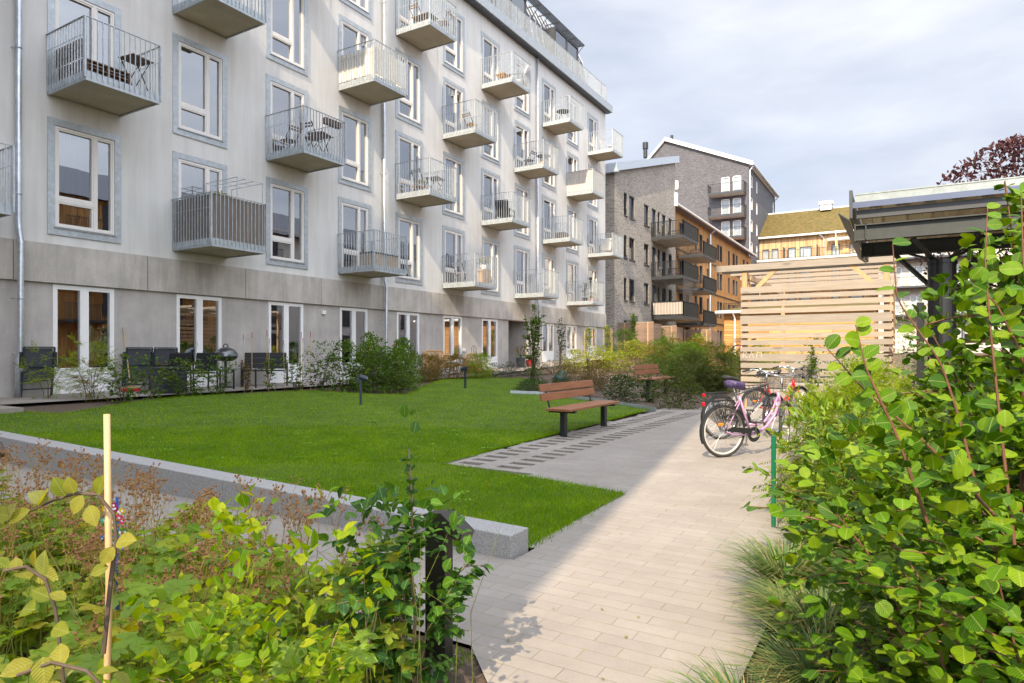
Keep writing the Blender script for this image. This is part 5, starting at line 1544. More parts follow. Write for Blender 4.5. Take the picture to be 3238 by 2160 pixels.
def lounge(label, loc, rot, m_):
    t = thing('lounge_chair', label, 'chair', loc, rot)
    MB().prism([(-.3, -.3, .34), (-.3, .25, .28), (-.3, .52, .88), (-.3, .58, .86), (-.3, .3, .22), (-.3, -.3, .28)], (.6, 0, 0)).build('seat', m_, t, bev=.015)
    for s in (-.3, .3): MB().bar((s, -.3, 0), (s, -.25, .5), .03).build('leg', MT['dark'], t); MB().bar((s, .4, 0), (s, .3, .5), .03).build('leg', MT['dark'], t); MB().box(s - .03, s + .03, -.3, .35, .5, .53).build('armrest', MT['dark'], t)
lounge('dark reclining chair on a middle balcony', bal(6, 1, .75, -.8), R(100), MT['black_fabric'])
fold_table('light wooden table on the top balcony below the cornice', bal(6, 3, .75, -.7), 0, MT['rattan'], .7, .5, .5)
lounge('white wire chair on the top balcony below the cornice', bal(6, 3, 1.15, -1.1), R(200), MT['white'])
round_table('round dark table beside two orange lanterns', bal(7, 2, 1.1, -1.0))
fold_chair('dark folding chair behind the orange lanterns', bal(7, 2, .6, -.5), R(170), MT['charcoal'])
for i, lb in enumerate(('orange lantern nearest the door on the balcony floor', 'taller orange lantern beside the round dark table')):
    t = thing('lantern', lb, 'lantern', bal(7, 2, .45 + i*.2, -1.2), 0, 'orange balcony lanterns')
    MB().lathe([(.07, 0), (.085, .12 + i*.06), (.05, .24 + i*.08), (0, .24 + i*.08)], (0, 0, 0), 12).build('body', MT['rattan'], t); MB().ring((0, 0, .3 + i*.08), (1, 0, 0), .05, .006, 12, 5).build('handle', MT['dark'], t)
round_table('round dark table alone on the high right balcony', bal(8, 3, .8, -.8))
lounge('white wire armchair with a white cushion on the balcony by the brick house', bal(10, 1, .75, -.8), R(120), MT['white'])
tag(MB().tube([(BALC[(9,2)][0] + .75, -1.42, BALC[(9,2)][1] + 1.14), (BALC[(9,2)][0] + 1.45, -1.42, BALC[(9,2)][1] + 1.14)], .085, 12).build('cushion_roll', M('wine_red_cloth', (.16, .012, .035), .85), None, loc=bal(9, 2, 1.1, -1.42, 1.14)), 'wine red cushion roll lying on the cream covered railing', 'cushion')
fold_chair('pale slatted folding chair on the outermost top balcony', bal(10, 3, 1.05, -1.1), R(200), MT['white'])
pot('orange pot with a bushy green plant on the lowest right balcony', bal(9, 0, .95, -1.2), .15, .28, MT['terracotta'], None, .3, .2)
pot('black pot with a tall leafy shrub on the lowest right balcony', bal(9, 0, .7, -.8), .14, .26, MT['dark'], None, .95, .22)
pot('small orange pot beside the door of the lowest right balcony', bal(9, 0, .62, -1.25), .10, .2, MT['terracotta'], None, .15, .1)
pot('dark pot with a yellow green climber at the railing corner of the lowest right balcony', bal(9, 0, 1.38, -1.2), .12, .24, MT['dark'], None, 1.05, .2, None, 'yellow')
pot('dark planter with red flowers beside the passage entrance', (13.2, -.8, g1(13.2, -2)), .22, .45, MT['charcoal'], (.45, .02, .02), .55, .4)
pot('bright red pot beside the dark planter at the passage', (13.75, -.95, g1(13.7, -2)), .16, .32, M('red_glaze', (.40, .01, .015), .25), None, .2, .15)
pot('dark cube pot with an upright yellow conifer by the far screens', (31.5, -2.2, 1.28), .3, .6, MT['anthracite'], None, 1.0, .14, None, 'yellow')
pot('green plant pot on the reed covered balcony', bal(1, 0, .45, -1.3, .85), .12, .15, MT['charcoal'], None, .22, .22)
# far terrace: flag pole and garden furniture
fp = thing('flagpole', 'white flagpole with a furled blue and yellow flag on the far terrace', 'flagpole', (79.3, -8.55, 13.55))
MB().tube([(0, 0, 0), (0, 0, 3.2)], .05, 8).build('pole', MT['white'], fp); MB().prism([(.06, -.08, .6), (.06, -.25, .7), (.06, -.16, 2.3), (.06, -.05, 2.5)], (.03, 0, 0)).build('flag', M('flag_yellow', (.6, .45, .03), .8), fp)
for y, lb in ((-9.6, 'brown wooden armchair left of the far terrace table'), (-11.6, 'brown wooden armchair right of the far terrace table')):
    t = thing('terrace_chair', lb, 'chair', (80.3, y, 13.55), 0, 'wooden chairs on the far terrace')
    MB().box(-.3, .3, -.32, .32, .38, .44).build('seat', MT['rattan'], t); MB().box(.25, .3, -.32, .32, .44, 1.0).build('backrest', MT['rattan'], t); mb = MB()
    for a in (-.28, .28):
        for b_ in (-.3, .3): mb.bar((a, b_, 0), (a, b_, .62), .05)
    mb.build('legs', MT['rattan'], t)
t = thing('terrace_table', 'brown wooden table on the far terrace', 'table', (80.3, -10.6, 13.55)); MB().box(-.45, .45, -.6, .6, .7, .75).build('table_top', MT['rattan'], t)
for a in (-.35, .35): MB().bar((a, -.5, 0), (a, .5, .7), .06).build('leg', MT['rattan'], t)
# ================================================================== plants
def strip_leaf(us, hw, fold=.10, curl=.12, teeth=0):
    V = []; F = []
    for i, (u, h) in enumerate(zip(us, hw)):
        w0 = -curl * u * u
        V += [(u, -h, w0 + fold * h * 2), (u, 0, w0), (u, h, w0 + fold * h * 2)]
    for i in range(len(us) - 1):
        a = 3 * i; F += [(a, a + 1, a + 4, a + 3), (a + 1, a + 2, a + 5, a + 4)]
    return np.array(V), np.array(F)
def lobed_leaf():
    V = [(.0, 0, 0)]; F = []
    for k, (a, L, w_) in enumerate(((-2.05, .42, .16), (-1.05, .62, .19), (0, .8, .21), (1.05, .62, .19), (2.05, .42, .16))):
        c, s = math.cos(a), math.sin(a); b = len(V)
        P = lambda u, v, z: (u * c - v * s + .15, u * s + v * c, z)
        V += [P(L * .35, -w_ * .75, .02), P(L * .72, -w_, -.01), P(L, 0, -.07), P(L * .72, w_, -.01), P(L * .35, w_ * .75, .02)]
        F += [(0, b, b + 1, b + 2), (0, b + 2, b + 3, b + 4)]
    return np.array(V), np.array(F)
def fern_leaf(n=9):
    V = []; F = []
    for i in range(n):
        u = .12 + .86 * i / n; L = .26 * (1 - ((i / n - .35) * 1.1) ** 2) * (1 - .35 * i / n); w0 = -.28 * u * u
        for s in (-1, 1):
            b = len(V)
            V += [(u, 0, w0), (u + .03, s * L * .5, w0 - .01), (u + .075, s * L, w0 - .07), (u + .08, s * L * .45, w0 - .005)]
            F.append((b, b + 1, b + 2, b + 3))
    b = len(V); V += [(.95, -.02, -.25), (1.0, -.05, -.28), (1.1, 0, -.34), (1.0, .05, -.28)]; F.append((b, b + 1, b + 2, b + 3))
    return np.array(V), np.array(F)
LEAF = dict(round=strip_leaf([0, .06, .2, .42, .66, .86, .96, 1], [0, .17, .34, .43, .41, .27, .13, 0], .10, .14),
            beech=strip_leaf([0, .1, .28, .5, .72, .9, 1], [0, .17, .31, .36, .27, .11, 0], .14, .16),
            small=strip_leaf([0, .25, .62, 1], [0, .25, .24, 0], .12, .12),
            tiny=strip_leaf([0, .5, 1], [0, .30, 0], .08, .1),
            lance=strip_leaf([0, .3, .7, 1], [0, .15, .13, 0], .10, .2),
            lobed=lobed_leaf(), fern=fern_leaf())
def inst(kind, P, D, N, S):
    tv, tf = LEAF[kind]; P, D, N, S = map(np.asarray, (P, D, N, S))
    D = D / np.linalg.norm(D, axis=1, keepdims=True); B = np.cross(N, D); B /= (np.linalg.norm(B, axis=1, keepdims=True) + 1e-9); N = np.cross(D, B)
    V = P[:, None] + S[:, None, None] * (tv[None, :, 0:1] * D[:, None] + tv[None, :, 1:2] * B[:, None] + tv[None, :, 2:3] * N[:, None])
    F = tf[None] + (np.arange(len(P)) * len(tv))[:, None, None]
    inst.uv = np.tile(tv[:, :2], (len(P), 1))
    return V.reshape(-1, 3), F.reshape(-1, 4)

LM = dict(
    hedge=leafmat('beech_hedge_leaf', [(.026, .075, .005), (.048, .12, .007), (.08, .165, .010), (.125, .20, .014)]),
    beech=leafmat('beech_leaf', [(.018, .065, .010), (.036, .11, .012), (.075, .18, .012), (.05, .13, .03)], .3, .32),
    yellow=leafmat('yellow_green_leaf', [(.07, .165, .003), (.13, .245, .004), (.22, .32, .006), (.30, .34, .010)], .45, .4),
    horn=leafmat('yellowing_hornbeam_leaf', [(.22, .235, .025), (.30, .28, .045), (.15, .20, .02), (.36, .33, .13)], .45, .45),
    cover=leafmat('anemone_leaf', [(.09, .24, .002), (.16, .36, .002), (.28, .46, .003), (.40, .50, .004), (.58, .46, .006)], .5, .45),  # leaf colours raised to stand in for light, as the bed lies shaded
    amel=leafmat('serviceberry_leaf', [(.028, .085, .002), (.06, .15, .002), (.11, .215, .003), (.175, .265, .005)], .2, .38),
    fern=leafmat('feathery_leaf', [(.12, .21, .006), (.18, .28, .008), (.26, .33, .012), (.14, .20, .008)], .4, .5),
    olive=leafmat('olive_leaf', [(.018, .036, .004), (.038, .066, .006), (.07, .10, .010), (.11, .12, .014)], .3, .6),
    dark=leafmat('dark_shrub_leaf', [(.018, .045, .008), (.03, .07, .012), (.05, .10, .016)], .3, .4),
    orange=leafmat('autumn_orange_leaf', [(.09, .085, .012), (.17, .115, .018), (.21, .12, .025), (.11, .115, .015)], .35, .6),
    rust=leafmat('rusty_perennial_leaf', [(.07, .055, .018), (.12, .075, .022), (.16, .10, .03), (.08, .08, .02)], .3, .7),
    grey=leafmat('grey_purple_leaf', [(.085, .085, .07), (.11, .10, .10), (.14, .14, .12), (.08, .10, .06)], .3, .7),
    silver=leafmat('silver_leaf', [(.20, .25, .15), (.28, .33, .20), (.16, .22, .10)], .35, .6),
    purple=leafmat('purple_plum_leaf', [(.045, .012, .022), (.075, .02, .035), (.11, .035, .045)], .3, .35),
    lit=leafmat('bright_yellow_green_leaf', [(.16, .22, .012), (.24, .29, .016), (.32, .34, .025)], .45, .5))
BARK = M('bark', (.085, .06, .042), .9, var=.35, vscale=30)
TWIG = M('reddish_twig', (.15, .065, .035), .7, var=.3, vscale=30)
TAN = M('tan_twig', (.26, .17, .095), .7, var=.3, vscale=30)
UP = np.array([0, 0, 1.0])

DENS = dict(dome=2.3, vase=2.2, column=2.4, tree=2.2)
FILL = dict(dome=.6, vase=.42, column=.3, tree=.8)
def plant(name, label, cat, base, h, r, stems, leaf, lsize, n, mat, twig=None, kind='vase', seed=1, group=None, lean=(0, 0), br=5, low=.15, flat=.55, thick=.010, root=None, droop=.0):
    """stems fan out of the base, side twigs carry the leaves"""
    rg = np.random.default_rng(seed); bx, by, bz = base
    t = root or thing(name, label, cat, base, 0, group)
    mb = MB(); segs = []
    for i in range(stems):
        a = 2 * PI * (i + rg.uniform(-.3, .3)) / stems
        q = math.sqrt(rg.uniform(.05, 1)) if stems > 1 else .05
        if kind == 'vase': ex, hz = r * q, h * (1 - .45 * q * q) * rg.uniform(.78, 1.05)
        elif kind == 'column': ex, hz = r * q * .5, h * rg.uniform(.7, 1.0)
        else: ex, hz = r * q, h * math.sqrt(max(.12, 1 - q * q)) * rg.uniform(.8, 1.05)
        p0 = np.array([rg.normal(0, r * .10), rg.normal(0, r * .10), -.03])
        p2 = np.array([math.cos(a) * ex + lean[0] * hz, math.sin(a) * ex + lean[1] * hz, hz])
        p1 = np.array([p2[0] * .30, p2[1] * .30, hz * .62]) + rg.normal(0, .03 * h, 3)
        T = np.linspace(0, 1, 8); C = ((1 - T) ** 2)[:, None] * p0 + (2 * T * (1 - T))[:, None] * p1 + (T ** 2)[:, None] * p2
        C[:, 2] -= droop * T ** 3 * h
        C[1:-1] += rg.normal(0, .008 * h, (6, 3))
        th = thick * (.6 + .4 * hz / h)
        mb.tube(C, list(np.linspace(th, th * .25, 8)), 5, False)
        segs.append((C[3:], 1.0))
        for j in range(br):
            u = low + (1 - low) * (j + rg.uniform(.1, .9)) / br
            k = min(6, int(u * 7)); f = u * 7 - k; s = C[k] * (1 - f) + C[k + 1] * f
            d = np.array([rg.normal(), rg.normal(), 0]) + .8 * np.array([math.cos(a), math.sin(a), 0]); d /= np.linalg.norm(d); d[2] = rg.uniform(.0, .7) - droop
            L = r * rg.uniform(.35, .75) * (1.15 - .6 * u)
            TT = np.linspace(0, 1, 5)[:, None]; Q = s + d * L * TT + np.array([0, 0, -.18 * L]) * TT ** 2 + rg.normal(0, .012 * L, (5, 3)) * TT
            mb.tube(Q, list(np.linspace(th * .45, th * .15, 5)), 4, False); segs.append((Q, 1.0))
    mb.build('branches', twig or BARK, t)
    n = int(n * DENS.get(kind, 1) * (1.5 if leaf == 'fern' and kind == 'dome' else 1)); nf = int(n * FILL.get(kind, 0) * (1 if leaf != 'fern' else 1.0)); n -= nf
    W_ = np.array([np.linalg.norm(np.diff(q, axis=0), axis=1).sum() for q, _ in segs]); W_ /= W_.sum()
    P, D, N = [], [], []
    cnt = rg.multinomial(n, W_)
    for (q, _), c in zip(segs, cnt):
        if c == 0: continue
        m_ = len(q) - 1
        u = np.sort(rg.uniform(.12, 1, c)) * m_; k = np.minimum(u.astype(int), m_ - 1); f = (u - k)[:, None]
        p = q[k] * (1 - f) + q[k + 1] * f; tg = q[k + 1] - q[k]; tg /= np.linalg.norm(tg, axis=1, keepdims=True) + 1e-9
        sd = np.cross(tg, UP); sd /= np.linalg.norm(sd, axis=1, keepdims=True) + 1e-6
        alt = np.where(np.arange(c) % 2, 1, -1)[:, None]
        d = tg * rg.uniform(.3, .9, (c, 1)) + sd * alt * rg.uniform(.5, 1.1, (c, 1)) + rg.normal(0, .25, (c, 3)); d[:, 2] -= .15
        P.append(p); D.append(d); N.append(UP * 1.0 + rg.normal(0, 1 - flat, (c, 3)) * .9)
    if nf:   # leaves on the fine twigs that fill the outer half of the bush, in clumps with gaps
        u = rg.uniform(0, 1, (nf * 4, 3)); an = 2 * PI * u[:, 0]
        q = u[:, 1] ** .45; zz = u[:, 2]
        wid = np.sqrt(np.clip(1 - (zz * .98) ** 2.2, .04, 1)) if kind in ('dome', 'tree') else ((.45 + .6 * zz) * np.clip(1.25 - zz ** 4 * .75, 0, 1) if kind == 'vase' else .55 * np.clip(1.15 - zz, .2, 1))
        if kind == 'tree': wid = np.sqrt(np.clip(1 - (2 * zz - 1) ** 2, 0, 1)); zz = low + (1 - low) * zz
        X = np.stack([np.cos(an) * r * q * wid + lean[0] * h * zz, np.sin(an) * r * q * wid + lean[1] * h * zz, h * (.04 + .94 * zz)], -1)
        ph = rg.uniform(0, 6, 3); f_ = 5.5 / max(r, .25)
        c_ = np.sin(X[:, 0] * f_ + ph[0]) * np.cos(X[:, 1] * f_ + ph[1]) + .8 * np.sin(X[:, 2] * f_ * 1.3 + ph[2] + X[:, 0] * f_ * .7) + rg.normal(0, .45, len(X))
        X = X[np.argsort(-c_)[:nf * 2]][rg.permutation(nf * 2)[:nf]]
        o_ = X - np.array([lean[0] * h * .5, lean[1] * h * .5, h * .35]); o_ /= np.linalg.norm(o_, axis=1, keepdims=True) + 1e-6
        P.append(X); D.append(o_ + rg.normal(0, .6, (nf, 3)) + np.array([0, 0, -.15])); N.append(UP * (1.0) + o_ * .5 + rg.normal(0, (1 - flat) * .9, (nf, 3)))
    P, D, N = map(np.concatenate, (P, D, N))
    S = lsize * rg.uniform(.42, 1.15, len(P))
    V, F = inst(leaf, P, D, N, S)
    npmesh('foliage', V, F, mat, t, smooth=leaf in ('round', 'beech'), uv=inst.uv)
    return t

# --- foreground bed, left of the path
plant('beech_sapling', 'glossy green beech sapling beside the folded black path light', 'sapling', (-10.42, -13.98, 0), 1.17, .30, 1, 'beech', .062, 26, LM['beech'], TAN, 'column', 11, br=0, low=.3, thick=.011)
plant('x', '', '', (-10.42, -13.98, 0), .84, .31, 6, 'beech', .056, 520, LM['beech'], TAN, 'vase', 12, br=5, low=.2, thick=.006, root=bpy.data.objects['beech_sapling'])
plant('beech_sapling', 'bright yellow green beech sapling in the middle of the flower bed', 'sapling', (-11.42, -14.44, 0), 1.06, .30, 5, 'beech', .037, 820, LM['yellow'], TAN, 'vase', 13, br=5, thick=.007, low=.3)
plant('beech_sapling', 'low yellow green beech sapling at the bottom edge of the flower bed', 'sapling', (-11.56, -14.42, 0), .90, .27, 5, 'beech', .036, 760, LM['yellow'], TAN, 'vase', 14, br=4, thick=.007)
plant('beech_sapling', 'thin beech sapling with bare forked twigs behind the yellow one', 'sapling', (-10.85, -14.1, 0), .95, .30, 3, 'beech', .05, 90, LM['beech'], TAN, 'vase', 15, br=3, thick=.006)
# hornbeam with yellowing leaves tied to the bamboo pole
hb_ = thing('hornbeam_sapling', 'yellow leaved hornbeam twig arching left from the bamboo pole', 'sapling', (-11.6, -14.12, 0))
rg = np.random.default_rng(21); mb = MB(); P, D, N, S = [], [], [], []
Rv = np.array([.513, -.858, 0]); Fv = np.array([.858, .513, 0]); O_ = np.array([-12.42, -15.66, 1.38])
def cam3(Y, dx, dy):   # a spot given by its distance and offsets from the camera axis
    k = Y / 1495.7; return O_ + Fv * Y + Rv * ((dx - 1175.5) * k) + np.array([0, 0, (807 - dy) * k])
br1 = [cam3(1.19, *q) for q in ((238, 1500), (255, 1330), (268, 1240), (262, 1180), (225, 1135), (175, 1132), (120, 1150), (60, 1178), (-30, 1200))]
mb.tube(br1, [.004, .004, .0035, .003, .003, .0026, .0022, .002, .0015], 6, False)
br2 = [cam3(1.1, *q) for q in ((150, 1600), (140, 1500), (128, 1400), (105, 1330), (60, 1300), (10, 1310))]; mb.tube(br2, .0028, 6, False)
br3 = [cam3(1.04, *q) for q in ((240, 1580), (200, 1540), (120, 1520), (40, 1550))]; mb.tube(br3, .0028, 6, False)
mb.build('branches', BARK, hb_, world=True)
for q, ang, s in (((225, 1135), 70, .062), ((150, 1138), 110, .060), ((190, 1136), -110, .055), ((205, 1160), -60, .062), ((112, 1150), 150, .055), ((95, 1160), 65, .060), ((70, 1170), -150, .062), ((30, 1185), 165, .065),
                  ((20, 1190), 60, .055), ((268, 1245), 15, .066), ((262, 1255), -120, .055), ((250, 1300), 200, .05), ((170, 1132), 100, .05)):
    p = cam3(1.18, *q); a = R(ang); P.append(p); D.append(Rv * math.cos(a) + UP * math.sin(a) - Fv * .35); N.append(-Fv * 1.0 + UP * .5 + rg.normal(0, .25, 3)); S.append(s * .66)
for _ in range(26):
    k = rg.integers(0, 2); q = (br2, br3)[k]; i = rg.integers(0, len(q)); p = q[i] + rg.normal(0, .02, 3)
    a = rg.uniform(0, 2 * PI); P.append(p); D.append(Rv * math.cos(a) + UP * math.sin(a) * .6 + Fv * rg.normal(0, .4)); N.append(UP + rg.normal(0, .4, 3) - Fv * .5); S.append(rg.uniform(.028, .046))
V, F = inst('beech', np.array(P), np.array(D), np.array(N), np.array(S)); V = V - np.array([-11.6, -14.12, 0]); npmesh('foliage', V, F, LM['horn'], hb_, smooth=True, uv=inst.uv)

def bedpts(n, x0, x1, y0, y1, rg, dens=None):
    return np.stack([rg.uniform(x0, x1, n), rg.uniform(y0, y1, n)], -1)
rg = np.random.default_rng(31)
p = bedpts(13500, -12.25, -10.08, -15.0, -8.5, rg)
edge = np.maximum(-13.95 + (p[:, 0] + 9.95) * 1.03, -14.75)
near = np.hypot(p[:, 0] + 12.42, p[:, 1] + 15.66)
rl = p - np.array([-12.42, -15.66]); fw = rl @ Fv[:2]; rt = rl @ Rv[:2]
p = p[(rt / fw < np.where(fw < 2.3, -.235, -.16)) & (p[:, 1] > edge + .05) & (near > 1.02) & ((p[:, 0] > -12.0) | (p[:, 1] > -14.2))]; n = len(p); near = np.hypot(p[:, 0] + 12.42, p[:, 1] + 15.66)
hz = (.12 + .55 * rg.beta(2.2, 1.3, n)) * np.clip(1.26 - .11 * near, .66, 1.12) * np.clip(.78 + .3 * np.sin(p[:, 0] * 5.1) * np.cos(p[:, 1] * 4.3), .4, 1.1)
P = np.stack([p[:, 0], p[:, 1], hz], -1); a = rg.uniform(0, 2 * PI, n)
D = np.stack([np.cos(a), np.sin(a), rg.uniform(-.35, .25, n)], -1); N = UP + rg.normal(0, .3, (n, 3))
V, F = inst('lobed', P, D, N, rg.uniform(.045, .095, n))
tag(npmesh('anemone_leaves', V, F, LM['cover']), 'yellow green lobed anemone leaves filling the foreground flower bed', 'ground cover', kind='stuff')
mb = MB()
for i in range(0, n, 6): mb.tube([(P[i, 0] + rg.normal(0, .03), P[i, 1] + rg.normal(0, .03), -.06), tuple(P[i])], .002, 3, False)
for _ in range(420):
    x, y = rg.uniform(-12.0, -10.3), rg.uniform(-14.3, -9); mb.tube([(x, y, -.05), (x + rg.normal(0, .05), y + rg.normal(0, .05), .35), (x + rg.normal(0, .14), y + rg.normal(0, .14), rg.uniform(.5, .78))], [.0022, .0018, .0006], 3, False)
tag(mb.build('anemone_stalks', M('yellow_green_stalk', (.20, .22, .03), .6, var=.3, vscale=20)), 'thin yellow green stalks among the anemone leaves', 'ground cover', kind='stuff')
# brown seed heads
mb = MB(); hd = MB()
def seedhead(x, y, h, rg):
    tp_ = np.array([x + rg.normal(0, .05), y + rg.normal(0, .05), h * .72]); mb.tube([(x, y, -.05), tuple((np.array([x, y, 0]) + tp_) / 2 + np.array([0, 0, h * .02])), tuple(tp_)], [.0024, .002, .0016], 3, False)
    for _ in range(rg.integers(3, 6)):
        a = rg.uniform(0, 2 * PI); q = tp_ + np.array([math.cos(a) * .05, math.sin(a) * .05, h * rg.uniform(.10, .24)]); mb.tube([tuple(tp_), tuple(q)], [.0014, .001], 3, False)
        for _ in range(rg.integers(4, 9)):
            a2 = rg.uniform(0, 2 * PI); e_ = q + np.array([math.cos(a2) * .026, math.sin(a2) * .026, rg.uniform(.005, .05)]); mb.tube([tuple(q), tuple(e_)], .0008, 3, False)
            s = rg.uniform(.005, .0085); c = e_
            hd.add([c + s * np.array(v) for v in ((1, 0, 0), (0, 1, 0), (-1, 0, 0), (0, -1, 0), (0, 0, 1.1), (0, 0, -.9))], [(0, 1, 4), (1, 2, 4), (2, 3, 4), (3, 0, 4), (1, 0, 5), (2, 1, 5), (3, 2, 5), (0, 3, 5)])
rg = np.random.default_rng(41)
for _ in range(230):
    y = -14.0 + 4.2 * rg.uniform(0, 1) ** 1.1; x = rg.uniform(-11.6, -10.15)
    e_ = np.array([x, y]) - np.array([-12.42, -15.66])
    if (e_ @ Rv[:2]) / (e_ @ Fv[:2]) < -.225 and np.hypot(*e_) > 2.15: seedhead(x, y, rg.uniform(.56, .86), rg)
BROWN = M('dry_brown_seed_head', (.27, .125, .045), .85, var=.4, vscale=60)
tag(hd.build('seed_heads', BROWN), 'dry brown seed heads above the flower bed', 'seed heads', kind='stuff')
tag(mb.build('seed_stalks', M('dry_stalk', (.36, .22, .05), .8, var=.4, vscale=40)), 'dry yellow brown stalks carrying the seed heads', 'stalks', kind='stuff')
# stones and litter at the corner of the bed
rg = np.random.default_rng(51); mb = MB()
for _ in range(420):
    x, y = rg.uniform(-11.2, -9.93), rg.uniform(-14.0, -13.2); s = rg.uniform(.004, .016) if rg.uniform() < .96 else rg.uniform(.02, .035)
    c = np.array([x, y, -.012 + s * .4]); mb.add([c + s * np.array(v) * rg.uniform(.6, 1.2, 3) for v in ((1, 0, 0), (0, 1, 0), (-1, 0, 0), (0, -1, 0), (0, 0, .8), (0, 0, -.6))], [(0, 1, 4), (1, 2, 4), (2, 3, 4), (3, 0, 4), (1, 0, 5), (2, 1, 5), (3, 2, 5), (0, 3, 5)])
tag(mb.build('bed_stones', M('stone_chips', (.30, .28, .26), .9, var=.5, vscale=50)), 'small grey stones on the bare soil at the bed corner', 'stones', kind='stuff')
k = 700; px, py = rg.uniform(-10.2, -9.93, k), rg.uniform(-14.0, -13.5, k)
V = blades(px, py, rg.uniform(.01, .03, k), rg.uniform(.003, .006, k), 1.0, z0=np.full(k, -.013)); tag(npmesh('moss_tufts', V, np.arange(len(V)).reshape(-1, 3), MT['grass']), 'green moss and weed tufts at the bed corner', 'moss', kind='stuff')

# --- right hand border
plant('serviceberry', 'big round leaved serviceberry shrub filling the right foreground', 'shrub', (-10.28, -15.98, 0), 1.26, .66, 16, 'round', .050, 2300, LM['amel'], TWIG, 'vase', 61, br=9, low=.08, flat=.62, thick=.008, lean=(-.05, .05))
plant('serviceberry', 'taller round leaved serviceberry in front of the black shelter column', 'shrub', (-9.40, -16.14, 0), 2.0, .66, 18, 'round', .050, 2500, LM['amel'], TWIG, 'dome', 62, br=8, low=.10, flat=.62, thick=.009)
plant('serviceberry', 'round leaved serviceberry leaning out of the right edge', 'shrub', (-9.65, -16.35, 0), 1.72, .58, 14, 'round', .050, 1700, LM['amel'], TWIG, 'dome', 63, br=8, low=.10, flat=.62, thick=.009)
plant('serviceberry', 'low serviceberry shoots above the grass tufts', 'shrub', (-9.75, -15.72, 0), .85, .45, 9, 'round', .048, 420, LM['amel'], TWIG, 'vase', 64, br=5, low=.2, flat=.62, thick=.006, lean=(0, .10))
plant('serviceberry', 'rounded leafy serviceberry between the tall one and the wire mesh', 'shrub', (-8.7, -16.0, 0), 1.35, .62, 14, 'round', .050, 1500, LM['amel'], TWIG, 'dome', 70, br=8, low=.1, flat=.62, thick=.007)
plant('feathery_shrub', 'bright yellow green feathery shrub behind the green fence post', 'shrub', (-6.5, -15.35, 0), 1.25, .62, 14, 'fern', .17, 620, LM['fern'], TWIG, 'dome', 65, br=7, low=.12, flat=.45, thick=.006)
plant('feathery_shrub', 'yellow green feathery shrub beside the bicycle baskets', 'shrub', (-4.8, -15.45, 0), 1.15, .6, 12, 'fern', .17, 480, LM['fern'], TWIG, 'dome', 66, br=6, low=.12, flat=.45, thick=.006)
plant('deutzia', 'narrow leaved green shrub growing through the wire mesh', 'shrub', (-8.05, -15.42, 0), 1.10, .52, 13, 'lance', .075, 1200, LM['amel'], TWIG, 'vase', 67, br=7, low=.12, flat=.4, thick=.006)
plant('deutzia', 'dense dark green shrub between the serviceberry and the shelter', 'shrub', (-7.6, -16.2, 0), 1.35, .7, 12, 'small', .06, 1500, LM['hedge'], TWIG, 'dome', 68, br=8, low=.1, flat=.45, thick=.007)
plant('deutzia', 'dark green shrub deep under the serviceberry leaves', 'shrub', (-9.6, -16.9, 0), 1.2, .8, 12, 'small', .06, 1300, LM['hedge'], TWIG, 'dome', 69, br=8, low=.05, flat=.45, thick=.007)
def tuft(label, loc, r, h, n, seed):
    rg = np.random.default_rng(seed); vs = []; fs = []
    for i in range(n):
        a = rg.uniform(0, 2 * PI); L = h * rg.uniform(.7, 1.35); o = r * rg.uniform(.4, 1.2); w_ = rg.uniform(.004, .0075)
        d = np.array([math.cos(a), math.sin(a), 0]); s = np.array([-d[1], d[0], 0]); p0 = d * rg.uniform(0, .05)
        b = len(vs)
        for u in (0, .35, .7, 1): p = p0 + d * o * u ** 1.4 + UP * L * (u - .55 * u * u) * 1.6; q = w_ * (1 - u) + .0004; vs += [p - s * q, p + s * q]
        fs += [(b, b + 1, b + 3, b + 2), (b + 2, b + 3, b + 5, b + 4), (b + 4, b + 5, b + 7, b + 6)]
    t = tag(npmesh('ornamental_grass', np.array(vs) + np.array(loc), np.array(fs), MT['tuft'], None, loc=loc), label, 'grass tuft', 'blue green grass tufts along the path')
MT['tuft'] = leafmat('blue_green_grass', [(.045, .10, .03), (.09, .17, .05), (.14, .23, .07), (.22, .26, .09), (.36, .28, .13)], .3, .5, False)
tuft('blue green grass tuft spilling onto the path below the green post', (-8.62, -15.12, 0), .36, .34, 700, 71)
tuft('grass tuft half under the serviceberry, second along the path from the camera', (-9.25, -15.36, 0), .36, .32, 650, 72)
tuft('grass tuft nearest the camera at the bottom right of the path', (-9.75, -15.42, 0), .36, .28, 650, 73)
tuft('low grass tuft at the very bottom of the path edge', (-10.05, -15.2, 0), .30, .20, 500, 76)
tuft('small grass tuft between the two bigger ones on the path edge', (-9.0, -15.2, 0), .28, .24, 450, 77)
tuft('grass tuft against the wire mesh at the path edge', (-8.0, -15.22, 0), .28, .30, 800, 74)
tuft('grass tuft deep under the serviceberry, away from the path', (-9.0, -15.75, 0), .36, .36, 900, 75)
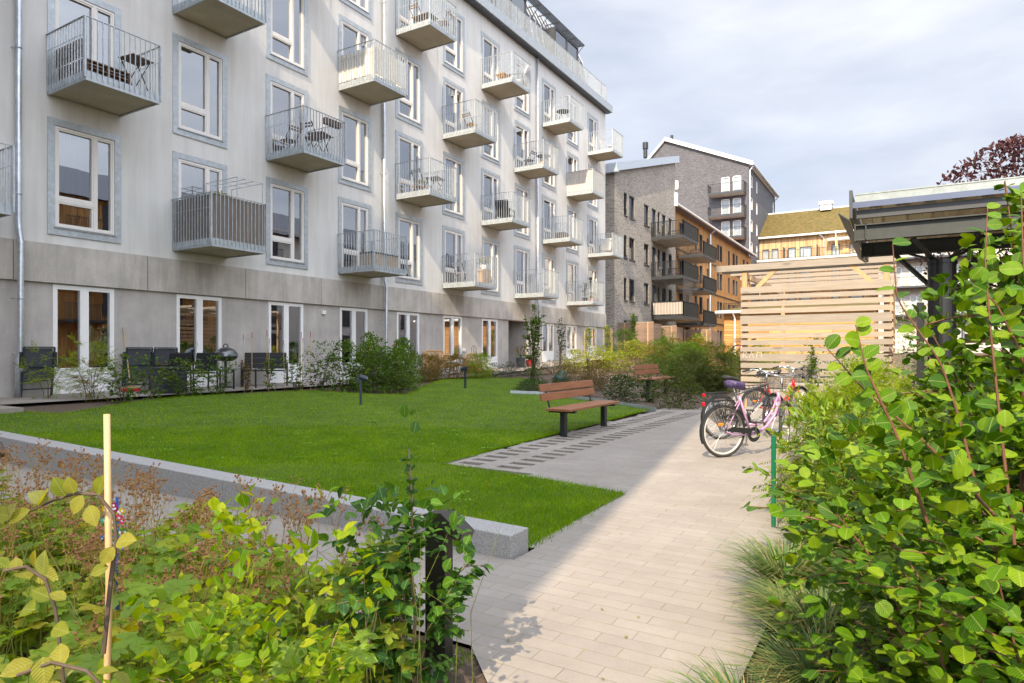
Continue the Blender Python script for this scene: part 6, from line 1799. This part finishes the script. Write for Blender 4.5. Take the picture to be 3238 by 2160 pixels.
# long leafy shoots standing out of the serviceberry against the shelter
rg = np.random.default_rng(81); mb = MB(); P, D, N, S = [], [], [], []
for Y, pts in ((1.75, ((2330, 1250), (2300, 1000), (2275, 760), (2262, 600), (2268, 478))), (1.7, ((2400, 1100), (2370, 800), (2350, 600), (2345, 440))), (1.82, ((2250, 1150), (2200, 950), (2160, 830), (2060, 690), (2050, 560))),
               (1.6, ((2130, 1200), (2060, 1000), (1990, 850), (1965, 745))), (1.75, ((2420, 1000), (2330, 780), (2290, 700), (2230, 640))), (1.65, ((2300, 1200), (2120, 1010), (1990, 900), (1900, 800)))):
    C = [cam3(Y, *q) for q in pts]; k = len(C); T = np.linspace(0, k - 1, 26); C = np.array(C)
    Q = np.stack([np.interp(T, np.arange(k), C[:, j]) for j in range(3)], -1); Q[1:-1] = (Q[:-2] + Q[1:-1] * 2 + Q[2:]) / 4
    mb.tube(Q, list(np.linspace(.0045, .0013, 26)), 6, False)
    for i in range(4, 26):
        for _ in range(1 if i % 3 else 0):
            tg = Q[min(i + 1, 25)] - Q[i - 1]; tg /= np.linalg.norm(tg); sd = np.cross(tg, -Fv); s_ = 1 if i % 2 else -1
            P.append(Q[i]); D.append(sd * s_ * .9 + tg * rg.uniform(.1, .6) + Fv * rg.normal(0, .4)); N.append(UP * .8 - Fv * .7 + rg.normal(0, .35, 3)); S.append(rg.uniform(.032, .054))
sv = thing('serviceberry', 'long reddish serviceberry shoots with round leaves rising against the shelter', 'shrub', (-10.2, -16.3, 0))
mb.build('branches', TWIG, sv, world=True); V, F = inst('round', np.array(P), np.array(D), np.array(N), np.array(S)); V = V - np.array([-10.2, -16.3, 0]); npmesh('foliage', V, F, LM['amel'], sv, smooth=True, uv=inst.uv)

plant('deutzia', 'leafy arching twigs hanging before the front wheel of the pink bicycle', 'shrub', (-6.0, -15.0, 0), 1.05, .42, 10, 'lance', .075, 620, LM['fern'], TWIG, 'vase', 78, br=6, low=.15, flat=.4, thick=.005)
# clover and daisy rosettes in the lawn
rg = np.random.default_rng(91); c = sample_lawn(70, 4, 14, 1.2); P, D = [], []
for x, y in c:
    k = rg.integers(5, 16); a = rg.uniform(0, 2 * PI, k); q = rg.uniform(.01, .09, k)
    for ai, qi in zip(a, q): P.append((x + math.cos(ai) * qi, y + math.sin(ai) * qi, g1(x, y) + .035)); D.append((math.cos(ai), math.sin(ai), .25))
V, F = inst('tiny', np.array(P), np.array(D), UP + rg.normal(0, .2, (len(P), 3)), rg.uniform(.03, .06, len(P)))
tag(npmesh('lawn_weeds', V, F, leafmat('clover_leaf', [(.10, .24, .015), (.15, .32, .02), (.20, .36, .04)], .35, .6, False)), 'small pale clover rosettes dotted over the lawn', 'weeds', kind='stuff')
# --- beds along the facade
def bed(label, x, y, h, r, leaf, ls, n, mat, kind='vase', stems=7, br=5, name='shrub', cat='shrub', seed=None, twig=None, flat=.5, group=None, low=.12, thick=.008, lean=(0, 0)):
    bed.k += 1
    return plant(name, label, cat, (x, y, g1(x, y) - .04), h, r, stems, leaf, ls, n, mat, twig or BARK, kind, seed or 100 + bed.k, group, lean, br, low, flat, thick)
bed.k = 0
H = LM['hedge']
bed('feathery sumac with arching leaves beside the left downpipe', -6.0, -1.0, 1.0, .5, 'fern', .24, 60, LM['fern'], 'vase', 5, 3, 'sumac', flat=.6, low=.4)
bed('taller feathery sumac in front of the first glazed door', -5.35, -1.3, 1.25, .55, 'fern', .22, 110, LM['fern'], 'vase', 6, 4, 'sumac', flat=.6, low=.3)
bed('yellowing feathery sumac low over the bare soil', -5.6, -1.9, .75, .5, 'fern', .20, 70, LM['orange'], 'vase', 5, 3, 'sumac', flat=.6, low=.3)
bed('young beech in the bare soil before the first glazed door', -5.3, -2.45, .95, .45, 'small', .075, 300, H, 'vase', 6, 5, 'young_beech')
bed('single thin young beech right of the bare soil', -4.85, -2.6, 1.0, .36, 'small', .075, 190, H, 'vase', 4, 5, 'young_beech')
bed('young beech spreading in front of the black storage box', -3.75, -2.25, .85, .55, 'small', .075, 380, H, 'vase', 7, 5, 'young_beech', lean=(-.2, 0))
bed('young beech between the storage box and the grill', -2.95, -2.1, .9, .45, 'small', .07, 300, H, 'vase', 6, 5, 'young_beech')
bed('yellowing young beech tied to a cane under the grill', -2.15, -2.0, .8, .24, 'small', .065, 160, LM['rust'], 'column', 4, 5, 'young_beech')
bed('slim young beech on a cane before the garden sofa', -1.55, -2.1, .85, .3, 'small', .065, 210, H, 'column', 4, 5, 'young_beech')
bed('young beech right of the two seat garden sofa', -.95, -2.3, .95, .42, 'small', .07, 320, H, 'vase', 6, 5, 'young_beech')
bed('bushy young beech with tall shoots at the left end of the hedge', -.35, -2.7, 1.3, .5, 'small', .075, 480, H, 'vase', 7, 6, 'young_beech')
HB = [(-.15, -3.3, 1.35, .55, 'dense beech bush at the left front of the hedge'), (.35, -3.75, 1.45, .6, 'tall beech bush in the middle of the hedge'), (.95, -3.2, 1.6, .6, 'tallest beech bush with whippy top shoots'),
      (.85, -4.2, 1.2, .55, 'beech bush at the front corner of the hedge'), (1.7, -3.6, 1.45, .6, 'beech bush at the right of the hedge before the downpipe'), (1.5, -2.6, 1.3, .55, 'beech bush at the back of the hedge'),
      (2.5, -3.1, 1.25, .55, 'rounded beech bush at the right end of the hedge'), (3.2, -2.3, 1.35, .5, 'loose beech bush before the second downpipe')]
for x, y, h, r, lb in HB: bed(lb, x, y, h, r, 'small', .08, 720, H, 'dome', 9, 6, 'beech_bush', low=.08)
for i, (x, y) in enumerate(((-2.2, -2.0), (-2.05, -2.08), (-1.58, -2.1), (-1.42, -1.85), (-1.0, -2.0), (-.75, -2.3), (-.55, -2.15), (.35, -2.6), (1.1, -2.7), (2.5, -2.6), (-.45, -2.35))):
    h = 1.35 + .12 * math.sin(i * 2.7); z = g1(x, y)
    t = thing('support_cane', 'slim bamboo cane with a red tip standing among the young beeches', 'cane', (x, y, z - .05), 0, 'red tipped support canes')
    tl = Vector((.05 * math.sin(i * 3.1), .04 * math.cos(i * 1.7), h)); MB().tube([(0, 0, 0), tuple(tl * .95)], .007, 6).build('cane', MT['cane'], t); MB().tube([tuple(tl * .95), tuple(tl * 1.05)], .0075, 6).build('tip', MT['red_light'], t)
for x, y, lb in ((4.6, -2.1, 'yellow orange feathery shrub at the left of the wicker seats'), (5.5, -1.9, 'yellow orange feathery shrub before the wicker chair'), (6.3, -2.2, 'yellow orange feathery shrub in the middle before the wicker sofa'), (7.0, -2.6, 'green yellow feathery shrub behind the far lawn spotlight'), (7.7, -2.4, 'yellow feathery shrub at the right of the wicker seats')):
    bed(lb, x, y, .85, .5, 'fern', .16, 260, LM['orange'] if x < 6.8 else LM['fern'], 'dome', 9, 5, 'feathery_shrub', flat=.5)
for i in range(6):
    x = 8.3 + i * .75; y = -2.5 - i * .22
    bed('low grey purple shrub in the row by the passage, ' + ('first beside the feathery shrubs', 'second from the wicker seats', 'third, before the glazed door', 'fourth, left of the dark planter', 'fifth, before the dark planter', 'last, behind the young apple tree')[i], x, y, .55, .5, 'tiny', .05, 520, LM['grey'], 'dome', 9, 5, 'grey_shrub', group='low grey purple shrubs by the passage')
# young apple tree with its watering bag
at = plant('apple_tree', 'slender young apple tree at the end of the lawn', 'tree', (6.75, -5.05, g1(6.75, -5.05) - .05), 2.75, .62, 9, 'small', .085, 900, LM['hedge'], BARK, 'column', 201, br=6, low=.30, flat=.4, thick=.018)
MB().tube([(0, 0, -.05), (.01, .01, 1.0)], [.035, .028], 8).build('trunk', BARK, at)
ivy = np.random.default_rng(202); n = 260; a = ivy.uniform(0, 2 * PI, n); P = np.stack([np.cos(a) * .05, np.sin(a) * .05, ivy.uniform(.05, 1.0, n)], -1); D = np.stack([np.cos(a), np.sin(a), ivy.normal(0, .5, n)], -1)
V, F = inst('small', P, D, ivy.normal(0, .4, (n, 3)) + UP, ivy.uniform(.04, .07, n)); npmesh('trunk_shoots', V, F, LM['dark'], at)
mt2 = plant('apple_tree', 'thin bare stemmed young tree rising from the green watering bag', 'tree', (7.7, -5.6, g1(7.7, -5.6) - .05), 2.3, .45, 5, 'small', .075, 200, LM['dark'], TAN, 'column', 203, br=5, low=.5, thick=.016)
MB().tube([(0, 0, -.05), (.0, .02, 1.3)], [.03, .02], 8).build('trunk', TAN, mt2)
def bagmesh():
    mb = MB(); n, m_ = 18, 9; vs = []
    for j in range(m_):
        u = j / (m_ - 1); rr = .30 * math.sin(PI * min(1, u * .86 + .14)) ** .6 * (1 - .45 * u)
        for i in range(n):
            a = 2 * PI * i / n; q = rr * (1 + .10 * math.sin(5 * a + 3 * u * 4) + .06 * math.sin(11 * a + u * 7)); vs.append((math.cos(a) * q * 1.25, math.sin(a) * q, .46 * u))
    return mb.add(vs, [(j*n+i, j*n+(i+1)%n, (j+1)*n+(i+1)%n, (j+1)*n+i) for j in range(m_-1) for i in range(n)])
o = bagmesh().build('watering_bag', M('dark_green_tarpaulin', (.012, .07, .05), .4, var=.2), None, smooth=True); o.location = (7.62, -5.65, g1(7.7, -5.6)); tag(o, 'dark green watering bag wrapped round the foot of the thin tree', 'watering bag')
for i, (x, y) in enumerate(((5.0, -5.9), (4.2, -6.35), (3.5, -6.7), (5.6, -6.3), (6.0, -5.5))):
    bed(('low dark ground plant under the apple tree trunk', 'low dark ground plant at the lawn corner of the shrub bed', 'low dark ground plant at the tip of the steel edging', 'low dark ground plant behind the steel edging', 'low dark ground plant with magenta flowers by the trunk')[i], x, y, .34, .45, 'tiny', .055, 420, LM['dark'], 'dome', 9, 4, 'ground_plant', group='low dark plants under the apple tree')
rg = np.random.default_rng(205); P = np.stack([rg.uniform(4.2, 6.2, 14), rg.uniform(-6.5, -5.5, 14), np.zeros(14)], -1); P[:, 2] = G(P[:, 0], P[:, 1]) + rg.uniform(.25, .38, 14)
a = rg.uniform(0, 2 * PI, (14, 4)); V, F = inst('small', np.repeat(P, 4, 0), np.stack([np.cos(a.ravel()), np.sin(a.ravel()), np.full(56, .3)], -1), np.tile(UP, (56, 1)), np.full(56, .045))
tag(npmesh('magenta_flowers', V, F, M('magenta_petal', (.42, .03, .38), .6)), 'small magenta flowers in the ground plants under the apple tree', 'flowers', kind='stuff')

# --- shrub bed between bench, pergola and facade
spec = [  # label, x, y, h, r, leaf, size, n, mat, kind
    ('rusty brown perennials directly behind the front bench', 4.6, -7.9, .85, .62, 'tiny', .05, 900, LM['rust'], 'dome'),
    ('rusty brown perennials between the front bench and the apple tree', 5.6, -7.0, .9, .65, 'tiny', .05, 900, LM['rust'], 'dome'),
    ('brown red perennials farther behind the front bench', 7.0, -7.4, .95, .7, 'tiny', .055, 900, LM['rust'], 'dome'),
    ('yellow brown perennials right of the watering bag', 8.4, -6.6, .85, .7, 'tiny', .055, 800, LM['orange'], 'dome'),
    ('rounded green shrub with white flowers right of the front bench', 3.85, -9.3, .72, .52, 'small', .07, 620, LM['dark'], 'dome'),
    ('leafy green shrub with round leaves before the second bench', 4.75, -9.75, .62, .42, 'round', .075, 150, LM['dark'], 'vase'),
    ('low bushy shrub at the corner of the paving near the bicycles', 3.4, -10.95, .95, .72, 'small', .055, 1300, LM['olive'], 'dome'),
    ('large feathery olive shrub beside the second bench', 8.9, -9.9, 1.25, .95, 'fern', .20, 620, LM['olive'], 'dome'),
    ('broad feathery dark green shrub left of the pergola', 9.6, -10.7, 1.15, .95, 'fern', .20, 620, LM['olive'], 'dome'),
    ('tall feathery green shrub behind the second bench', 10.6, -9.2, 1.45, 1.0, 'fern', .20, 620, LM['hedge'], 'dome'),
    ('feathery green shrub behind the broad dark one', 12.3, -10.6, 1.2, .95, 'fern', .20, 460, LM['olive'], 'dome'),
    ('pale straw coloured shrub in the middle of the bed', 10.4, -7.2, .9, .8, 'tiny', .06, 800, LM['orange'], 'dome'),
    ('mid green shrub behind the rusty perennials', 9.6, -8.2, 1.05, .8, 'small', .07, 700, LM['hedge'], 'dome'),
    ('yellow sunlit shrub below the last glazed door', 13.8, -5.2, .9, .75, 'small', .08, 620, LM['lit'], 'dome'),
    ('bright yellow green shrub with canes before the last doors', 15.3, -3.8, 1.0, .8, 'small', .09, 620, LM['lit'], 'dome'),
    ('bright yellow green shrub beside the spotlight', 12.2, -4.0, .95, .75, 'small', .08, 620, LM['lit'], 'dome'),
    ('tall thin yellow green climber on canes by the far door', 18.6, -2.8, 1.9, .45, 'small', .10, 260, LM['lit'], 'column'),
    ('yellow green climber on canes by the second far door', 16.6, -2.6, 1.8, .45, 'small', .10, 260, LM['lit'], 'column'),
    ('round yellow green shrub at the end of the apartment house', 21.0, -3.4, 1.0, .9, 'small', .10, 620, LM['lit'], 'dome'),
    ('dark green shrub at the corner of the brick house', 23.5, -1.8, 1.5, .9, 'fern', .26, 360, LM['hedge'], 'dome'),
    ('green feathery shrub in front of the nearest privacy screen', 19.0, -5.6, 1.2, 1.0, 'fern', .24, 420, LM['hedge'], 'dome'),
    ('straw coloured bush before the brick house', 16.2, -6.2, 1.0, .9, 'tiny', .08, 620, LM['orange'], 'dome'),
    ('olive bush in the middle distance beside the straw coloured one', 14.2, -7.6, 1.15, 1.0, 'fern', .22, 460, LM['olive'], 'dome'),
    ('olive bush with brown plumes behind the second bench', 15.8, -8.9, 1.25, 1.0, 'fern', .22, 460, LM['olive'], 'dome'),
    ('orange yellow bush in front of the shaded privacy screen', 24.0, -4.6, 1.0, 1.1, 'tiny', .09, 900, LM['orange'], 'dome'),
    ('orange yellow bush right of the middle of the far hedge', 24.2, -5.9, 1.0, 1.1, 'tiny', .09, 900, LM['orange'], 'dome'),
    ('orange bush at the left end of the far hedge', 24.0, -3.2, .9, 1.0, 'tiny', .09, 800, LM['orange'], 'dome'),
    ('red tinged bush at the right end of the far hedge', 21.5, -6.9, .8, .9, 'tiny', .08, 700, LM['orange'], 'dome'),
    ('yellow green bush before the orange shed', 17.5, -10.3, 1.15, 1.0, 'tiny', .08, 900, LM['lit'], 'dome'),
    ('yellow green bush between the pergola and the orange shed', 14.5, -11.3, 1.15, .95, 'tiny', .075, 900, LM['fern'], 'dome'),
    ('dry yellow bush right behind the third bench', 13.6, -10.8, .9, .8, 'tiny', .07, 700, LM['orange'], 'dome'),
    ('green shrub seen through the left half of the pergola slats', 13.5, -13.2, 1.7, 1.0, 'small', .10, 700, LM['hedge'], 'dome'),
    ('green shrub seen through the right half of the pergola slats', 12.2, -14.8, 1.5, 1.0, 'small', .10, 700, LM['lit'], 'dome'),
    ('green shrub at the pergola foot behind the red bicycle', 3.9, -14.6, 1.25, .5, 'small', .075, 420, LM['hedge'], 'vase'),
    ('leafy vine shoots climbing the pergola slats', 4.2, -13.9, 1.55, .3, 'small', .085, 160, LM['hedge'], 'column'),
    ('dense green shrub behind the shelter on the right', 1.6, -18.2, 2.6, 1.2, 'small', .10, 1500, LM['hedge'], 'dome'),
    ('dense yellow green shrub beyond the brown board fence', 4.6, -18.4, 1.9, 1.2, 'small', .11, 1100, LM['fern'], 'dome'),
    ('dark green shrub between the shelter and the pergola', .6, -16.3, 1.3, .8, 'small', .08, 900, LM['olive'], 'dome'),
    ('climbing plant covering the narrow privacy screen', 34.2, -.4, 1.9, .7, 'small', .12, 700, LM['hedge'], 'dome'),
    ('bright bamboo clump before the shaded privacy screen', 38.5, -2.0, 1.5, .8, 'lance', .25, 420, LM['lit'], 'vase'),
]
for s in spec: bed(*s[:9], kind=s[9], stems=10 if s[9] == 'dome' else 6, br=6 if s[9] == 'dome' else 5, flat=.45)
bed('thin young tree in front of the nearest privacy screen', 25.8, -1.5, 2.6, .55, 'small', .12, 330, LM['hedge'], 'column', 6, 5, 'young_tree', 'tree', low=.25, thick=.02)
# white flowers on the rounded shrub
rg = np.random.default_rng(301); n = 46; a = rg.uniform(0, 2 * PI, n); el = rg.uniform(.2, 1.2, n)
P = np.stack([3.85 + .5 * np.cos(a) * np.cos(el), -9.3 + .5 * np.sin(a) * np.cos(el), .1 + .72 * np.sin(el)], -1)
b4 = rg.uniform(0, 2 * PI, n * 4); V, F = inst('tiny', np.repeat(P, 4, 0), np.stack([np.cos(b4), np.sin(b4), rg.uniform(0, .6, n * 4)], -1), np.tile(UP, (n * 4, 1)), np.full(n * 4, .03))
tag(npmesh('white_flowers', V, F, MT['white']), 'small white flower clusters on the rounded shrub by the bench', 'flowers', kind='stuff')
for i in range(7):
    x, y = 14.6 + i * .75, -2.9 - .12 * (i % 3); t = thing('support_cane', 'pale bare cane in the row before the far glazed doors', 'cane', (x, y, g1(x, y) - .05), 0, 'bare canes by the far doors')
    MB().tube([(0, 0, 0), (.06 * math.sin(i * 2), .05, 1.7)], .012, 6).build('cane', MT['cane'], t)
# trees on the right
pt = plant('plum_tree', 'purple leaved plum tree rising above the shelter roof', 'tree', (-1.3, -17.2, -.05), 4.4, 1.4, 12, 'small', .08, 4600, LM['purple'], BARK, 'tree', 401, br=8, low=.40, flat=.3, thick=.02)
MB().tube([(0, 0, -.1), (.02, 0, 1.6), (.05, .03, 2.4)], [.09, .07, .05], 10).build('trunk', BARK, pt)
bed('silvery willow shrub behind the black shelter column', 3.6, -16.2, 2.6, .75, 'lance', .12, 900, LM['silver'], 'vase', 10, 6, 'silver_willow')
# sprigs on the shelter roof
rg = np.random.default_rng(411); n = 260; P = np.stack([FX + rg.uniform(.05, 1.0, n), rg.uniform(-17.6, YL - .1, n), np.full(n, 2.95)], -1); a = rg.uniform(0, 2 * PI, n)
V, F = inst('small', P, np.stack([np.cos(a) * .6, np.sin(a) * .6, np.ones(n)], -1), rg.normal(0, 1, (n, 3)), rg.uniform(.015, .05, n)); V = V - np.array(sl_.location); o = npmesh('roof_plants', V, F, LM['olive'], sl_)
# potted plants
for i, (t, h, ph, sp, fl, lf, n) in enumerate(POTS):
    rg = np.random.default_rng(500 + i); mb = MB(); P, D = [], []
    for _ in range(n):
        a = rg.uniform(0, 2 * PI); u = rg.uniform(.1, 1); q = sp * math.sqrt(u) * rg.uniform(.3, 1)
        P.append((math.cos(a) * q, math.sin(a) * q, h + ph * rg.uniform(.1, 1) * (1 - .3 * q / sp))); D.append((math.cos(a), math.sin(a), rg.uniform(-.2, .8)))
    for _ in range(7): a = rg.uniform(0, 2 * PI); mb.tube([(0, 0, h * .9), (math.cos(a) * sp * .6, math.sin(a) * sp * .6, h + ph * .85)], .006, 4, False)
    mb.build('stems', BARK, t)
    V, F = inst('small', np.array(P), np.array(D), UP + rg.normal(0, .4, (n, 3)), rg.uniform(.06, .11, n)); npmesh('foliage', V, F, LM['lit'] if lf == 'yellow' else LM['hedge'], t)
    if fl:
        m_ = 40; P = np.array(P)[:m_] * np.array([1, 1, 1]) + np.array([0, 0, .06]); b4 = rg.uniform(0, 2 * PI, m_ * 3); V, F = inst('small', np.repeat(P, 3, 0), np.stack([np.cos(b4), np.sin(b4), rg.uniform(0, .8, m_ * 3)], -1), np.tile(UP, (m_ * 3, 1)), np.full(m_ * 3, .06))
        npmesh('flowers', V, F, M('petal', fl, .6), t)
# fallen leaves
rg = np.random.default_rng(601); n = 90; P = np.stack([rg.uniform(-11.5, 2, n), rg.uniform(-15.0, -13.0, n), np.full(n, .012)], -1); a = rg.uniform(0, 2 * PI, n)
V, F = inst('small', P, np.stack([np.cos(a), np.sin(a), rg.uniform(0, .3, n)], -1), UP + rg.normal(0, .2, (n, 3)), rg.uniform(.008, .028, n)); tag(npmesh('fallen_leaves', V, F, LM['orange']), 'small dry fallen leaves scattered on the paving', 'leaves', kind='stuff')
